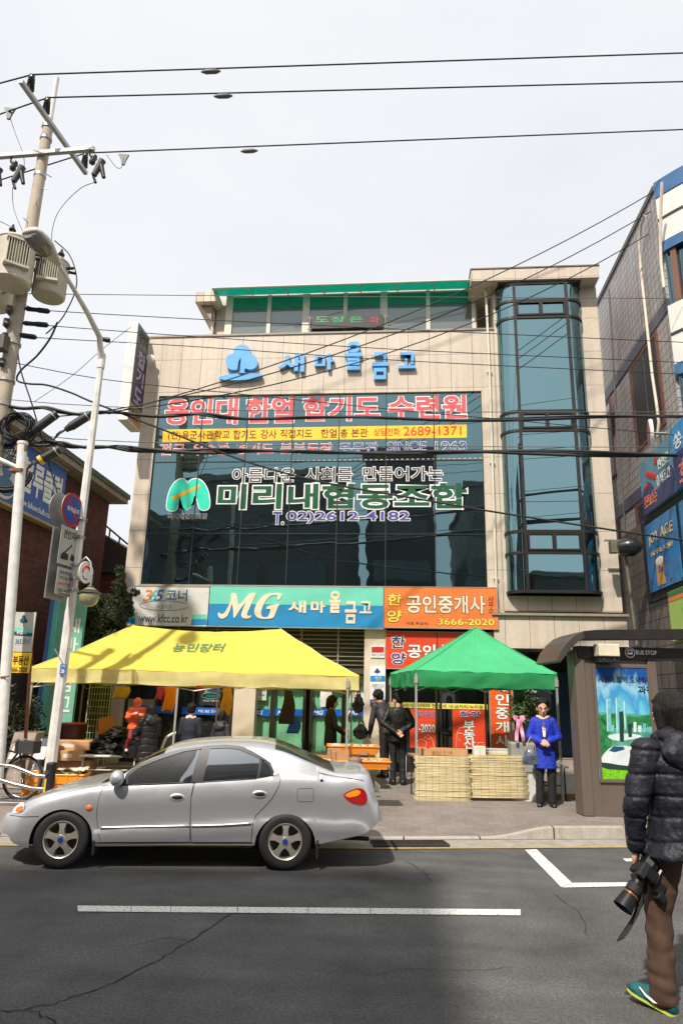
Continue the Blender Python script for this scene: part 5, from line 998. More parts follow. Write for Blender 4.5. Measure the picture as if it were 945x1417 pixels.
b.prism([cN+fX*.0085+e1*a+e2*c_ for a, c_ in ((-.235, -.03), (.235, -.03), (.235, .03), (-.235, .03))], fX*.0008); b.build('slash', mSR, t)
disc_sign('no_parking_sign', 'grey back of a second round sign behind the no parking sign', at(91, 706, LY-.3)-ST*.09, 0.30, -fX, mSB, mSR, 'traffic sign')
def quad_sign(name, label, c, wd, ht, n, m, cat='traffic sign'):
    t = thing(name, label, cat, c); u = V(-n.y, n.x, 0); b = B(); b.prism([c+u*a*wd/2+Z*c_*ht/2 for a, c_ in ((-1, -1), (1, -1), (1, 1), (-1, 1))], n*.004); b.build('panel', m, t)
    b = B(); b.prism([c-n*.012+u*a*(wd/2-.01)+Z*c_*(ht/2-.01) for a, c_ in ((-1, -1), (1, -1), (1, 1), (-1, 1))], n*.0115); b.build('back', mZinc, t); return t, u
mTow = mat('tow sign white', S(178, 176, 166), 0.5, var=0.12)
cT = at(97, 757, LY-.22); t, u = quad_sign('tow_away_sign', 'white sign with black letters and a tow truck on the street lamp post', cT, .56, .66, fX, mTow)
b = B(); b.text('견인지역', cT+fX*.005+Z*.2, u, Z, .42, .15, .003, .015); b.build('lettering', mTxBlack, t, recalc=False)
b = B(); k_ = lambda L_: [cT+fX*.006+u*a+Z*c_ for a, c_ in L_]
b.prism(k_([(-.22, -.24), (-.02, -.24), (-.02, -.14), (-.1, -.12), (-.16, -.12), (-.22, -.18)]), fX*.002); b.prism(k_([(-.14, -.115), (-.10, -.115), (.06, .03), (.04, .05)]), fX*.0024); b.prism(k_([(.04, -.22), (.22, -.24), (.22, -.16), (.06, -.11)]), fX*.002); b.build('tow_truck_mark', mTxBlack, t)
cU = at(92, 806, LY-.2); t, u = quad_sign('notice_sign', 'small white notice sign below the tow away sign', cU, .54, .46, fX, mTow)
for s_, z, m_ in (('불법주정차단속', .15, mat('sign slate', None)), ('견인료 부과', .06, mat('sign slate', None)), ('24시간 단속중', -.04, mTxRed), ('강서구', -.15, mTxBlack)):
    b = B(); b.text(s_, cU+fX*.005+Z*z, u, Z, .42, .055, .003, .01); b.build('lettering', m_, t, recalc=False)
b = B(); b.prism([cU+fX*.006+u*a+Z*c_ for a, c_ in ((-.17, -.215), (.17, -.215), (.17, -.2), (-.17, -.2))], fX*.002); b.build('underline', mTxBlack, t)
quad_sign('tow_away_sign', 'dark back of a tall sign plate left of the tow away sign', cT-ST*.14-Z*.08, .56, .75, -fX, mTow); quad_sign('notice_sign', 'dark back of a lower sign plate left of the small notice sign', cU-ST*.16-Z*.05, .54, .5, -fX, mTow)
for z in (cN.z-.1, cT.z+.22, cT.z-.28, cU.z+.1, cU.z-.1): b = B(); b.lathe([(.1, -.025), (.1, .025)], V(LX, LY, z), Z, 12); b.box(V(LX-.05, LY-.12, z), (.24, .06, .04), rz=.17); b.build('sign_clamp', mZinc, lamp, smooth=40)
# globe lamp
t = thing('globe_lamp', 'clear globe lamp on a curved bracket with a round red and white disc', 'lamp', at(122, 790, LY-.15)); gc = at(124, 826, LY-.2)
b = B(); b.tube([V(LX+.06, LY-.1, cU.z-.12), V(LX+.08, LY-.12, cU.z+.25), at(113, 776, LY-.2), at(120, 771, LY-.2), at(126, 778, LY-.2), at(127.5, 800, LY-.2), gc+Z*.18], .018, 8); b.build('bracket', mZinc, t, smooth=60)
b = B(); b.ell(gc, .165, nu=20, nv=14); b.build('globe', mat('globe glass', S(150, 146, 110), 0.08, var=0.1, spec=0.8), t, smooth=180); b = B(); b.lathe([(.17, .055), (.185, .06), (.15, .1), (.06, .15), (.04, .2)], gc, Z, 20); b.build('cap', mat('cap black', S(60, 56, 50), 0.4), t, smooth=40)
dc = at(119.5, 792, LY-.22); dn = (ST*.95-SN*.35).normalized(); b = B(); b.lathe([(.19, -.006), (.19, .006)], dc, dn, 24); b.build('disc', mTxWhite, t, smooth=40)
du_ = V(-dn.y, dn.x, 0); b = B(); b.tube([dc+dn*.009+du_*.1*math.cos(a)*(1)+Z*.1*math.sin(a) for a in [R(200)-i*.25 for i in range(13)]], [.008+.014*math.sin(math.pi*i/12) for i in range(13)], 6); b.build('red_swoosh', mTxRed, t); b = B(); b.tube([dc+dn*.009+du_*.11*math.cos(a)+Z*.12*math.sin(a) for a in [R(215)+i*.2 for i in range(8)]], .008, 6); b.build('black_swoosh', mTxBlack, t)
# white post at the far left with hanging boards
WY = 10.6; t = thing('white_post', 'rusty white steel post with a side arm at the left edge', 'post', gnd(-4, 1090, .15))
w0, w1 = at(-3, 1085, WY), at(32, 614, WY); b = B(); b.tube([w0, w1], .082, 16); b.lathe([(.09, -.02), (.09, .03), (.03, .05)], w1, (w1-w0).normalized(), 16); b.build('shaft', mat('rusty white paint', S(226, 224, 216), 0.5, var=0.14, sc=7, bump=.2), t, smooth=60)
b = B(); b.tube([at(27, 648, WY), at(-30, 622, WY-.1)], .04, 10); b.build('side_arm', mPoleW, t, smooth=60)
b = B(); b.box(at(30, 620, WY-.03), (.2, .05, .1)); b.box(at(26, 652, WY), (.22, .2, .05)); b.tube([at(1, 937, WY-.09), at(13, 936, WY-.09)], .012, 5); b.build('band', mat('rust', S(130, 84, 54), 0.8, var=.3), t)
HY = 11.0; hp = thing('rusty_post', 'thin rusty post that carries the hanging boards', 'post', at(34, 1080, HY)); b = B(); b.tube([at(32, 1085, HY+.05), at(47, 848, HY+.05)], .028, 8); b.tube([at(47, 852, HY+.05), at(14, 846, HY+.05)], .016, 6); b.build('shaft', mat('rust', None), hp, smooth=60)
h1_ = board('hanging_board', 'pale hanging board with a blue tree mark behind the white post', 'sign', 12, 847, 47, 902, HY, mat('board grey', S(190, 190, 178), 0.5, var=.12), .02)
shape(h1_, 'tree_mark', [(28+11*x, 867-16*y) for x, y in tre], mat('mark teal', S(34, 84, 104), 0.5), V(0, HY, 0), NY, smooth_n=2)
shape(h1_, 'teal_stripe', [(17.5, 868), (46, 871), (45.7, 876), (17.3, 873.5)], mTeal, V(0, HY, 0), NY, sm=False); shape(h1_, 'blue_stripe', [(17.3, 873.7), (45.7, 876.2), (45, 881), (17, 878.5)], mat('mark teal', None), V(0, HY, 0), NY, sm=False)
TF(h1_, '새마을금고', (24, 872, 38, 878), mTxWhite, HY, lift=.006, bold=.01); TF(h1_, '365코너', (22, 883, 41, 892), mat('sign slate', None), HY)
h2_ = board('hanging_board', 'yellow hanging board with brown letters under the pale board', 'sign', 10, 903, 42, 931, HY, mat('board yellow', S(238, 200, 50), 0.5, var=.08), .02)
TF(h2_, '부동산', (18.5, 907, 40.5, 920), mat('sign brown', S(80, 40, 20), 0.5), HY, bold=.02); TF(h2_, '3666-2020', (13, 923, 38, 930), mat('sign brown', None), HY, bold=.01); TF(h2_, '한\n양', (14, 905, 18, 919), mTxRed, HY)
# tall teal banner sign by the brick wall
vx = 14.7; t = thing('banner_sign', 'tall teal upright sign with blue and cyan edges behind the street lamp post', 'sign', at(65, 1035, vx)); 
za, zb = .5, at(95, 822, vx).z; xa = at(70, 930, vx).x; b = B(); b.span((xa, vx, za), (xa+.62, vx+.1, zb)); b.build('panel', mat('banner teal', S(120, 186, 164), 0.5, var=.08), t)
b = B(); b.span((xa-.2, vx-.02, za), (xa-.1, vx+.1, zb)); b.build('blue_edge', mat('banner blue', S(84, 130, 190), 0.5), t); b = B(); b.span((xa-.1, vx-.02, za), (xa, vx+.1, zb)); b.build('cyan_edge', mat('banner cyan', S(110, 206, 210), 0.5), t)
b = B()
for i, ch in enumerate('새마을금고'): b = B(); b.text(ch, V(xa+.4, vx-.003, zb-.7-i*.42), XA, Z, .3, .32, .004, .02); b.build('letter', mTxWhite, t, recalc=False)
# ------------------------------------------------------------------ plants
def leaves(b, clumps, n, size, q, flatn=0.6):
    for c, r in clumps:
        c = Vector(c); k = int(n*r[0]*r[2]/0.06) if isinstance(r, tuple) else int(n*r*r/0.06); rv = r if isinstance(r, tuple) else (r, r, r)
        for _ in range(k):
            d = V(q.gauss(0, 1), q.gauss(0, 1), q.gauss(0, 1)).normalized()*(q.random()**0.45); p = c+V(d.x*rv[0], d.y*rv[1], d.z*rv[2])
            a = V(q.gauss(0, 1), q.gauss(0, 1), q.gauss(0, 1)*flatn).normalized(); s_ = a.cross(V(q.gauss(0, 1), q.gauss(0, 1), q.gauss(0, 1))).normalized(); l = size*q.uniform(.6, 1.4)
            b.add([p-a*l, p+s_*l*.42, p+a*l, p-s_*l*.42], [(0, 1, 2, 3)])
mConif = mat('conifer green', (0.045, 0.062, 0.022, 1), 0.7, var=0.5, sc=5, trans=.15); mBark = mat('bark', (0.08, 0.055, 0.04, 1), 0.9, var=.3, bump=.5)
q = random.Random(3)
TY = 15.5; t = thing('juniper_tree', 'dark green twisted juniper between the brick wall and the beige building', 'tree', at(135, 1000, TY).xy.to_3d()+Z*.15)
tb = at(140, 1000, TY); cl = []
pth = [V(tb.x, TY, .1), at(142, 950, TY), at(150, 890, TY), at(160, 840, TY), at(166, 800, TY)]
b = B(); b.tube(pth, [.11, .1, .08, .055, .02], 8); 
for (x, y, r) in ((167, 786, .09), (166, 796, .12), (163, 808, .16), (168, 820, .17), (158, 830, .2), (184, 826, .08), (188, 820, .06), (178, 836, .13), (168, 838, .2), (150, 848, .24), (170, 852, .2), (140, 862, .26), (160, 868, .24), (132, 830, .16), (126, 850, .2), (130, 880, .28), (150, 886, .26), (118, 900, .26), (138, 905, .3), (112, 925, .28), (130, 935, .3), (105, 945, .26), (176, 846, .12), (122, 815, .10)):
    for _ in range(4): cl.append((at(x+q.uniform(-5, 5), y+q.uniform(-5, 5), TY+q.uniform(-.35, .35)), (r*.85, r*.85, r*1.0)))
    b.tube([pth[2].lerp(pth[3], q.random()), at(x, y, TY)], [.03, .008], 5)
b.build('trunk', mBark, t, smooth=60); b = B(); leaves(b, cl, 620, .034, q, 1.6); b.build('crown', mConif, t, recalc=False)
t = thing('shrub', 'dark shrub in shade behind the white post', 'shrub', at(25, 1050, 13.2)); b = B(); cl = [(at(q.uniform(8, 52), q.uniform(950, 1045), 13.2+q.uniform(-.3, .3)), q.uniform(.15, .28)) for _ in range(16)]; leaves(b, cl, 120, .045, q); b.build('foliage', mat('shrub green', (0.035, 0.05, 0.02, 1), .6, var=.4, trans=.1), t, recalc=False)
b = B(); p0 = at(25, 1050, 13.2)
for k in range(5): b.tube([V(p0.x+.1*k-.2, 13.2, .1), at(12+k*9, 980, 13.2)], [.025, .01], 5)
b.build('stem', mBark, t)

# ------------------------------------------------------------------ canopy tents
mTube = mat('tent tube grey', S(176, 172, 164), 0.45, 0.3, var=.08)
def tent(name, label, FL, FR, depth, r0px, r1px, ze, zrise, mf, val, legs, p=1.2, seedx=1, droop=.05, seam=None):
    FL = V(FL.x, FL.y, ze); FR = V(FR.x, FR.y, ze); u = (FR-FL).normalized(); n = V(-u.y, u.x, 0); BL, BR = FL+n*depth, FR+n*depth; mid = FL+n*depth/2
    R0 = onplane(*r0px, mid, n); R1 = onplane(*r1px, mid, n) if r1px else R0.copy(); cor = [FL, FR, BR, BL]; inn = [R0, R1, R1, R0]; zr = (R0.z+R1.z)/2
    t = thing(name, label, 'canopy tent', V((FL.x+BR.x)/2, (FL.y+BR.y)/2, .15)); NS, NT = 44, 20; qq = random.Random(seedx)
    def surf(i, s, tt):
        a = cor[i].lerp(inn[i], tt); c_ = cor[(i+1) % 4].lerp(inn[(i+1) % 4], tt); P = a.lerp(c_, s); zz_ = ze+(zr-ze)*tt**p
        zz_ -= droop*math.sin(math.pi*s)*(1-tt)*tt*3 + (0.09*math.sin(math.pi*s)*tt if r1px and i in (0, 2) else 0)
        zz_ += .022*noise.noise(V(P.x*1.9, P.y*1.9, seedx))*(1-tt**4)+.010*noise.noise(V(s*17+tt*3, tt*2.5, i+seedx*3))+.006*math.sin(s*26+tt*7+i)*(1-tt)
        return V(P.x, P.y, zz_)
    b = B()
    for i in range(4): b.grid(lambda s, tt: surf(i, s, tt), NS, NT)
    b.build('roof_fabric', mf, t, recalc=False, smooth=35)
    b = B()
    for i in range(4):
        o = (cor[(i+1) % 4]-cor[i]).normalized(); o = V(o.y, -o.x, 0)
        def vs_(s, tt): P = surf(i, s, 0); return P-Z*val*tt*(1+.03*math.sin(s*19+i))+o*(.010*math.sin(s*27+i*2)*tt+.03*noise.noise(V(s*7+.3*tt, tt*1.2, i+seedx)))
        b.grid(lambda s, tt: vs_(1-s, tt), 150, 7)
    va = b.build('valance', mf, t, recalc=False, smooth=180); va.cycles.shadow_terminator_geometry_offset = 0
    for i in range(4): b.tube([surf(i, 0, k/12)+Z*.008 for k in range(13)], .008, 5)
    b.build('seam', seam or mf, t)
    ctr = (FL+BR)/2; cor2 = cor; cor = [c_+(ctr-c_).normalized()*.10 for c_ in cor]
    b = B()
    for i in range(4): b.tube([cor[i]-Z*.12, cor[(i+1) % 4]-Z*.12], .014, 6); b.tube([cor[i]-Z*.34, cor[i].lerp(cor[(i+1) % 4], .25)-Z*.1, cor[i].lerp(cor[(i+1) % 4], .5)-Z*.34, cor[i].lerp(cor[(i+1) % 4], .75)-Z*.1, cor[(i+1) % 4]-Z*.34], .011, 6)
    for i in range(4): b.tube([cor[i]-Z*.1, inn[i]-Z*.1], .012, 6)
    b.build('truss', mTube, t)
    cor = cor2
    for P in legs(FL, FR, BL, BR, u, n):
        b = B(); b.box(V(P[0].x, P[0].y, (P[1]+ze-.05)/2), (.034, .034, ze-.05-P[1]), rz=math.atan2(u.y, u.x)); b.box(V(P[0].x, P[0].y, P[1]+.45), (.026, .026, .9), rz=.1); b.box(V(P[0].x, P[0].y, P[1]+.006), (.09, .09, .012)); b.box(V(P[0].x, P[0].y, ze-.16), (.06, .06, .12)); b.build('leg', mTube, t)
    return t, surf, u, n, FL, FR
mYel = mat('yellow canvas', S(252, 229, 100), 0.75, var=0.08, sc=2.6, trans=.4, bump=.35, bs=5); mGrn = mat('green canvas', S(80, 196, 132), 0.75, var=0.10, sc=2.6, trans=.3, bump=.35, bs=5)
FLy, FRy = at(41, 931, 12.2), at(497, 928, 12.9)
yt, ysurf, yu, yn, _a, _b = tent('canopy_tent', 'yellow hip roofed canopy tent behind the silver car', FLy, FRy, 3.0, (185, 869), (388, 867), (FLy.z+FRy.z)/2, 0, mYel, .25, lambda FL, FR, BL, BR, u, n: [(FL+u*.06+n*.05, .15), (at(480, 1000, (FR-u*.1).y-.05), .15), (BL, .15), (BR, .15), ((FL+FR)/2-u*.3+n*.03, .15), ((BL+BR)/2, .15)], 1.12, 1, seam=mat('seam yellow', S(250, 240, 170), .6))
vs, fs = glyph('농민장터', .012); x0, x1, y0, y1 = bbox('농민장터', .012); b = B(); K = []
for x, y, z in vs:
    fx = (x-x0)/(x1-x0); fy = (y-y0)/(y1-y0); px_ = 240+70*fx+6*(fy-.5); d = ray(px_, 903-11.5*fy)
    P = ysurf(0, .43+.14*fx, .50+.17*fy) if False else None
    lo, hi = 5.0, 30.0                      # where this stroke meets the cloth
    n_s = yu.cross((ysurf(0, .5, .75)-ysurf(0, .5, .4)).normalized()); base = ysurf(0, .45, .57); P = CAM+d*((base-CAM).dot(n_s)/d.dot(n_s)); K.append(P+n_s*(.022+.002*(z > 0))*(1 if n_s.z > 0 else -1))
b.add(K, fs); b.build('lettering', mat('tent green ink', S(96, 134, 84), .6), yt, recalc=False)
FLg, FRg = at(573, 930, 12.25), at(770, 930, 12.7)
gt_, gs_, gu, gn, _a, _b = tent('canopy_tent', 'green pyramid canopy tent over the straw blinds', FLg, FRg, 2.6, (658, 868), None, (FLg.z+FRg.z)/2, 0, mGrn, .27, lambda FL, FR, BL, BR, u, n: [(FL+u*.03, .15), (FR-u*.02, .15), (BL, .15), (BR, .15)], 1.08, 2, .03)

# ------------------------------------------------------------------ straw blinds, tables and goods under the green tent
mStraw = mat('straw reed', S(242, 220, 172), 0.7, var=.3, sc=1.0, stretch=(3, 3, 90)); mThread = mat('binding thread', S(150, 118, 80), .8)
def blind(label, c4, seed):
    (xa, ya, xb, yb, Ya, Yb) = c4; q = random.Random(seed); A0, A1 = at(xa, ya, Ya), at(xb, ya, Yb); zb_ = at((xa+xb)/2, yb, (Ya+Yb)/2).z; A1.z = A0.z; t = thing('straw_blind', label, 'straw blind', V((A0.x+A1.x)/2, (Ya+Yb)/2, zb_), 'straw blinds hung in front of the tables')
    u = (A1-A0); L_ = u.length; u.normalize(); n = V(-u.y, u.x, 0); b = B(); N = int((A0.z-zb_)/.0135)
    for k in range(N):
        z = A0.z-.0135*(k+.5); a = q.uniform(-.035, .012); e = L_+q.uniform(-.015, .04); h = q.uniform(.0045, .0066); m_ = 7; off = q.uniform(-.004, .004); sl = q.uniform(-.006, .006)
        b.tube([A0+u*(a+(e-a)*i/m_)+V(0, 0, z-A0.z+sl*(i/m_-.5)+q.uniform(-.0015, .0015))+n*(off+.012*math.sin(3.1*i/m_+seed)+q.uniform(-.002, .002)) for i in range(m_+1)], h, 5)
    b.build('reeds', mStraw, t, smooth=180)
    b = B()
    for k in range(8): p = A0+u*L_*(.06+.88*k/7)-n*.008; b.tube([p+V(q.uniform(-.004, .004), .0, -(A0.z-zb_)*i/12)+n*.012*math.sin(3.1*(.06+.88*k/7)+seed) for i in range(13)], .0018, 4)
    b.build('thread', mThread, t); return t
blind('straw blind hung on the left table, nearest the two men', (575, 1046, 648, 1109, 12.2, 12.33), 1); blind('slightly tilted straw blind hung on the right table', (650, 1045, 727, 1105, 12.38, 12.6), 2)
def table(name, label, A, Bp, dep, top, m, leg_m, z0=.15, cat='table'):
    u = (Bp-A).normalized(); n = V(-u.y, u.x, 0); t = thing(name, label, cat, A.xy.to_3d()+Z*z0); L_ = (Bp-A).xy.length
    M3 = Matrix(((u.x, n.x, 0), (u.y, n.y, 0), (0, 0, 1))); b = B(); c = A+u*L_/2+n*dep/2; b.box(V(c.x, c.y, top-.02), (L_, dep, .035), M=M3); b.build('tabletop', m, t, bevel=.006)
    for a, d in ((.06, .06), (L_-.06, .06), (.06, dep-.06), (L_-.06, dep-.06)):
        p = A+u*a+n*d; b = B(); b.tube([V(p.x, p.y, z0), V(p.x, p.y, top-.04)], .014, 6); b.build('leg', leg_m, t)
    for d in (.06, dep-.06): p, q_2 = A+u*.06+n*d, A+u*(L_-.06)+n*d; b = B(); b.tube([V(p.x, p.y, z0+.25), V(q_2.x, q_2.y, z0+.25)], .01, 6); b.build('stretcher', leg_m, t)
    return t
bt0, bt1 = at(576, 1046, 12.28), at(724, 1045, 12.66); ztt = bt0.z-.005
table('display_table', 'low table behind the straw blinds', V(bt0.x, bt0.y+.03, 0), V(bt1.x, bt1.y+.05, 0), .7, ztt, mat('table wood', S(150, 120, 84), .6), mBlack)
mCard = mat('cardboard', S(196, 150, 104), .75, var=.1); mCardW = mat('white card', S(226, 220, 208), .6, var=.05)
def openbox(name, label, c, size, rz, m, th=.012, cat='box', group=None, fill=None, flare=0.0):
    t = thing(name, label, cat, c, group); M3 = Matrix.Rotation(rz, 3, 'Z'); c = Vector(c); w_, d_, h_ = size; b = B(); b.box(c+Z*.006, (w_, d_, .012), M=M3)
    for s_ in (-1, 1):
        for ax in (0, 1):
            lo = [V(s_*w_/2, -d_/2, .012), V(s_*w_/2, d_/2, .012)] if ax == 0 else [V(-w_/2, s_*d_/2, .012), V(w_/2, s_*d_/2, .012)]
            nrm = V(s_, 0, 0) if ax == 0 else V(0, s_, 0); f_ = 1+flare; hi = [V(p.x*f_, p.y*f_, h_) for p in lo]
            b.prism([c+M3 @ p for p in (lo[0], lo[1], hi[1], hi[0])], M3 @ (-nrm*th))
    if flare:
        f_ = 1+flare
        for a in range(4):
            pts = [V(-w_/2*f_, -d_/2*f_, h_), V(w_/2*f_, -d_/2*f_, h_), V(w_/2*f_, d_/2*f_, h_), V(-w_/2*f_, d_/2*f_, h_)]; b.tube([c+M3 @ pts[a], c+M3 @ pts[(a+1) % 4]], .014, 6)
    b.build('shell', m, t); 
    if fill: fill(t, c, M3, w_, d_, h_)
    return t
def onz(px, py, z): return gnd(px, py, z)
q1_ = onz(612, 1046, ztt); t = openbox('cardboard_tray', 'long brown cardboard tray on the left table', V(q1_.x, q1_.y+.22, ztt), (.86, .3, .11), .1, mCard)
TF(t, '국내산 취나물', (597, 1039, 626, 1043), mInk, Y=q1_.y+.03)
for i, (x, lab) in enumerate(((660, 'small white carton on the table, left one of the pair'), (668, 'small white carton on the table, right one of the pair'))):
    q1_ = onz(x, 1046, ztt); b = B(); b.box(V(q1_.x, q1_.y+.2, ztt+.075), (.11, .12, .15), rz=.1+.1*i); tag(b.build('carton', mCardW, bevel=.004), lab, 'carton', 'white cartons on the table')
q1_ = onz(692, 1046, ztt); 
for i in range(3): b = B(); b.box(V(q1_.x-.01*i, q1_.y+.25, ztt+.02+.035*i), (.38, .25, .032), rz=.08+.05*i); tag(b.build('flat_package', (mat('package olive', S(206, 200, 150), .6), mCardW, mat('package grey', S(190, 190, 184), .6))[i], bevel=.004), ('olive flat package at the bottom of the stack on the table', 'white flat package in the middle of the stack on the table', 'grey flat package on top of the stack on the table')[i], 'package', 'flat packages stacked on the table')
q1_ = onz(712, 1046, ztt); b = B()
for k in range(6): b.ell(V(q1_.x+rnd.uniform(-.12, .12), q1_.y+.1, ztt+.03), (.09, .06, .035), Matrix.Rotation(k, 3, 'Z'), nz=.4)
tag(b.build('dark_cloth', mat('dark cloth', (.02, .018, .018, 1), .9), smooth=180), 'crumpled dark cloth at the right end of the blind table', 'cloth')
# potted tree with ribbons
t = thing('potted_tree', 'leafy potted tree with a pink ribbon bow beside the orange upright sign', 'potted plant', at(728, 1060, 12.78)); pY = 12.78
b = B(); pc = at(728, 1055, pY); b.span((pc.x-.28, pY-.2, .6), (pc.x+.28, pY+.25, 1.08)); b.build('pot', mat('pot grey', S(150, 150, 142), .6), t, bevel=.02)
b = B(); b.span((pc.x-.24, pY-.18, .15), (pc.x+.24, pY+.22, .6)); b.build('stand', mat('stand white', S(206, 204, 198), .6), t)
b = B(); b.tube([at(737, 1045, pY), at(737, 1020, pY), at(735, 1000, pY)], [.055, .045, .05], 8); b.tube([at(735, 1002, pY), at(722, 985, pY)], [.03, .01], 6); b.tube([at(735, 1002, pY), at(745, 985, pY)], [.03, .01], 6); b.build('trunk', mat('pale bark', S(150, 116, 74), .8), t, smooth=60)
b = B(); leaves(b, [(at(x, y, pY+rnd.uniform(-.12, .12)), r) for x, y, r in ((716, 970, .15), (728, 966, .16), (738, 972, .14), (710, 984, .14), (723, 984, .17), (734, 986, .12), (722, 996, .12), (709, 995, .08))], 420, .035, rnd); b.build('foliage', mat('ficus green', (0.09, 0.14, 0.035, 1), .5, var=.45, trans=.2), t, recalc=False)
b = B(); rc = at(717.5, 995, pY-.25)
for s_ in (-1, 1):
    b.grid(lambda u_, v_: rc+V(s_*(.015+.085*math.sin(math.pi*u_)), -.02*math.sin(6*u_)-.04*math.sin(math.pi*u_), (.06*math.cos(math.pi*u_)+.03)*(v_-.5)*2*.6+.03*math.sin(math.pi*u_)), 10, 3)
    b.grid(lambda u_, v_: rc+V(s_*(.012+.05*u_)+.055*(v_-.5), -.02-.018*math.sin(9*u_+s_), -.36*u_+.02*(v_-.5)*s_), 14, 2)
b.build('ribbon', mat('ribbon pink', S(250, 160, 190), .5, var=.3, sc=12), t, recalc=False, smooth=180)
# folding table, styrofoam box
ft0, ft1 = onz(722, 1070, .68), onz(792, 1068, .68); table('folding_table', 'white topped folding table with black legs behind the woman in blue', V(ft0.x, 12.55, 0), V(ft0.x+.95, 12.7, 0), .6, .72, mat('table white', S(226, 224, 218), .5), mBlack)
b = B(); c = at(783, 1078, 12.9); b.box(V(c.x+.02, 13.25, .38), (.46, .36, .3), rz=.15); fo = b.build('box', mat('foam white', S(240, 238, 232), .8), thing('foam_box', 'white foam box on the ground right of the woman in blue', 'box', V(c.x, 13.1, .23)), bevel=.01)
b = B(); b.box(V(c.x+.02, 13.25, .55), (.48, .38, .05), rz=.15); b.build('lid', mat('foam white', None), fo.parent, bevel=.01)
b = B(); b.box(V(c.x+.02, 13.25, .19), (.6, .45, .08), rz=.15); tag(b.build('wooden_pallet', mat('table wood', None)), 'low wooden pallet under the white foam box', 'pallet')

# ------------------------------------------------------------------ goods under the yellow tent
mCrate = mat('orange crate plastic', S(240, 150, 30), .45, var=.06); mTray = mat('orange tray plastic', S(236, 140, 36), .45, var=.06)
def produce(cols, n, r):
    def f(t, c, M3, w_, d_, h_):
        for j, col in enumerate(cols):
            b = B()
            for _ in range(n//len(cols)): b.ell(c+M3 @ V(rnd.uniform(-.46, .46)*w_, rnd.uniform(-.46, .46)*d_, h_*.75+rnd.uniform(-.02, .03)), (r*rnd.uniform(.6, 1.3), r*rnd.uniform(.6, 1.2), r*rnd.uniform(.4, .8)), Matrix.Rotation(rnd.random()*3, 3, 'Z'), 7, 5, .3)
            b.build('produce', col, t, smooth=180)
    return f
mP1 = mat('dried greens', S(150, 136, 96), .9, var=.4, sc=20); mP2 = mat('dried roots', S(190, 160, 120), .9, var=.3, sc=20); mP3 = mat('plastic wrap', S(190, 190, 186), .3, var=.25, sc=12); mP4 = mat('brown mushrooms', S(120, 92, 74), .8, var=.3)
def ptray(lab, x, y, z, size, rz, cols, n, r):
    q = onz(x, y, z); return openbox('produce_tray', lab, V(q.x, q.y, z), size, rz, mTray, .012, 'tray', 'orange trays of produce', produce(cols, n, r), .1)
ptray('orange tray of dried roots and wrapped packs, nearest the car boot', 500, 1062, .72, (.78, .5, .11), .12, (mP2, mP1, mP3), 150, .035)
ptray('orange tray heaped with plastic wrapped greens behind the front tray', 488, 1042, .78, (.85, .5, .13), .12, (mP3, mP3, mP1), 110, .05)
ptray('orange tray at the left end, in front of the woman vendor', 452, 1062, .72, (.5, .45, .10), .12, (mP4, mP2), 60, .045)
for (x, y, r) in ((492, 1052, .11), (504, 1044, .09)):
    q = onz(x, y, .86); b = B(); b.ell(q, (r, r, r*.45), nz=.35, nsc=4); tag(b.build('produce_bag', mat('net bag brown', S(140, 104, 80), .7, var=.3, sc=18), smooth=180), 'brown bag lying on the '+('front orange tray' if x == 492 else 'rear of the front orange tray'), 'bag')
q = onz(497, 1078, .6); table('produce_table', 'narrow table under the orange trays', V(-1.75, 12.55, 0), V(-.55, 12.7, 0), 1.5, .70, mat('table wood', None), mZinc)
for lab, x, y, s_ in (('small brown cardboard box beside the woman vendor', 462, 1043, .2), ('open brown cardboard box on the trays left end', 470, 1048, .22)):
    q = onz(x, y+8, .8); openbox('cardboard_box', lab, V(q.x, q.y+.1, .8), (s_, s_, .16), .4, mCard)
# pile of black bundles on a white legged table
gx0, gx1 = at(112, 1072, 12.7), at(190, 1072, 12.8); table('goods_table', 'white legged folding table under the pile of black bundles', V(gx0.x, 12.55, 0), V(gx1.x, 12.75, 0), .8, .66, mat('table white', None), mat('white leg', S(220, 218, 210), .5))
q = random.Random(8); k = 0; mSea = mat('seaweed black', (0.012, 0.012, 0.012, 1), .5, var=.4, sc=30, bump=.6, bs=80)
for lv, cnt in ((0, 6), (1, 5), (2, 5), (3, 4), (4, 2)):
    for j in range(cnt):
        x = gx0.x+.02+(gx1.x-gx0.x-.1)*((j+.5)/cnt)+q.uniform(-.06, .06)+(.06*lv); c = V(x, 12.93+.05*lv+q.uniform(-.06, .06), .70+lv*.085+q.uniform(-.01, .02))
        b = B(); b.ell(c, (q.uniform(.13, .19), q.uniform(.2, .28), q.uniform(.05, .08)), Matrix.Rotation(q.uniform(-.7, .7), 3, 'Z') @ Matrix.Rotation(q.uniform(-.25, .25), 3, 'Y'), 20, 12, .5, 4); b.v = [p+V(.012*noise.noise(p*22), 0, .022*noise.noise(p*26)) for p in b.v]
        tag(b.build('black_bundle', mSea, smooth=70), 'crumpled dull black bundle heaped on the white legged table', 'bundle', 'black bundles piled on the table')
def crate(lab, x, y, rz):
    q = gnd(x, y, .15); t = openbox('plastic_crate', lab, V(q.x, q.y, .15), (.5, .36, .32), rz, mCrate, .014, 'crate', 'orange crates by the lamp post', None, .04); M3 = Matrix.Rotation(rz, 3, 'Z'); b = B()
    for s_ in (-.16, 0, .16): b.box(V(q.x, q.y, .15)+M3 @ V(s_, -.19, .16), (.02, .014, .3), M=M3)
    b.box(V(q.x, q.y, .15)+M3 @ V(0, -.19, .2), (.48, .014, .02), M=M3); b.build('rib', mCrate, t); return q
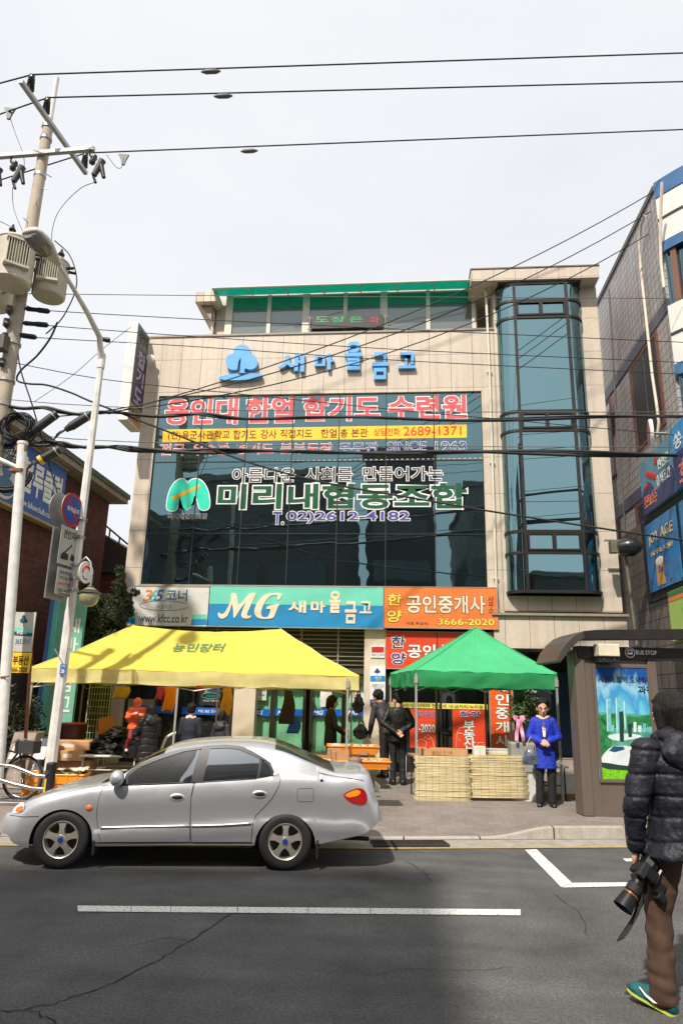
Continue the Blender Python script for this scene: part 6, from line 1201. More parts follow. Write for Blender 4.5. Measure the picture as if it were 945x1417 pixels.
cA = crate('orange plastic crate left of the street lamp post', 58, 1098, .1); cB = crate('orange plastic crate right of the street lamp post under the newspapers', 95, 1100, .15)
mNews = mat('newsprint', S(196, 186, 160), .8, var=.5, sc=14)
for k in range(3): b = B(); b.grid(lambda u_, v_: V(cB.x-.24+.46*u_+.02*k, cB.y-.18+.34*v_, .485+.03*k+.06*noise.noise(V(u_*3+k*5, v_*3, k))), 10, 8); tag(b.build('newspaper', mNews, recalc=False, smooth=40), ('lowest', 'middle', 'topmost')[k]+' crumpled newspaper on the orange crate', 'newspaper', 'newspapers on the orange crate')
for lab, x, y, Y_, sz, z in (('long flat cardboard box on the goods behind the lamp post', 100, 1040, 12.9, (.75, .5, .16), .72), ('cardboard box with a white label beside the black pile', 97, 1055, 12.7, (.5, .35, .17), .55), ('big brown cardboard box under the tent left end', 105, 1075, 12.9, (.6, .5, .4), .15)):
    c = at(x, y, Y_); tt = thing('cardboard_box', lab, 'box', V(c.x, Y_, z)); b = B(); b.box(V(c.x, Y_, z+sz[2]/2), sz, rz=.15); b.build('carton', mCard, tt, bevel=.006); b = B(); b.box(V(c.x, Y_-.003, z+sz[2]/2), (sz[0]*.3, sz[1]+.004, sz[2]*.4), rz=.15); b.build('label', mCardW, tt)
b = B(); c = at(146, 1003, 13.4); b.prism([c+V(-.12, 0, -.2), c+V(.16, 0, -.2), c+V(.12, .1, .17), c+V(-.2, .12, .12)], V(0, .01, 0)); tag(b.build('cardboard_flap', mat('cardboard dark', S(170, 110, 50), .8)), 'upright brown cardboard flap behind the black pile', 'cardboard')
t = thing('red_bin', 'dark maroon bin with a red rim behind the lamp post', 'bin', at(103, 1040, 13.3)); c = at(101, 1020, 13.3); b = B(); b.lathe([(.2, 0), (.25, .55), (.24, .55), (.19, .02)], V(c.x, 13.3, .6), Z, 18); b.build('body', mat('maroon plastic', (.05, .012, .014, 1), .4), t, smooth=40); b = B(); b.lathe([(.255, .54), (.275, .555), (.255, .57)], V(c.x, 13.3, .6), Z, 18); b.build('rim', mat('red plastic', S(150, 30, 36), .4), t, smooth=60)
b = B(); b.box(V(c.x, 13.3, .375), (.5, .5, .45)); tag(b.build('goods_chest', mat('dark chest', S(60, 50, 44), .7)), 'dark low chest under the maroon bin', 'chest')
# wire mesh rack
t = thing('mesh_rack', 'pale green wire mesh rack standing in front of the bank lobby', 'rack', at(138, 1040, 15.0)); a0, a1 = at(118, 1010, 15.0), at(154, 955, 15.0); b = B()
for k in range(9): x = a0.x+(a1.x-a0.x)*k/8; b.tube([V(x, 15, .3), V(x, 15, a1.z+.1)], .006, 4)
for k in range(12): z = .35+(a1.z-.3)*k/11; b.tube([V(a0.x, 15.01, z), V(a1.x, 15.01, z)], .006, 4)
b.build('mesh', mat('mesh green', S(160, 190, 140), .5), t); b = B(); b.tube([V(a0.x, 15, .15), V(a0.x, 15, a1.z+.12), V(a1.x, 15, a1.z+.12), V(a1.x, 15, .15)], .014, 6); b.build('frame', mat('mesh green', None), t)
# hung clothes and bags
def hung(lab, name, x0, y0, x1, y1, Y, m, amp=.03, taper=.8, cat='garment', thick=.05):
    A, C_ = at(x0, y0, Y), at(x1, y1, Y); w_ = C_.x-A.x; h_ = A.z-C_.z; b = B(); rings = []
    for i in range(9):
        tt = i/8; ww = w_/2*(taper+(1-taper)*min(1, tt*1.6)); z = A.z-h_*tt; cx__ = (A.x+C_.x)/2+.02*math.sin(tt*4); rings.append([V(cx__+ww*math.cos(a)*(1+.06*math.sin(5*tt+a*3)), Y+thick*math.sin(a)+amp*math.sin(a*4+tt*3)*tt*.6, z+.02*math.sin(a*3)*tt) for a in [k*math.pi/10 for k in range(20)]])
    b.loft(rings); return tag(b.build(name, m, smooth=80), lab, cat)
hung('bright orange cloth hanging from the tent edge', 'hanging_cloth', 228, 950, 241.5, 983, 13.4, mat('cloth orange', S(240, 140, 30), .8, var=.12), taper=1); hung('mustard vest with grey sides hanging from the tent edge', 'hanging_vest', 306, 952, 320, 989, 13.6, mat('cloth mustard', S(206, 146, 50), .8, var=.2, sc=7), taper=.7)
hung('dark brown coat hanging from the tent edge', 'hanging_coat', 389, 955, 407, 1001, 13.7, mat('cloth brown', (.035, .02, .014, 1), .9, var=.3), taper=.5); hung('blue cloth hanging below the brown coat', 'hanging_cloth', 399, 990, 415, 1014, 13.75, mat('cloth blue', S(24, 84, 150), .8), taper=.6)
hung('pink patterned packet hanging beside the orange cloth', 'hanging_packet', 216.5, 950, 226, 968, 13.5, mat('packet pink', S(200, 60, 120), .5, var=.4, sc=20), taper=1, cat='packet', thick=.02); hung('small pink packet hanging above the black poster', 'hanging_packet', 271, 949, 279, 957, 13.5, mat('packet pink', None), taper=1, cat='packet', thick=.02); hung('yellow cloth hanging at the dark left end of the tent', 'hanging_cloth', 158, 950, 178, 966, 13.4, mat('cloth dull yellow', S(180, 150, 30), .8), taper=1)
def bag(lab, x, y, r, h, Y, z=None):
    c = at(x, y, Y); t = thing('plastic_bag', lab, 'bag', c, 'black plastic bags'); b = B(); b.ell(c, (r, r*.7, h), None, 16, 12, .28, 4); b.v = [p+V(.012*noise.noise(p*14), .012*noise.noise(p*14+V(5, 5, 5)), 0)+(V((c.x-p.x)*.5*max(0, (p.z-c.z)/h), 0, 0)) for p in b.v]; b.build('sack', mat('black bag', (.012, .012, .013, 1), .25, var=.3), t, smooth=180)
    b = B(); b.tube([c+V(-r*.3, 0, h*.85), c+V(-r*.2, 0, h*1.25), c+V(0, 0, h*1.4), c+V(r*.2, 0, h*1.25), c+V(r*.3, 0, h*.85)], .01, 5); b.build('handle', mat('black bag', None), t, smooth=180)
bag('black plastic bag hanging from the right corner of the yellow tent', 496, 974, .11, .17, 13.2); bag('black plastic bag standing on the wrapped greens', 499, 1012, .15, .14, 13.6)
b = B(); b.tube([at(496, 955, 13.2), at(496, 962, 13.2)], .008, 5); b.tube([at(497, 985, 13.4), at(498, 1000, 13.5)], .012, 5); tag(b.build('cord', mWireG), 'thin cord holding the hanging black bag', 'cord')
# white chair arm
t = thing('plastic_chair', 'white plastic chair between the two people at the tent', 'chair', at(240, 1060, 12.75)); c = at(238, 1035, 12.75); b = B(); b.tube([c+V(-.22, 0, -.3), c+V(-.2, 0, -.05), c+V(-.12, 0, .18), c+V(0.02, 0, .26), c+V(.25, 0, .24)], .025, 8); b.tube([c+V(.25, .02, .24), c+V(.3, .02, -.3)], .025, 8); b.build('backrest', mat('chair white', S(230, 226, 206), .5), t, smooth=60)
b = B(); b.box(V(c.x+.05, 12.95, .56), (.46, .42, .04)); b.build('seat', mat('chair white', None), t, bevel=.01)
for dx_, dy_ in ((-.2, -.18), (.2, -.18), (-.2, .18), (.2, .18)): b = B(); b.tube([V(c.x+.05+dx_, 12.95+dy_, .15), V(c.x+.05+dx_*.9, 12.95+dy_*.9, .55)], .02, 6); b.build('leg', mat('chair white', None), t)
# ------------------------------------------------------------------ left edge: rail, bicycle, leaning boxes
GYr = 10.2; t = thing('guard_rail', 'stainless tube guard rail with a black and yellow post by the lamp', 'guard rail', at(66, 1090, GYr))
for pts in ([(-40, 1054), (0, 1058.5), (20, 1061), (50, 1073), (66, 1075)], [(-40, 1074), (0, 1079), (20, 1085), (45, 1091), (64, 1092)], [(-40, 1112), (0, 1112), (26, 1112), (60, 1110)]): b = B(); b.tube([at(x, y, GYr) for x, y in pts], .030, 10); b.build('rail', mSteel, t, smooth=60)
b = B(); c = at(70, 1075, GYr-.02); b.span((c.x-.06, GYr-.08, .1), (c.x+.05, GYr+.05, c.z+.2)); b.build('post', mBlack, t, bevel=.02); b = B(); b.span((c.x-.045, GYr-.084, c.z-.25), (c.x-.02, GYr-.079, c.z-.02)); b.build('reflector', mat('reflector yellow', S(236, 190, 40), .4), t); b = B(); b.lathe([(.03, 0), (.028, .012)], V(c.x-.02, GYr-.08, c.z+.06), V(0, -1, 0), 12); b.build('bolt', mSteel, t)
bkY = 10.75; bk = thing('bicycle', 'dark bicycle leaning behind the guard rail', 'bicycle', at(20, 1125, bkY)); wc = at(29, 1098, bkY); wr = .31; wc = V(wc.x, bkY, .15+wr)
for off in (0, -1.02):
    c = wc+V(off, -.05*(off != 0), 0); b = B(); b.tube([c+V(wr*math.cos(a), 0, wr*math.sin(a)) for a in [i*math.pi/18 for i in range(37)]], .02, 7, caps=False); wh = b.build('wheel', mRubber, bk, smooth=180)
    b = B(); b.tube([c+V((wr-.035)*math.cos(a), 0, (wr-.035)*math.sin(a)) for a in [i*math.pi/18 for i in range(37)]], .009, 6, caps=False)
    for k in range(14): a = k*math.pi/7; b.tube([c+V(0, .02*(-1)**k, 0), c+V((wr-.035)*math.cos(a), 0, (wr-.035)*math.sin(a))], .002, 4)
    b.build('rim', mSteel, wh, smooth=180)
b = B(); c = wc+V(-.45, 0, -.02); b.tube([wc, wc+V(-.12, 0, .45)], .016, 6); b.tube([wc+V(-.1, 0, .4), c+V(0, 0, -.05), c+V(-.16, 0, .45), wc+V(-.1, 0, .36)], .018, 6); b.tube([c, wc+V(-1.02, -.02, 0), c+V(-.14, 0, .4)], .014, 6); b.build('frame', mat('bike blue grey', (.05, .06, .07, 1), .35, .4), bk, smooth=60)
b = B(); b.tube([wc+V(-.12, -.25, .52), wc+V(-.1, -.08, .56), wc+V(-.12, 0, .5), wc+V(-.1, .08, .56), wc+V(-.12, .25, .52)], .013, 6); b.build('handlebar', mSteel, bk, smooth=60); b = B(); b.ell(c+V(-.18, 0, .5), (.13, .07, .04)); b.build('saddle', mBlack, bk, smooth=180)
b = B(); b.box(wc+V(.02, 0, .45), (.3, .24, .18)); b.build('basket', mat('basket wire', (.1, .1, .1, 1), .4, .6), bk)
for lab, (x0, y0), (x1, y1), Yb, m_ in (('grey brown carton leaning in plastic wrap beside the white post', (12, 1062), (42, 1014), 11.9, mat('wrapped carton', S(128, 112, 96), .3, var=.35, sc=5)), ('dark wrapped package leaning next to the street lamp post', (45, 1062), (63, 1022), 12.0, mat('wrapped dark', S(74, 74, 78), .2, var=.6, sc=9))):
    p0, p1 = at(x0, y0, Yb), at(x1, y1, Yb+.25); t = thing('leaning_carton', lab, 'carton', V(p0.x, Yb, .15)); wdt = .42 if x0 < 40 else .3
    b = B(); b.prism([V(p0.x-.05, Yb-.15, .16), V(p0.x-.05+wdt, Yb-.15, .16), V(p1.x+.1, Yb+.3, p1.z), V(p1.x+.1-wdt, Yb+.3, p1.z)], V(.04, .22, .02)); b.build('carton', m_, t, bevel=.01)
    b = B(); a = V(p0.x+.1, Yb-.02, .72); b.prism([a+V(-.1, -.035, -.1), a+V(.12, -.035, -.1), a+V(.15, .06, .1), a+V(-.07, .06, .1)], V(0, -.006, 0)); b.build('label', mat('printed label', S(210, 200, 196), .5, var=.3, sc=16), t)
# ------------------------------------------------------------------ bus shelter
SHm = mat('shelter grey brown', S(112, 100, 90), .45, .2, var=.06); SHd = mat('shelter dark', (.03, .027, .025, 1), .35, .2)
sA = V(2.66, 11.2, .15); su = V(1, .13, 0).normalized(); sn = V(-su.y, su.x, 0); sh_ = thing('bus_shelter', 'grey brown bus shelter with a curved roof and a poster panel', 'bus shelter', sA)
def sp_(px, py, o=0.0): return onplane(px, py, sA+sn*o, sn)
def spanel(name, x0, y0, x1, y1, m, d0=0.0, d1=.1, par=None, bev=.006):
    a, c = sp_(x0, (y0+y1)/2), sp_(x1, (y0+y1)/2); zt_, zb_ = sp_((x0+x1)/2, y0).z, sp_((x0+x1)/2, y1).z; A = V(a.x, a.y, zb_)+sn*d0; C_ = V(c.x, c.y, zb_)+sn*d0
    b = B(); b.prism([A, C_, V(C_.x, C_.y, zt_), V(A.x, A.y, zt_)], sn*(d1-d0)); return b.build(name, m, par or sh_, bevel=bev)
b = B(); p = [sA, V(sA.x, sA.y, 2.62)]; b.prism([sA, sA+su*.16, V(*(sA+su*.16).xy, 2.55), V(*sA.xy, 2.55)], sn*.35); b.build('post', SHm, sh_, bevel=.02)
PW = 1.02; pa = sA+su*.16+sn*.03; pb = pa+su*PW
def sbox(a0, a1, z0, z1, d0, d1, name, m, par=None, bev=.005):
    A = sA+su*a0+sn*d0; b = B(); b.prism([V(A.x, A.y, z0), V(*(A+su*(a1-a0)).xy, z0), V(*(A+su*(a1-a0)).xy, z1), V(A.x, A.y, z1)], sn*(d1-d0)); return b.build(name, m, par or sh_, bevel=bev)
def sco(px, py): P = sp_(px, py); return (P-sA).dot(su), P.z
pl, pzt = sco(823, 923); pr_, pzb = sco(908, 1080)
sbox(.16, pl-.02, .15, 2.45, .03, .16, 'panel_side', SHm); sbox(pl-.02, pr_+.02, .15, pzb-.03, .03, .16, 'panel_lower', SHm); sbox(pl-.02, pr_+.02, pzt+.03, 2.45, .03, .16, 'panel_upper', SHm); sbox(pr_+.02, pr_+.16, .15, 2.45, .0, .3, 'post', SHm, bev=.015)
sbox(.05, 6, 2.45, 2.64, -.02, .2, 'header_beam', SHd)
for a in (2.7, 4.4, 6): sbox(a, a+.1, .15, 2.5, .02, .12, 'post', SHm)
sbox(1.25, 6, .2, .5, .04, .08, 'rear_panel', SHm); g_ = sbox(1.25, 6, .5, 2.45, .055, .065, 'rear_glass', mWin)
for a, c_ in ((pl-.045, pl), (pr_, pr_+.045)): sbox(a, c_, pzb-.045, pzt+.045, .0, .03, 'poster_frame', SHm)
sbox(pl, pr_, pzt, pzt+.045, .0, .03, 'poster_frame', SHm); sbox(pl, pr_, pzb-.045, pzb, .0, .03, 'poster_frame', SHm)
rf = [(769, 915), (775, 900), (784, 888), (795, 878), (808, 873), (825, 871.5), (1090, 869)]; ri = [(1090, 878), (830, 880), (812, 882), (800, 887), (790, 897), (782, 908), (775, 917)]
b = B(); b.prism([sp_(x, y, -.2) for x, y in rf+ri], sn*1.0); b.build('roof', mat('shelter roof', S(84, 76, 70), .35, .3), sh_, bevel=.008)
b = B(); b.prism([sp_(x, y, -.22) for x, y in rf[4:]+[(1090, 885), (810, 884)]], sn*.018); b.build('roof_edge', SHd, sh_)
bx_ = thing('meter_box', 'cream box with a black base fixed on the bus shelter corner', 'box', sp_(833, 915, -.1)); x0, z1 = sco(819, 892); x1, z0 = sco(848.5, 909.5)
sbox(x0, x1, z0, z1, -.24, -.02, 'case', mat('box cream', S(222, 210, 184), .5), bx_, .012); sbox(x0+.01, x1, z0-.09, z0-.002, -.2, -.02, 'base', mBlack, bx_)
for a in (.25, .75): b = B(); b.lathe([(.022, 0), (.018, .012)], sA+su*(x0+(x1-x0)*a)-sn*.2+Z*(z0-.045-.15), -sn, 10); b.build('screw', mSteel, bx_)
hp_ = sA-sn*.02
T(sh_, 'BUS STOP', (879, 900, 908, 906), hp_, -sn, su, mTxWhite, bold=.01, lift=.002)
ic = sp_(871, 903, -.022); b = B(); b.tube([ic+su*.075*math.cos(a)+Z*.075*math.sin(a) for a in [i*math.pi/10 for i in range(21)]], .006, 5); b.prism([ic+su*a+Z*c_ for a, c_ in ((-.04, -.03), (.04, -.03), (.04, .02), (.03, .045), (-.03, .045), (-.04, .02))], -sn*.003); b.build('bus_icon', mTxWhite, sh_)
b = B(); b.prism([ic-sn*.004+su*a+Z*c_ for a, c_ in ((-.028, .0), (.028, .0), (.022, .03), (-.022, .03))], -sn*.002); b.build('icon_window', SHd, sh_)
# the poster (flat, printed)
po = thing('shelter_poster', 'city skyline poster with a white train in the bus shelter panel', 'poster', sp_(865, 1080, .01))
m, n, p = newmat('poster sky print'); tcn = nd(n, 'ShaderNodeTexCoord'); sxn = nd(n, 'ShaderNodeSeparateXYZ'); n.links.new(tcn.outputs['Generated'], sxn.inputs[0]); no = nd(n, 'ShaderNodeTexNoise', Scale=3.2, Detail=6); n.links.new(tcn.outputs['Generated'], no.inputs['Vector'])
ad = nd(n, 'ShaderNodeMath', operation='MULTIPLY_ADD'); n.links.new(no.outputs['Fac'], ad.inputs[0]); ad.inputs[1].default_value = .7; n.links.new(sxn.outputs['Z'], ad.inputs[2])
r_ = nd(n, 'ShaderNodeValToRGB'); e = r_.color_ramp.elements; e[0].position = .45; e[0].color = S(120, 190, 190); e[1].position = 1.3/1.4; e[1].color = S(34, 84, 156)
for ps, c_ in ((.62, S(110, 196, 214)), (.75, S(64, 150, 200)), (.84, S(150, 200, 220))): el = r_.color_ramp.elements.new(ps); el.color = c_
sc_ = nd(n, 'ShaderNodeMath', operation='MULTIPLY'); sc_.inputs[1].default_value = .72; n.links.new(ad.outputs[0], sc_.inputs[0]); n.links.new(sc_.outputs[0], r_.inputs[0]); n.links.new(r_.outputs[0], p.inputs['Base Color']); p.inputs['Roughness'].default_value = .15
sbox(pl+.002, pr_-.002, pzb+.002, pzt-.002, .010, .02, 'print', m, po, 0)
def pshape(pts, mm, lift, name, sm=False):
    P0 = sA+sn*(.010-lift); b = B(); b.prism([onplane(x, y, P0, sn) for x, y in (smooth_poly(pts, 3) if sm else pts)], -sn*.0008); b.build(name, mm, po)
pg = mat('print green', S(52, 130, 76), .2, var=.5, sc=9); pgl = mat('print pale', S(206, 226, 220), .2, var=.15, sc=8); pgd = mat('print dark', S(40, 66, 60), .2, var=.3)
pshape([(824, 985), (906, 990), (907, 1078), (829, 1078)], mat('print teal', S(90, 160, 140), .2, var=.5, sc=7), .001, 'ground_print')
pshape([(826, 990), (838, 1000), (846, 1020), (842, 1050), (829, 1055)], pg, .002, 'trees_print', True); pshape([(830, 992), (845, 988), (880, 992), (905, 988), (906, 1004), (870, 1008), (840, 1005)], pg, .002, 'trees_print', True)
ptw = mat('print tower', S(120, 190, 196), .2, var=.35, sc=10); ptl = mat('print tower light', S(186, 220, 222), .2, var=.2, sc=10)
for (a, c_, y0, y1) in ((838, 844, 968, 1012), (851, 857, 966, 1018), (862, 865, 970, 1010)):
    pshape([(a, y0), (c_, y0-2), (c_+1.5, y1), (a+1.5, y1)], ptw, .003, 'tower_print'); pshape([(a, y0), (a+1.6, y0-1), (a+3, y1), (a+1.6, y1)], ptl, .0034, 'tower_print')
for x_, w_, h_ in ((876, 4, 14), (882, 5, 9), (889, 4, 12), (895, 6, 7), (845, 4, 10), (902, 3, 10)): pshape([(x_, 1013), (x_, 1013-h_), (x_+w_, 1013-h_), (x_+w_, 1013)], ptw if x_ % 2 else pgl, .0033, 'tower_print')
pshape([(856, 985), (861.5, 984), (863, 1026), (857, 1026)], pgd, .004, 'tower_print'); pshape([(868, 1002), (873, 1001), (874, 1020), (869, 1020)], pgd, .004, 'tower_print'); pshape([(842, 1017), (868, 1015), (888, 1019), (862, 1025), (845, 1023)], pgl, .0036, 'dome_print', True)
pshape([(829.5, 1062), (907, 1060), (907, 1078), (830, 1078)], mat('print grass', S(120, 190, 40), .2, var=.4, sc=30), .003, 'grass_print')
pshape([(831, 1052), (836, 1042), (846, 1034), (862, 1032), (880, 1034), (906, 1036), (906, 1056), (870, 1060), (840, 1058)], mat('print train', S(216, 220, 222), .2), .005, 'train_print', True)
pshape([(832, 1055), (870, 1060), (906, 1058), (906, 1066), (840, 1064)], pgd, .0055, 'train_skirt_print', True); pshape([(842, 1039), (848, 1033), (862, 1033), (864, 1037), (850, 1041)], mat('print window', S(40, 80, 110), .2), .006, 'train_window_print')
T(po, '시민과 함께 도약하는', (827, 936, 901, 945), sA+sn*.009, -sn, su, mat('print ink', S(40, 40, 60), .3), lift=.001, bold=.004); T(po, '과천', (882, 949, 904, 960), sA+sn*.009, -sn, su, mat('print ink', None), lift=.001, bold=.02)
# ------------------------------------------------------------------ the silver saloon car
CP = gnd(85, 1203); CP.z = 0; _cr = gnd(395, 1205); eu = (V(_cr.x, _cr.y, 0)-V(CP.x, CP.y, 0)).normalized(); ev = V(-eu.y, eu.x, 0); CP = CP - ev*0.03
CW = 0.80                                        # half width
def cw_(u, v, z): return CP+eu*u+ev*v+Z*z        # v counts from the near side inwards
def cpt(px, py, v=0.0):
    P = onplane(px, py, CP+ev*v, ev); d = P-CP; return d.dot(eu), P.z
def lerpl(L_, x):
    if x <= L_[0][0]: return L_[0][1]
    for (a, b_), (c_, d) in zip(L_, L_[1:]):
        if x <= c_: t = (x-a)/(c_-a) if c_ > a else 0; return b_+(d-b_)*t
    return L_[-1][1]
def cr_line(L_, x):                              # monotone smooth through points
    n = len(L_); i = 0
    while i < n-2 and x > L_[i+1][0]: i += 1
    x = max(L_[0][0], min(L_[-1][0], x)); p0 = L_[max(i-1, 0)]; p1 = L_[i]; p2 = L_[i+1]; p3 = L_[min(i+2, n-1)]
    h = p2[0]-p1[0]; m1 = (p2[1]-p0[1])/(p2[0]-p0[0]) if p2[0] != p0[0] else 0; m2 = (p3[1]-p1[1])/(p3[0]-p1[0]) if p3[0] != p1[0] else 0; t = (x-p1[0])/h if h else 0
    return (2*t**3-3*t*t+1)*p1[1]+(t**3-2*t*t+t)*h*m1+(-2*t**3+3*t*t)*p2[1]+(t**3-t*t)*h*m2
HF, HRr = cpt(84.5, 1166, .03), cpt(394.5, 1172, .03)
def ctop(L_): return [cpt(x, y, v) for x, y, v in L_]
TOP = ctop([(6, 1141, .55), (10, 1129, .5), (20, 1120, .42), (34, 1111, .30), (60, 1099, .25), (98, 1089, .25), (132, 1084, .25), (158, 1078.5, .12), (180, 1063.5, .15), (200, 1050, .2), (222, 1039.5, .24), (245, 1032, .28), (285, 1027, .33), (330, 1025.5, .35), (365, 1027.5, .33), (392, 1034, .30), (420, 1046.5, .27), (448, 1060, .22), (464, 1066.5, .2), (485, 1068.2, .2), (509, 1068.5, .2), (512.5, 1074, .25), (518, 1100, .4), (522, 1118, .45), (525, 1131, .5)])
TOP = [TOP[0]]+[p for a, p in zip(TOP, TOP[1:]) if p[0] > a[0]+1e-3]
u0, u1 = TOP[0][0], TOP[-1][0]
BELT = [cpt(x, y, .03) for x, y in ((20, 1128), (60, 1108), (120, 1092), (168, 1086.5), (268, 1081), (330, 1077), (372, 1074.5), (410, 1074), (460, 1078), (505, 1082), (520, 1112))]
SILL = [cpt(x, y, .0) for x, y in ((5, 1158), (13, 1169), (40, 1176), (126, 1172), (240, 1170.5), (352, 1171), (441, 1169), (500, 1156), (515, 1149), (526, 1139))]
RA = 0.325
def zbot(u):
    z = lerpl(SILL, u)
    for (h, hz) in (HF, HRr):
        d = u-h
        if abs(d) < RA: z = max(z, hz+math.sqrt(RA*RA-d*d)*1.0)
    return z
def plan(u):
    a, c_ = 0.62, 0.34; v = 0.0
    if u < u0+a: t = (u0+a-u)/a; v = .46*(1-math.sqrt(max(0, 1-t*t)))
    if u > u1-c_: t = (u-u1+c_)/c_; v = .22*(1-math.sqrt(max(0, 1-t*t)))
    return v
def zbelt(u): return min(cr_line(BELT, u), cr_line(TOP, u)-.012)
def vside(u, z):
    zb = zbelt(u); v = plan(u)
    if z <= zb:
        t = (zb-z); v += .034*math.exp(-t/.06)+.026*sstep(.10, .40, t)-.014*sstep(.415, .45, t)*(1-sstep(.5, .62, t))+.010*max(0, (t-.45)/.2)**2 + .05*max(0, (.26-z)/.15)**1.5
        v += .006*(1/(1+math.exp(-(t-.14)/.02)))*-1
    else: dz = z-zb; v += .030+.33*dz+.26*dz*dz
    return v
def ring(u):
    zt, zb, z0 = cr_line(TOP, u), zbelt(u), zbot(u); pts = []; NSd = 26
    for i in range(NSd+1): z = z0+(zb-z0)*i/NSd; pts.append((vside(u, z), z))
    dz = max(0, zt-zb); zr = zb+dz*.80; vr = vside(u, zr+1e-4)
    if dz < .16: k = dz/.16; vr = (plan(u)+.10)*(1-k)+vr*k
    for i in range(1, 6): t = i/5; pts.append((pts[NSd][0]+(vr-pts[NSd][0])*t, zb+(zr-zb)*t))
    crown = .018
    for i in range(1, 11):                       # rounded rail, then to the middle
        t = i/10; v = vr+(CW-vr)*(t**1.35); z = zr+(zt+crown-zr)*(1-(1-t)**(3.2 if dz > .1 else 2.2)); pts.append((v, z))
    return pts
car = thing('parked_car', 'silver four door saloon car parked by the kerb, front to the left', 'car', cw_(1.2, CW, 0))
us = []; u = u0
while u < u1: us.append(u); u += .022 if (abs(u-HF[0]) < .36 or abs(u-HRr[0]) < .36 or u < u0+.3 or u > u1-.35) else .035
us.append(u1)
for h in (HF[0], HRr[0]): us += [h-RA+.0005, h+RA-.0005, h-RA-.0005, h+RA+.0005]
us = sorted(set(us))
WS = (cpt(140, 1083, .1)[0], cpt(232, 1032, .3)[0]); RW = (cpt(382, 1028, .3)[0], cpt(462, 1064.5, .2)[0])
m, n, p = newmat('silver car paint'); p.inputs['Base Color'].default_value = S(200, 199, 201); p.inputs['Metallic'].default_value = .68; p.inputs['Roughness'].default_value = .33; p.inputs['Coat Weight'].default_value = .6; p.inputs['Coat Roughness'].default_value = .04
tcn = nd(n, 'ShaderNodeTexCoord'); no = nd(n, 'ShaderNodeTexNoise', Scale=900.0, Detail=1); n.links.new(tcn.outputs['Object'], no.inputs['Vector']); no2 = nd(n, 'ShaderNodeTexNoise', Scale=5.0, Detail=6); n.links.new(tcn.outputs['Object'], no2.inputs['Vector'])
ra = nd(n, 'ShaderNodeMapRange'); ra.inputs[3].default_value = .28; ra.inputs[4].default_value = .46; n.links.new(no2.outputs['Fac'], ra.inputs[0]); n.links.new(ra.outputs[0], p.inputs['Roughness']); mPaint = m
mCarGlass = glassy('car glass', S(190, 198, 204), (0.006, 0.007, 0.008, 1), .5, .02, .01); mTrimB = mat('car black trim', (.016, .016, .017, 1), .4); mSeam = mat('panel gap', (.008, .008, .008, 1), .8)
body = B(); ws = B(); rw = B(); rings = [ring(u) for u in us]; NR = len(rings[0])
for i in range(len(us)-1):
    um = (us[i]+us[i+1])/2
    for k in range(NR-1):
        q4 = [(us[i], rings[i][k]), (us[i+1], rings[i+1][k]), (us[i+1], rings[i+1][k+1]), (us[i], rings[i][k+1])]
        tgt = body
        if k >= 32 and WS[0] < um < WS[1]: tgt = ws
        if k >= 32 and RW[0] < um < RW[1]: tgt = rw
        for mir in (0, 1): tgt.add([cw_(a, (2*CW-v if mir else v), z) for a, (v, z) in q4], [(0, 1, 2, 3) if not mir else (3, 2, 1, 0)])
for end in (0, -1):
    rg = rings[end]; uu = us[end]; pl_ = [cw_(uu, v, z) for v, z in rg]+[cw_(uu, 2*CW-v, z) for v, z in reversed(rg)]; body.add(pl_, [tuple(range(len(pl_)))])
def weld(b, d=.0006):
    bm = bmesh.new(); vs = [bm.verts.new(p) for p in b.v]
    for f in b.f:
        try: bm.faces.new([vs[i] for i in f])
        except ValueError: pass
    bmesh.ops.remove_doubles(bm, verts=bm.verts, dist=d); bm.verts.index_update(); r = B(); r.v = [v.co.copy() for v in bm.verts]; r.f = [tuple(v.index for v in f.verts) for f in bm.faces]; bm.free(); return r
weld(body).build('body', mPaint, car, smooth=38)
weld(ws).build('windshield', mCarGlass, car, smooth=60); weld(rw).build('rear_window', glassy('rear glass', S(150, 160, 165), (.004, .005, .006, 1), .45, .02, .01), car, smooth=60)
def surfpt(px, py):
    v = 0.05
    for _ in range(12): uu, z = cpt(px, py, v); v = vside(max(u0, min(u1, uu)), z)
    return uu, z
def onbody(poly, name, m, lift, par=None, step=.06, mirror=True, sm=True, sp=0, mapped=False):
    pts = poly if mapped else [surfpt(x, y) for x, y in poly]
    if sp: pts = smooth_poly(pts, sp)
    b = B(); b.patch(pts, lambda a, z: cw_(a, vside(a, z)-lift, z), step); r = b.build(name, m, par or car, smooth=60, recalc=False)
    b = B(); b.patch(pts, lambda a, z: cw_(a, 2*CW-vside(a, z)+lift, z), step); b.build(name, m, par or car, smooth=60, recalc=False)
    return r
FA = lambda L_: [(x/3.375, 1000+y/3.375) for x, y in L_]; FB = lambda L_: [(260+x/3.375, 1000+y/3.375) for x, y in L_]
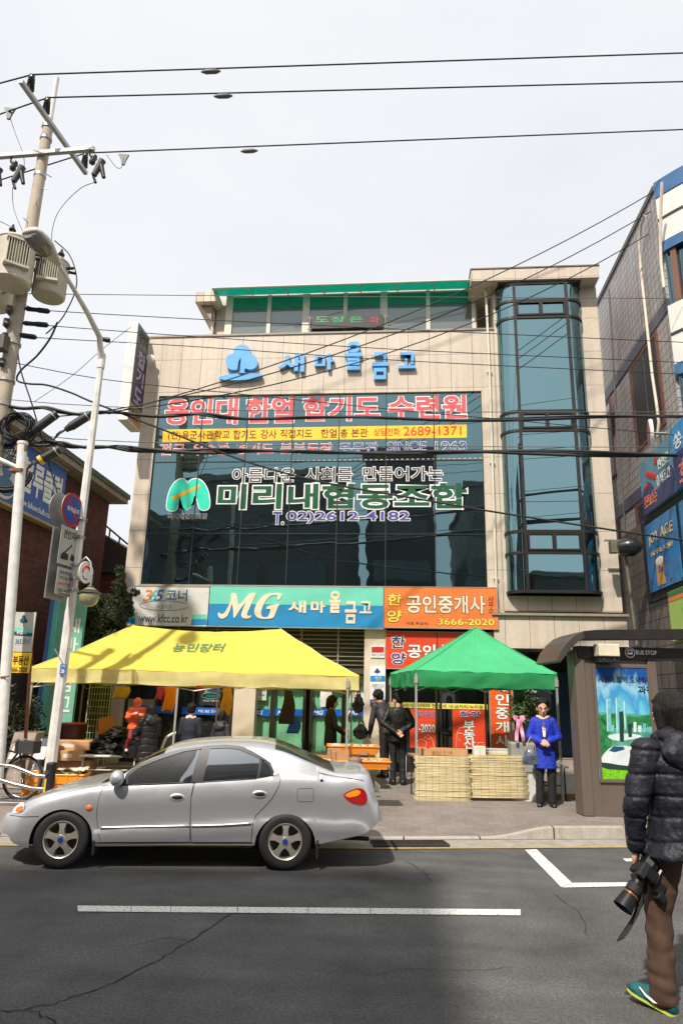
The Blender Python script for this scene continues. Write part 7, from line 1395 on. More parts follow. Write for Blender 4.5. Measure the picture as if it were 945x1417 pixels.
# side windows: black surround, then the panes
sur = FA([(572, 292), (590, 240), (640, 200), (700, 172), (770, 143), (850, 122), (935, 112)])+FB([(90, 106), (180, 102), (240, 108), (300, 130), (345, 158), (385, 186), (402, 225), (398, 250), (330, 262), (180, 270), (0, 284)])
onbody(sur, 'window_surround', mTrimB, .003)
onbody(FA([(590, 288), (603, 248), (650, 210), (720, 180), (800, 152), (870, 134), (936, 126), (893, 274)]), 'side_window', mCarGlass, .007)
onbody(FB([(72, 272), (106, 122), (180, 118), (236, 124), (290, 142), (336, 168), (322, 256)]), 'side_window', mCarGlass, .007)
onbody(FB([(333, 254), (346, 176), (372, 190), (392, 226), (384, 246)]), 'quarter_window', mCarGlass, .007)
onbody(FA([(655, 196), (740, 160), (860, 122), (940, 112), (940, 122), (860, 134), (745, 171), (662, 205)])[:], 'wind_deflector', mTrimB, .016)
onbody(FB([(104, 112), (190, 106), (260, 112), (320, 142), (362, 170), (352, 174), (300, 150), (240, 124), (180, 117), (106, 121)]), 'wind_deflector', mTrimB, .016)
def line_on(name, L_, w, m, lift, px=True, par=None, both=True):
    pts = [surfpt(x, y) for x, y in L_] if px else L_; o = []
    for i in range(len(pts)-1):
        for j in range(8): t = j/8; o.append((pts[i][0]+(pts[i+1][0]-pts[i][0])*t, pts[i][1]+(pts[i+1][1]-pts[i][1])*t))
    o.append(pts[-1])
    for mir in ((0, 1) if both else (0,)): b = B(); b.tube([cw_(a, (2*CW-vside(a, z)+lift if mir else vside(a, z)-lift), z) for a, z in o], w, 5); b.build(name, m, par or car, smooth=180)
# doors: raised skins with dark gaps around them
def door(name, L_, hand, lab=None):
    pts = [surfpt(x, y) for x, y in L_]
    dn = []
    for i in range(len(pts)):
        p0, p1 = pts[i], pts[(i+1) % len(pts)]; k_ = max(1, int(math.hypot(p1[0]-p0[0], p1[1]-p0[1])/.04)); dn += [(p0[0]+(p1[0]-p0[0])*j/k_, p0[1]+(p1[1]-p0[1])*j/k_) for j in range(k_)]
    go, gi = grow(dn, .006), grow(dn, -.012); N_ = len(dn)
    for mir in (0, 1):                               # the dark gap round the door
        b = B(); b.add([cw_(a, (2*CW-vside(a, z)+.0022 if mir else vside(a, z)-.0022), z) for a, z in go+gi], [(i, (i+1) % N_, N_+(i+1) % N_, N_+i) for i in range(N_)]); b.build('door_gap', mSeam, car, recalc=False)
    b = B(); b.patch(pts, lambda a, z: cw_(a, vside(a, z)-.006, z), .03); d = b.build('door', mPaint, car, smooth=60, recalc=False)
    b = B(); b.patch(pts, lambda a, z: cw_(a, 2*CW-vside(a, z)+.006, z), .03); b.build('door', mPaint, car, smooth=60, recalc=False)
    hu, hz = surfpt(*hand); b = B(); vv = vside(hu, hz); b.ell(cw_(hu, vv-.004, hz), (.085, .012, .042), Matrix(((eu.x, ev.x, 0), (eu.y, ev.y, 0), (0, 0, 1))), 20, 10); h = b.build('handle', mPaint, d, smooth=180)
    b = B(); b.ell(cw_(hu+.004, vv-.013, hz+.004), (.058, .008, .022), Matrix(((eu.x, ev.x, 0), (eu.y, ev.y, 0), (0, 0, 1))), 18, 8); b.build('handle_recess', mTrimB, d, smooth=180)
    return d
door('door', FA([(486, 298), (700, 292), (905, 283), (893, 340), (888, 440), (888, 556), (472, 557), (462, 500), (454, 440), (456, 400), (468, 345)]), FA([(828, 350)])[0])
door('door', FB([(36, 280), (200, 270), (330, 262), (398, 250), (426, 240), (431, 265), (424, 295), (395, 350), (350, 400), (318, 432), (302, 470), (294, 556), (18, 557), (14, 440), (18, 350)]), FB([(335, 335)])[0])
line_on('side_moulding', FA([(470, 490), (600, 487), (888, 481)]), .011, mPaint, .010); line_on('side_moulding', FB([(18, 482), (160, 478), (296, 469)]), .011, mPaint, .010)
line_on('sill_line', FA([(428, 560), (700, 561), (945, 560)])+FB([(30, 562), (305, 562)]), .004, mSeam, .0005)
line_on('bumper_line', FA([(50, 432), (110, 440), (182, 437)]), .0035, mSeam, .0005); line_on('boot_line', FB([(612, 233), (640, 240), (690, 250), (770, 262), (820, 270)]), .003, mSeam, .0005)
line_on('belt_moulding', FA([(588, 291), (900, 277)])+FB([(20, 281), (320, 262)]), .006, mTrimB, .006)
line_on('fuel_lid', [(x, y) for x, y in FB([(512, 312), (518, 308), (580, 307), (586, 312), (586, 364), (578, 369), (518, 369), (512, 362), (512, 312)])], .0022, mSeam, .0003, both=False)
def dot_on(px, py, r, name, m, lift=.004):
    uu, z = surfpt(px, py); b = B(); b.ell(cw_(uu, vside(uu, z)-lift, z), (r*1.3, .008, r), Matrix(((eu.x, ev.x, 0), (eu.y, ev.y, 0), (0, 0, 1)))); b.build(name, m, car, smooth=180)
dot_on(417/3.375, 1000+397/3.375, .026, 'side_marker', mat('amber lens', S(220, 110, 40), .2)); dot_on(260+625/3.375, 1000+270/3.375, .014, 'lock', mSeam)
# lamps
mAmber = mat('amber lens', None); mRedL = mat('red lens', S(170, 18, 22), .15, spec=.8)
TLp = FB([(726, 338), (745, 322), (790, 306), (820, 312), (836, 340), (832, 376), (805, 384), (765, 374), (742, 358)])
tl = onbody(TLp, 'tail_light', mRedL, .006, sp=2); onbody(FB([(734, 338), (752, 325), (786, 313), (806, 322), (796, 338), (770, 346), (748, 348)]), 'amber_lens', mat('amber bright', S(240, 140, 30), .2), .010, par=tl, sp=3)
HLp = FA([(62, 420), (70, 398), (92, 378), (112, 374), (116, 392), (108, 412), (88, 421)]); hl_ = onbody(HLp, 'headlight', mat('clear lens', S(220, 214, 206), .1, spec=.8), .006, sp=3, step=.03); onbody(FA([(76, 412), (84, 396), (104, 388), (112, 392), (106, 410), (90, 418)]), 'amber_lens', mAmber, .010, par=hl_, sp=3, step=.03)
# rear plate and grille, mirrors, mud flaps
b = B(); M3c = Matrix(((eu.x, ev.x, 0), (eu.y, ev.y, 0), (0, 0, 1))); zt_ = cpt(518, 1095, .5)[1]; b.box(cw_(u1+.012, CW, zt_), (.012, .44, .10), M=M3c); b.build('number_plate', mat('plate pale', S(150, 146, 124), .5), car, bevel=.004)
b = B(); b.box(cw_(u0-.004, CW, cpt(8, 1142, .5)[1]), (.03, .5, .09), M=M3c); b.build('grille', mTrimB, car, bevel=.01)
mu, mz = surfpt(562/3.375, 1000+262/3.375)
for sd, nm in ((-1, 0), (1, 1)):
    vv = vside(mu, mz); v = vv-.10 if sd < 0 else 2*CW-vv+.10; b = B(); b.ell(cw_(mu-.01, v, mz+.015), (.075, .085, .085), M3c, 18, 12); mo_ = b.build('mirror', mPaint, car, smooth=180); b = B(); b.box(cw_(mu+.02, v+(.07 if sd < 0 else -.07), mz-.035), (.05, .09, .05), M=M3c); b.build('mirror_foot', mTrimB, mo_, bevel=.01)
for s_ in (.08, 1.52):
    for h_, w_ in ((HRr[0], .18), (HF[0], .14)): b = B(); b.box(cw_(h_+RA+.015, s_, .21), (.02, .15, w_), M=M3c); b.build('mud_flap', mRubber, car)
# wheels
WRr = .283; mRim = mat('alloy rim', S(206, 200, 188), .3, .7, var=.1)
for (hu, hz) in (HF, HRr):
    for side in (0, 1):
        vc = .055 if side == 0 else 2*CW-.055; out_ = -ev if side == 0 else ev; hz_ = WRr; c = cw_(hu, vc, hz_)
        b = B(); prof = [(.185, .0), (.19, .045), (.235, .058), (.265, .05), (.281, .02), (WRr, -.02), (WRr, -.10), (.275, -.13), (.20, -.15), (.185, -.14)]; b.lathe([(r, z) for r, z in prof], c, out_, 40, caps=False); ty = b.build('wheel', mRubber, car, smooth=50)
        b = B(); b.lathe([(.0, -.06), (.186, -.06), (.186, .035), (.178, .047), (.168, .04), (.160, -.0), (.155, -.05)], c, out_, 36, caps=False); rim = b.build('rim', mRim, ty, smooth=40)
        b = B(); b.lathe([(.0, -.045), (.158, -.045)], c, out_, 30, caps=False); b.build('brake_disc', mat('brake dark', (.03, .028, .026, 1), .6), ty)
        a_, b2 = Z, eu
        b = B()
        for k in range(5):
            th = math.pi/2+k*2*math.pi/5; d = a_*math.sin(th)+b2*math.cos(th); s_ = a_*math.cos(th)-b2*math.sin(th); pr = [(.03, .040, .040), (.06, .032, .042), (.10, .024, .040), (.14, .032, .036), (.170, .052, .034)]
            b.loft([[c+d*r+s_*w_+out_*(h), c+d*r-s_*w_+out_*(h), c+d*r-s_*w_*1.1+out_*(h-.04), c+d*r+s_*w_*1.1+out_*(h-.04)] for r, w_, h in pr])
        b.lathe([(.05, -.01), (.052, .036), (.045, .046)], c, out_, 18); b.build('spoke', mRim, rim, smooth=50)
        b = B(); b.lathe([(.030, .044), (.028, .052), (.005, .054)], c, out_, 16); b.build('hub_cap', mat('hub blue', S(40, 60, 130), .3), rim, smooth=40)
b = B(); b.box(cw_((u0+u1)/2-.15, CW, .32), (u1-u0-1.1, 2*CW-.30, .22), M=M3c); b.box(cw_((HF[0]+HRr[0])/2, CW, .42), (HRr[0]-HF[0]-.7, 2*CW-.2, .3), M=M3c)
for h in (HF, HRr): b.box(cw_(h[0], CW, .42), (.7, 2*CW-.5, .5), M=M3c)
b.build('underbody', mDark, car)
b = B(); b.tube([cw_(u1-.4, .5, .24), cw_(u1-.12, .5, .23)], .024, 10); b.build('exhaust_pipe', mBlack, car, smooth=60)
# ------------------------------------------------------------------ people
def rot2(p, a): return V(p.x*math.cos(a)-p.y*math.sin(a), p.x*math.sin(a)+p.y*math.cos(a), p.z)
BASE = dict(hip=V(0, 0, .93), chest=V(0, .01, 1.24), neck=V(0, -.01, 1.43), head=V(0, .03, 1.60),
            shL=V(-.175, -.01, 1.39), elL=V(-.235, -.03, 1.11), wrL=V(-.235, .03, .86), shR=V(.175, -.01, 1.39), elR=V(.235, -.03, 1.11), wrR=V(.235, .03, .86),
            hpL=V(-.09, 0, .92), knL=V(-.10, .01, .50), anL=V(-.10, -.02, .09), hpR=V(.09, 0, .92), knR=V(.10, .01, .50), anR=V(.10, -.02, .09))
UPPER = ('chest', 'neck', 'head', 'shL', 'elL', 'wrL', 'shR', 'elR', 'wrR')
def hand(b, w, d, side, k=1.0, curl=.9, palm_n=None):
    """palm, four fingers and a thumb; d = direction of the forearm, palm_n = where the palm faces"""
    d = d.normalized(); n_ = (palm_n or V(0, 1, 0)); n_ = (n_-d*n_.dot(d)).normalized(); s_ = d.cross(n_)*side
    pc = w+d*.045*k; b.loft([[w+d*t*k+s_*(x*wd)*k+n_*(y*th)*k for x, y in ((-1, -.7), (-.7, -1), (.7, -1), (1, -.7), (1, .7), (.7, 1), (-.7, 1), (-1, .7))] for t, wd, th in ((-.02, .026, .018), (.015, .034, .017), (.055, .041, .015), (.088, .038, .012))])
    for i, (o, L_, r) in enumerate(((-.031, .066, .0085), (-.010, .076, .009), (.011, .071, .0085), (.031, .056, .0075))):
        p = w+d*.082*k+s_*o*k; a = 0; pts = [w+d*.05*k+s_*o*k*.9, p]; 
        for seg in (.45, .32, .23): a += curl*(.55+.06*i); p = p+(d*math.cos(a)+n_*math.sin(a))*L_*seg*k; pts.append(p)
        b.chain(pts, [r*k, r*k, r*.95*k, r*.88*k, r*.78*k], 8)
    p0 = w+d*.018*k-s_*.026*k; p1 = p0+(-s_*.028+d*.022+n_*.012)*k; p2 = p1+(d*.028-s_*.006+n_*.014)*k; p3 = p2+(d*.02+s_*.004+n_*.012)*k; b.chain([p0, p1, p2, p3], [.013*k, .011*k, .0095*k, .008*k], 8)
def person(label, loc, ang, H=1.7, pose=None, lean=0.0, coat=None, coat_len=.84, puff=0.0, trouser=None, shoe=None, hair='short', female=False, hood=False, scarf=None, collar=None, glasses=False, fist=.6, palms=None, girth=1.0, extra=None, coat_mat2=None, turn=0.0, flare=1.0, tuck=0.0, pleat=None, detail=1.0, shoe_dirs=None, hk=1.07, wr=.45, skin=None):
    J = {k: v.copy() for k, v in BASE.items()}
    if lean:
        c = J['hip']; M = Matrix.Rotation(-lean, 3, 'X')
        for k in UPPER: J[k] = c+M @ (J[k]-c)
    for k, v in (pose or {}).items(): J[k] = Vector(v)
    hd = J['head']; upv = (hd-J['neck']).normalized(); k = H/1.72; X = XA
    t = thing('person', label, 'person', loc); loc = Vector(loc)
    if female: J['shL'].x *= .88; J['shR'].x *= .88
    def big(p):
        s_ = max(0, min(1, ((p-J['neck']).dot(upv)-.02)/.07)); return hd+(p-hd)*(1+(hk-1)*s_) if (p-hd).length < .32 else p
    def Wp(b): b.v = [loc+rot2(big(p)*k, ang) for p in b.v]; return b
    def Wn(b):
        if hasattr(b, 'n'): b.n = [rot2(q, ang) for q in b.n]
        return Wp(b)
    Mh = Matrix.Rotation(turn, 3, 'Z') @ Matrix.Rotation(-(0.15 if lean < .2 else lean*.9), 3, 'X')
    fwd = Mh @ V(0, 1, 0); up_ = Mh @ V(0, 0, 1); rt_ = Mh @ V(1, 0, 0); q = lambda x, y, z: hd+rt_*x+fwd*y+up_*z
    # body: one continuous skin
    b = B(); b.ell(q(0, -.012, .03), (.076, .095, .098), Mh, 18, 12); b.ell(q(0, .02, -.045), (.06, .07, .078), Mh, 16, 10); b.cap(q(0, .045, -.085), q(0, .055, -.098), .034, .028)
    b.cap(q(0, .088, .012), q(0, .106, -.03), .011, .017, 8); b.ell(q(0, .078, -.066), (.026, .018, .010), Mh, 10, 6)
    for s_ in (-1, 1):
        b.ell(q(s_*.078, -.008, -.012), (.012, .022, .034), Mh, 10, 7); b.ell(q(s_*.036, .066, -.018), (.026, .022, .022), Mh, 10, 7); b.ell(q(s_*.032, .083, .022), (.026, .012, .008), Mh, 10, 6)
    b.chain([J['neck']-V(0, 0, .04), J['neck'], q(0, -.03, -.06)], [.062, .052, .052]); b.chain([J['hip'], J['chest'], J['neck']-V(0, 0, .06)], [.115, .12, .07])
    for s_, sd in (('L', -1), ('R', 1)):
        b.chain([J['chest']+V(sd*.08, 0, .1), J['sh'+s_], J['el'+s_], J['wr'+s_]], [.07, .052, .042, .027]); d = J['wr'+s_]-J['el'+s_]
        hand(b, J['wr'+s_], d, sd*-1 if True else sd, 1.0, fist, (palms or {}).get(s_, V(-sd, .35, 0)))
        b.chain([J['hip']+V(sd*.04, 0, 0), J['hp'+s_], J['kn'+s_], J['an'+s_]], [.10, .085, .055, .04])
    fb = fuse(b, .0075/detail, 3); Wn(fb).build('body', skin or mSkin, t, smooth=180, recalc=False)
    # face details
    b = B()
    for s_ in (-1, 1): b.ell(q(s_*.032, .092, -.001+.004), (.009, .006, .004), Mh, 10, 6)
    Wp(b).build('eye', mat('eye dark', (.015, .012, .01, 1), .2), t, smooth=180)
    b = B()
    for s_ in (-1, 1): b.ell(q(s_*.033, .093, .028), (.019, .006, .004), Mh, 10, 5)
    Wp(b).build('eyebrow', mHair, t, smooth=180); b = B(); b.ell(q(0, .094, -.066), (.021, .007, .006), Mh, 10, 6); Wp(b).build('mouth', mat('lips', S(170, 84, 80), .4), t, smooth=180)
    if glasses:
        b = B()
        for s_ in (-1, 1): b.tube([q(s_*.034+.026*math.cos(a), .106, .002+.018*math.sin(a)) for a in [i*math.pi/8 for i in range(17)]], .0013, 5); b.tube([q(s_*.06, .104, .006), q(s_*.08, .0, .004)], .002, 4)
        b.tube([q(-.009, .108, .004), q(.009, .108, .004)], .002, 4); Wp(b).build('glasses', mat('glasses rim', (.3, .22, .18, 1), .3, .5), t)
    # hair
    hs = -.008 if glasses else 0; hb = B(); hb.ell(q(0, -.024+hs, .05), (.090, .106, .096), Mh, 18, 12); hb.ell(q(0, -.06, .0), (.084, .068, .085), Mh, 16, 10)
    for s_ in (-1, 1): hb.ell(q(s_*.070, -.03, .02), (.022, .05, .05), Mh, 12, 8)
    hb.cap(q(-.045, .056+hs, .088), q(.045, .056+hs, .088), .02, .02)
    if hair in ('bob', 'long'):
        for s_ in (-1, 1): hb.cap(q(s_*.072, -.01, .03), q(s_*.074, -.02, -.085), .036, .032)
        hb.cap(q(0, -.075, .02), q(0, -.085, -.10 if hair == 'bob' else -.17), .075, .06)
    if hair == 'perm':
        for i in range(46):
            a = rnd.uniform(0, 2*math.pi); e = rnd.uniform(-.3, 1.5); d = V(math.cos(a)*math.cos(e), math.sin(a)*math.cos(e), math.sin(e))
            if d.y > .30+hs*9 and d.z < (.93 if not glasses else .95): continue
            hb.ell(q(d.x*.088, -.024+d.y*.10, .04+d.z*.09), .027, None, 8, 6)
    hf = fuse(hb, .011, 2); push(hf, (lambda p: .006*noise.noise(p*46)+.004*noise.noise(p*90)) if hair == 'perm' else (lambda p: .003*noise.noise(V(p.x*30, p.y*30, p.z*8))+.003*noise.noise(p*16))); Wn(hf).build('hair', mHair if hair != 'brown' else mHair, t, smooth=180, recalc=False)
    # trousers and shoes
    tb = B(); tb.ell(J['hip']-V(0, .01, .03), (.160*min(girth, 1.05), .118*min(girth, 1.05), .12), None, 16, 10)
    for s_, sd in (('L', -1), ('R', 1)): tb.chain([J['hp'+s_]+V(0, 0, .02), J['hp'+s_].lerp(J['kn'+s_], .5), J['kn'+s_], J['kn'+s_].lerp(J['an'+s_], .5), J['an'+s_]+V(0, .0, -.02)], [.096*min(girth, 1.03), .088*min(girth, 1.03), .072, .070, .070])
    tf = fuse(tb, .013, 3); push(tf, lambda p: .003*noise.noise(V(p.x*14, p.y*14, p.z*26))+.013*wr*abs(noise.noise(V(p.x*7+p.z*5, p.y*7-p.z*4, p.z*11)))*(1.6 if p.z < .62 else .8) if p.z < .8 else 0); Wn(tf).build('trousers', trouser, t, smooth=180, recalc=False)
    for s_, sd in (('L', -1), ('R', 1)):
        A = J['an'+s_]; dd = (shoe_dirs or {}).get(s_, V(sd*.15, 1, 0)).normalized(); upz = V(0, 0, 1)-dd*dd.z; upz.normalize(); sx_ = dd.cross(upz); sb = B(); rings = []
        for tt, wd, hh in ((-.088, .02, .036), (-.072, .036, .075), (-.02, .041, .105), (.03, .043, .092), (.07, .046, .068), (.11, .048, .054), (.15, .044, .042), (.182, .028, .022)):
            c_ = A+dd*tt-upz*.082; rings.append([c_+sx_*wd*math.cos(a)+upz*(max(0, math.sin(a))*hh+(.0 if math.sin(a) > 0 else .004*math.sin(a))+.012) for a in [i*math.pi/8 for i in range(16)]])
        sb.loft(rings); sh_o = Wp(sb).build('shoe', shoe or mBlack, t, smooth=70)
        sb = B(); rings = []
        for tt, wd in ((-.088, .02), (-.07, .038), (.0, .042), (.07, .046), (.12, .051), (.155, .044), (.184, .026)): c_ = A+dd*tt-upz*.09; rings.append([c_+sx_*wd*math.cos(a)+upz*(.014 if math.sin(a) >= 0 else 0) for a in [math.pi/8+i*math.pi/4 for i in range(8)]])
        sb.loft(rings); Wp(sb).build('sole', (coat_mat2 or {}).get('sole', mRubber), sh_o, smooth=60)
    # coat
    cb = B(); g = girth*1.0; sp_ = [J['hip'], J['chest'], J['neck']]; wid = [(coat_len, .185*flare, .145*flare), (.93, .175, .135), (1.05, .160, .128), (1.20, .172, .135), (1.32, .175, .125), (1.40, .150, .105), (1.46, .085, .078)]
    ax_ = (J['neck']-J['hip']); L0 = (BASE['neck']-BASE['hip']).z; rings = []
    for z, wx_, wy_ in wid:
        tt = (z-.93)/L0; c_ = J['hip']+ax_*tt if tt > 0 else J['hip']+V(0, 0, z-.93); a_x = XA; zax = ax_.normalized() if tt > 0 else Z; a_y = zax.cross(a_x)
        rings.append([c_+a_x*wx_*g*math.copysign(abs(math.cos(a))**.85, math.cos(a))+a_y*wy_*g*math.copysign(abs(math.sin(a))**.85, math.sin(a)) for a in [i*math.pi/12 for i in range(24)]])
    cb.loft(rings)
    for s_, sd in (('L', -1), ('R', 1)):
        m1 = J['sh'+s_].lerp(J['el'+s_], .5); m2 = J['el'+s_].lerp(J['wr'+s_], .5); e_ = J['wr'+s_]+(J['el'+s_]-J['wr'+s_]).normalized()*.015
        cb.chain([J['chest']+V(sd*.09, 0, .11), J['sh'+s_], m1, J['el'+s_], m2, e_], [.080*g, .068*g+puff*.5, .063*g+puff*.6, .059*g+puff*.6, .053+puff*.5, .046+puff*.3], 14)
    cf = fuse(cb, .012/max(1, detail*.8), 4)
    if puff:
        hz_ = J['hip'].z
        
        def quilt(p):
            f = p.z/.125+.22*noise.noise(p*3.1)+.12*math.sin(p.x*6+p.y*4); d = abs(f-round(f))*.125
            return puff*(.45-1.25*math.exp(-(d/.009)**2))+.011*noise.noise(V(p.x*7, p.y*7, p.z*9))+.008*noise.noise(V(p.x*22, p.y*22, p.z*13))+.004*abs(noise.noise(p*34))
        push(cf, quilt)
    else: push(cf, lambda p: .006*noise.noise(V(p.x*9, p.y*9, p.z*7))+.004*noise.noise(p*24))
    co = Wn(cf).build('coat', coat, t, smooth=180, recalc=False)
    if hood:
        hb = B(); nk = J['neck']; hs_ = 1+puff*9; hb.ell(nk+V(0, -.105*hs_, -.045), (.165*hs_, .075, .10*hs_), Matrix.Rotation(R(-22), 3, 'X'), 20, 12); hb.ell(nk+V(0, -.045, .045), (.125*hs_, .12, .062*hs_), Matrix.Rotation(R(20), 3, 'X'), 20, 12); hb.cap(nk+V(-.10, .02, .02), nk+V(-.06, .09, -.06), .05, .04); hb.cap(nk+V(.10, .02, .02), nk+V(.06, .09, -.06), .05, .04)
        hf = fuse(hb, .013, 3); push(hf, lambda p: .012*noise.noise(p*13)+.008*noise.noise(p*30)); Wn(hf).build('hood', coat, t, smooth=180, recalc=False)
    if scarf:
        sb = B(); nk = J['neck']; sb.tube([nk+V(.082*math.cos(a), .075*math.sin(a)+.0, .015+.02*math.sin(a*3)) for a in [i*math.pi/10 for i in range(21)]], .036, 10, caps=False); Wp(sb).build('scarf', scarf, t, smooth=180)
    if extra: extra(t, J, Wp, q)
    return t, J, (lambda p: loc+rot2(p*k, ang))
def stand(px, py, z=.15): return gnd(px, py, z)
def htof(px, py, Y, z0=.15): return at(px, py, Y).z-z0
mBlkCoat = mat('black coat', (.016, .015, .016, 1), .6, var=.3, sc=8); mNavy = mat('navy coat', (.014, .016, .030, 1), .75, var=.2); mBlkTr = mat('black trousers', (.013, .012, .013, 1), .75, var=.2)
mPuffB = mat('black padded nylon', (.012, .011, .012, 1), .5, var=.25); mHoodB = mat('dark grey jacket', (.03, .028, .032, 1), .6); mLeather = mat('black leather', (.012, .011, .011, 1), .48, var=.3, sc=12, bump=.3, bs=40, spec=.35)
mCobalt = mat('cobalt coat', S(26, 52, 176), .7, var=.1, sc=8); mScarf = mat('pale scarf', S(226, 196, 180), .7, var=.25, sc=20); mShoeB = mat('black shoe', (.012, .012, .012, 1), .3)

# woman in the blue coat, facing the camera
fl = stand(757, 1116); 
def wx(t, J, Wp, q):
    nk = J['neck']; b = B()
    b.prism([nk+V(-.035, .066, .03), nk+V(.035, .066, .03), nk+V(.028, .150, -.30), nk+V(-.016, .152, -.30)], V(0, .010, 0)); Wp(b).build('blouse', mat('cream blouse', S(232, 214, 200), .6, var=.15, sc=20), t)
    b = B(); b.prism([nk+V(-.012, .105, -.06), nk+V(.014, .105, -.06), nk+V(.012, .135, -.13), nk+V(-.008, .135, -.13)], V(0, .012, 0)); Wp(b).build('brooch', mTxBlack, t)
    for s_ in (-1, 1):
        b = B(); b.prism([nk+V(s_*.055, .05, .045), nk+V(s_*.105, .07, .0), nk+V(s_*.085, .128, -.14), nk+V(s_*.018, .156, -.34), nk+V(s_*.036, .120, -.10)], V(0, .014, 0)); Wp(b).build('lapel', mCobalt, t, bevel=.004)
    b = B(); b.tube([V(.0, .163, 1.09), V(.0, .17, .98), V(.004, .175, .80)], .0035, 4); Wp(b).build('front_edge', mat('coat shadow seam', S(14, 28, 100), .8), t)
wt, wJ, wW = person('woman in a bright blue coat with clasped hands and a handbag on her arm', fl, math.pi-.12, htof(752, 968, fl.y)*.985, coat=mCobalt, coat_len=.61, flare=1.10, trouser=mBlkTr, shoe=mShoeB, hair='perm', glasses=True, scarf=mScarf, female=True, girth=.96, hk=1.2, skin=mat('fair skin', S(216, 166, 138), .5, var=.06, sc=14), fist=.9, detail=1.3,
    pose=dict(elL=V(-.255, -.0, 1.12), wrL=V(-.045, .205, 1.05), elR=V(.255, -.0, 1.12), wrR=V(.045, .20, 1.04), anL=V(-.085, -.02, .09), anR=V(.11, -.02, .09), knR=V(.10, .01, .5)), palms=dict(L=V(.3, -.6, -.4), R=V(-.3, -.6, -.4)), extra=wx)
# her handbag hangs on the forearm nearer the blinds
bc = wW(V(.215, .075, .80)); hb_ = thing('handbag', 'silver grey handbag hanging from the arm of the woman in blue', 'handbag', bc-Z*.12); b = B()
rings = []
for z, w_, d_ in ((-.13, .17, .05), (-.12, .18, .062), (-.02, .165, .058), (.08, .12, .035), (.10, .10, .02)): rings.append([bc+V(w_*math.cos(a)*.9, d_*math.sin(a), z) for a in [i*math.pi/10 for i in range(20)]])
b.loft(rings); b.build('pouch', mat('bag silver leather', S(96, 104, 118), .25, .35, var=.35, sc=12, bump=.3, bs=30), hb_, smooth=50)
b = B(); b.tube([bc+V(-.09, -.03, .07), bc+V(-.07, -.03, .2), bc+V(-.02, -.02, .30), bc+V(.04, -.02, .2), bc+V(.06, -.03, .07)], .009, 6); b.build('strap', mat('strap pale', S(190, 186, 178), .4), hb_, smooth=180); b = B(); b.box(bc+V(0, -.066, .0), (.05, .01, .06)); b.build('clasp', mSteel, hb_, bevel=.005)
# two men between the tents
fl = stand(550, 1086)
person('man in a black leather jacket with both hands behind his back', fl, .12, htof(564, 960, fl.y)*1.0, coat=mLeather, coat_len=.80, trouser=mat('dark track trousers', (.014, .014, .017, 1), .65), hair='short', girth=1.08, turn=.75, fist=.7, detail=1.2,
    pose=dict(elL=V(-.30, -.09, 1.14), wrL=V(-.03, -.20, .97), elR=V(.30, -.09, 1.14), wrR=V(.06, -.20, 1.0)), palms=dict(L=V(0, -1, .2), R=V(0, -1, .2)), shoe=mShoeB,
    extra=lambda t, J, Wp, q: [Wp(B().tube([V(s_*.165, -.03, .9), V(s_*.163, -.03, .5), V(s_*.16, -.04, .12)], .006, 5)).build('stripe', mTxWhite, t) for s_ in (-1, 1)])
fl = stand(535, 1078)
person('person in a dark jacket bending over the orange trays', V(fl.x, fl.y+.25, .15), .75, htof(533, 952, fl.y+.25), lean=.42, coat=mHoodB, coat_len=.84, trouser=mBlkTr, hair='perm', shoe=mShoeB, pose=dict(elL=V(-.25, .2, 1.02), wrL=V(-.2, .3, .82), elR=V(.25, .2, 1.02), wrR=V(.2, .33, .84)), fist=.7)
# the vendor
fy = 14.5; vx_ = at(458, 1000, fy)
person('woman vendor in black standing behind the orange trays', V(vx_.x, fy, .15), -1.25, htof(462, 964, fy), coat=mBlkCoat, coat_len=.70, trouser=mBlkTr, hair='bob', female=True, girth=.95, shoe=mShoeB, pose=dict(elL=V(-.23, .06, 1.12), wrL=V(-.12, .30, 1.02), elR=V(.23, .05, 1.10), wrR=V(.16, .26, .95)), fist=.6)
# shoppers behind the car
fy = 12.45; a_ = at(208, 1000, fy); AH = htof(209, 975, fy)
ad_, aJ, aW = person('adult in a black padded coat carrying a child in orange', V(a_.x, fy, .15), .75, AH, coat=mPuffB, puff=.008, coat_len=.55, trouser=mBlkTr, hair='bob', hood=True, girth=1.12, flare=1.1, shoe=mShoeB, pose=dict(elL=V(-.27, .08, 1.12), wrL=V(-.18, .30, 1.08), elR=V(.24, .12, 1.10), wrR=V(.02, .30, 1.05)), fist=.9)
cl_ = at(184, 1020, fy-.12); ch_h = 1.06
def kid(t, J, Wp, q):
    hb = B(); hb.ell(q(0, -.02, .03), (.115, .125, .125), None, 16, 10); hb.ell(q(0, -.03, -.09), (.10, .09, .06), None, 16, 8); f = fuse(hb, .012, 3); push(f, lambda p: .006*noise.noise(p*22)); f.n = f.n; Wp(f).build('hood', mat('orange padded', S(238, 92, 36), .6, var=.12), t, smooth=180, recalc=False)
person('small child in an orange hooded jacket held by the adult in black', V(cl_.x-.02, fy+.02, cl_.z-.40), -2.6, ch_h, coat=mat('orange padded', S(238, 92, 36), .6, var=.12), puff=.012, coat_len=.86, trouser=mat('maroon trousers', S(120, 30, 30), .7), shoe=mat('child shoe', S(200, 190, 180), .5), girth=1.25, turn=.4, pose=dict(head=V(0, .03, 1.58), elL=V(-.25, .1, 1.2), wrL=V(-.12, .26, 1.25), elR=V(.25, .1, 1.2), wrR=V(.14, .26, 1.28), knL=V(-.16, .2, .62), anL=V(-.2, .02, .34), knR=V(.16, .2, .62), anR=V(.2, .02, .34)), extra=kid)
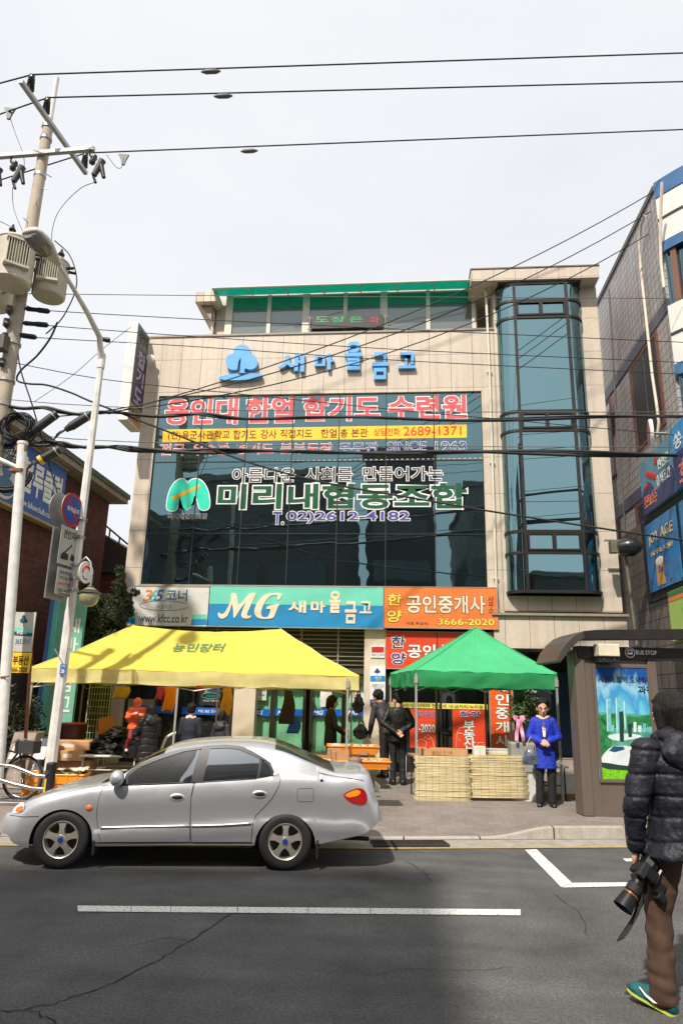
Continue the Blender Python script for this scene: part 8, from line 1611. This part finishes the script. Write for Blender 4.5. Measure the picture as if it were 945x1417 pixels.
hbp = aW(V(-.30, .2, .78)); hb2 = thing('handbag', 'dark handbag hanging from the arm of the adult in black', 'handbag', hbp); b = B(); rings = []
for z, w_ in ((-.14, .13), (-.12, .15), (0, .13), (.1, .09)): rings.append([hbp+V(w_*math.cos(a), .055*math.sin(a), z) for a in [i*math.pi/8 for i in range(16)]])
b.loft(rings); b.build('pouch', mLeather, hb2, smooth=60); b = B(); b.tube([hbp+V(-.07, 0, .09), hbp+V(-.03, 0, .26), hbp+V(.04, 0, .27), hbp+V(.07, 0, .09)], .008, 5); b.build('strap', mat('strap grey', S(120, 118, 112), .4), hb2, smooth=180)
fy = 12.7; p_ = at(264, 1000, fy)
person('person in a navy coat with a pale pink collar, seen from behind', V(p_.x, fy, .15), .05, htof(264, 975, fy), coat=mNavy, coat_len=.7, trouser=mBlkTr, hair='perm', scarf=mat('pink collar', S(222, 190, 186), .8), girth=1.08, shoe=mShoeB)
fy = 12.9; p_ = at(307, 1000, fy)
person('person with long dark hair and a dark hooded jacket, seen from behind', V(p_.x, fy, .15), -.35, htof(303, 985, fy), coat=mHoodB, coat_len=.75, trouser=mBlkTr, hair='long', hood=True, girth=1.0, turn=.2, shoe=mShoeB)
# the photographer walking away on the right
fl = gnd(918, 1388, 0); PH = 1.85; pang = .22
mDown = mat('navy black down jacket', (.013, .014, .021, 1), .55, var=.25, sc=6, spec=.35, bump=.9, bs=16); mBrown = mat('brown corduroy', S(74, 52, 38), .9, var=.2, sc=20, stretch=(1, 1, .3)); mTealS = mat('teal running shoe', S(18, 88, 92), .55, var=.25, sc=14); mLime = mat('lime sole', S(196, 208, 80), .5)
phx = V(1.80, 4.98, 0)
pt, pJ, pW = person('photographer in a dark padded jacket walking away, a big camera in the left hand', phx, pang, PH, coat=mDown, coat_len=.80, puff=.0085, wr=1.0, flare=1.16, girth=1.19, trouser=mBrown, shoe=mTealS, hair='bob', hood=True, turn=.1, fist=1.05, detail=1.7, coat_mat2=dict(sole=mLime),
    pose=dict(shL=V(-.20, -.01, 1.385), elL=V(-.30, -.02, 1.10), wrL=V(-.285, .05, .835), shR=V(.20, 0, 1.385), elR=V(.30, .02, 1.12), wrR=V(.2, .2, 1.0), hpL=V(-.10, 0, .90), knL=V(-.175, .05, .50), anL=V(-.225, -.005, .10), hpR=V(.10, 0, .90), knR=V(.17, .16, .53), anR=V(.22, .20, .10)),
    shoe_dirs=dict(L=V(-.55, .8, .22)), palms=dict(L=V(.55, -.6, -.1)))
A_ = pJ['anL']; dd_ = V(-.55, .8, .22).normalized(); b = B(); q_s = [A_+dd_*a+V(-.046, -.03, 0)+Z*c_ for a, c_ in ((-.03, -.035), (.03, -.055), (.075, -.045), (.11, -.02))]; b.tube([pW(x_) for x_ in q_s], [.004, .009, .007, .003], 6); b.build('shoe_streak', mTxWhite, pt)
# the camera he holds: body, lens barrel with hood, flash shoe, grip and strap
hw = pW(pJ['wrL']); cc_ = hw+V(.02, -.06, -.13); ca = thing('camera', 'black camera with a long lens and a hanging strap in the hand of the photographer', 'camera', cc_-Z*.2)
La = (V(-.62, -.25, -.72)).normalized(); Sa = La.cross(V(0, -1, 0)).normalized(); Ta = Sa.cross(La); MC = Matrix((Sa, Ta, La)).transposed()
mCamB = mat('camera black', (.009, .009, .010, 1), .45, var=.2, spec=.3); mCamR = mat('camera rubber', (.010, .010, .010, 1), .7, var=.2, bump=.2)
b = B(); b.box(cc_, (.115, .15, .075), M=MC); b.build('camera_body', mCamB, ca, bevel=.012, seg=3); b = B(); b.box(cc_+Ta*.055+Sa*.03+La*.012, (.05, .05, .10), M=MC); b.box(cc_-Sa*.062, (.03, .12, .06), M=MC); b.build('grip', mCamR, ca, bevel=.010, seg=3)
b = B(); b.lathe([(.036, 0), (.040, .02), (.040, .06), (.044, .065), (.044, .12), (.041, .125), (.047, .15), (.047, .175), (.03, .176)], cc_+La*.035, La, 24, caps=False); ln = b.build('lens', mCamB, ca, smooth=35)
b = B(); b.lathe([(.0445, .068), (.0462, .07), (.0462, .115), (.0445, .117)], cc_+La*.035, La, 24, caps=False); b.build('focus_ring', mCamR, ln, smooth=35); b = B(); b.lathe([(.0475, .128), (.0485, .13), (.0485, .138), (.0475, .14)], cc_+La*.035, La, 24, caps=False); b.build('gold_ring', mat('gold ring', S(150, 96, 50), .35, .6), ln, smooth=35)
b = B(); b.lathe([(.048, .15), (.060, .23), (.058, .23), (.046, .15)], cc_+La*.035, La, 24, caps=False); b.build('lens_hood', mCamB, ln, smooth=35)
b = B(); b.box(cc_-La*.075+Sa*.0, (.085, .10, .07), M=MC); b.build('battery_grip', mCamB, ca, bevel=.01, seg=3); b = B(); b.box(cc_-La*.05+Sa*.02-V(0, .055, 0), (.05, .006, .075), M=MC); b.build('screen', mat('camera screen', (.1, .1, .11, 1), .1), ca, bevel=.003)
b = B(); b.box(cc_-La*.112+Sa*.0-V(0, .03, 0), (.06, .05, .004), M=MC); b.build('blue_label', mat('label cyan', S(90, 180, 200), .4), ca); b = B(); b.box(cc_-Sa*.055-La*.05-V(0, .06, 0), (.012, .006, .06), M=MC); b.build('white_mark', mat('label white', S(200, 196, 200), .3), ca)
b = B(); b.box(cc_-Sa*.11+La*.02, (.08, .06, .075), M=MC); b.box(cc_-Sa*.15+La*.055, (.055, .065, .05), M=MC); b.build('flash_head', mCamB, ca, bevel=.01, seg=3)
sp0 = cc_+La*.05+Sa*.05; pts_ = [sp0, sp0+V(.02, -.02, -.09), sp0+V(-.0, -.03, -.20), sp0+V(-.07, -.04, -.31), sp0+V(-.12, -.03, -.375), sp0+V(-.09, .02, -.36), sp0+V(.0, .02, -.24), sp0+V(.06, .01, -.1), cc_-La*.05+Sa*.06]
o = []
for i in range(len(pts_)-1):
    p0 = pts_[max(i-1, 0)]; p1 = pts_[i]; p2 = pts_[i+1]; p3 = pts_[min(i+2, len(pts_)-1)]
    for j in range(5): tt = j/5; o.append(0.5*((2*p1)+(-p0+p2)*tt+(2*p0-5*p1+4*p2-p3)*tt*tt+(-p0+3*p1-3*p2+p3)*tt**3))
b = B(); wv = V(.02, -.008, .012); b.loft([[p+wv, p+wv*1-V(0, .003, 0), p-wv-V(0, .003, 0), p-wv] for p in o]); b.build('strap', mCamR, ca, smooth=60)
bpy.data.scenes.remove(_ws)
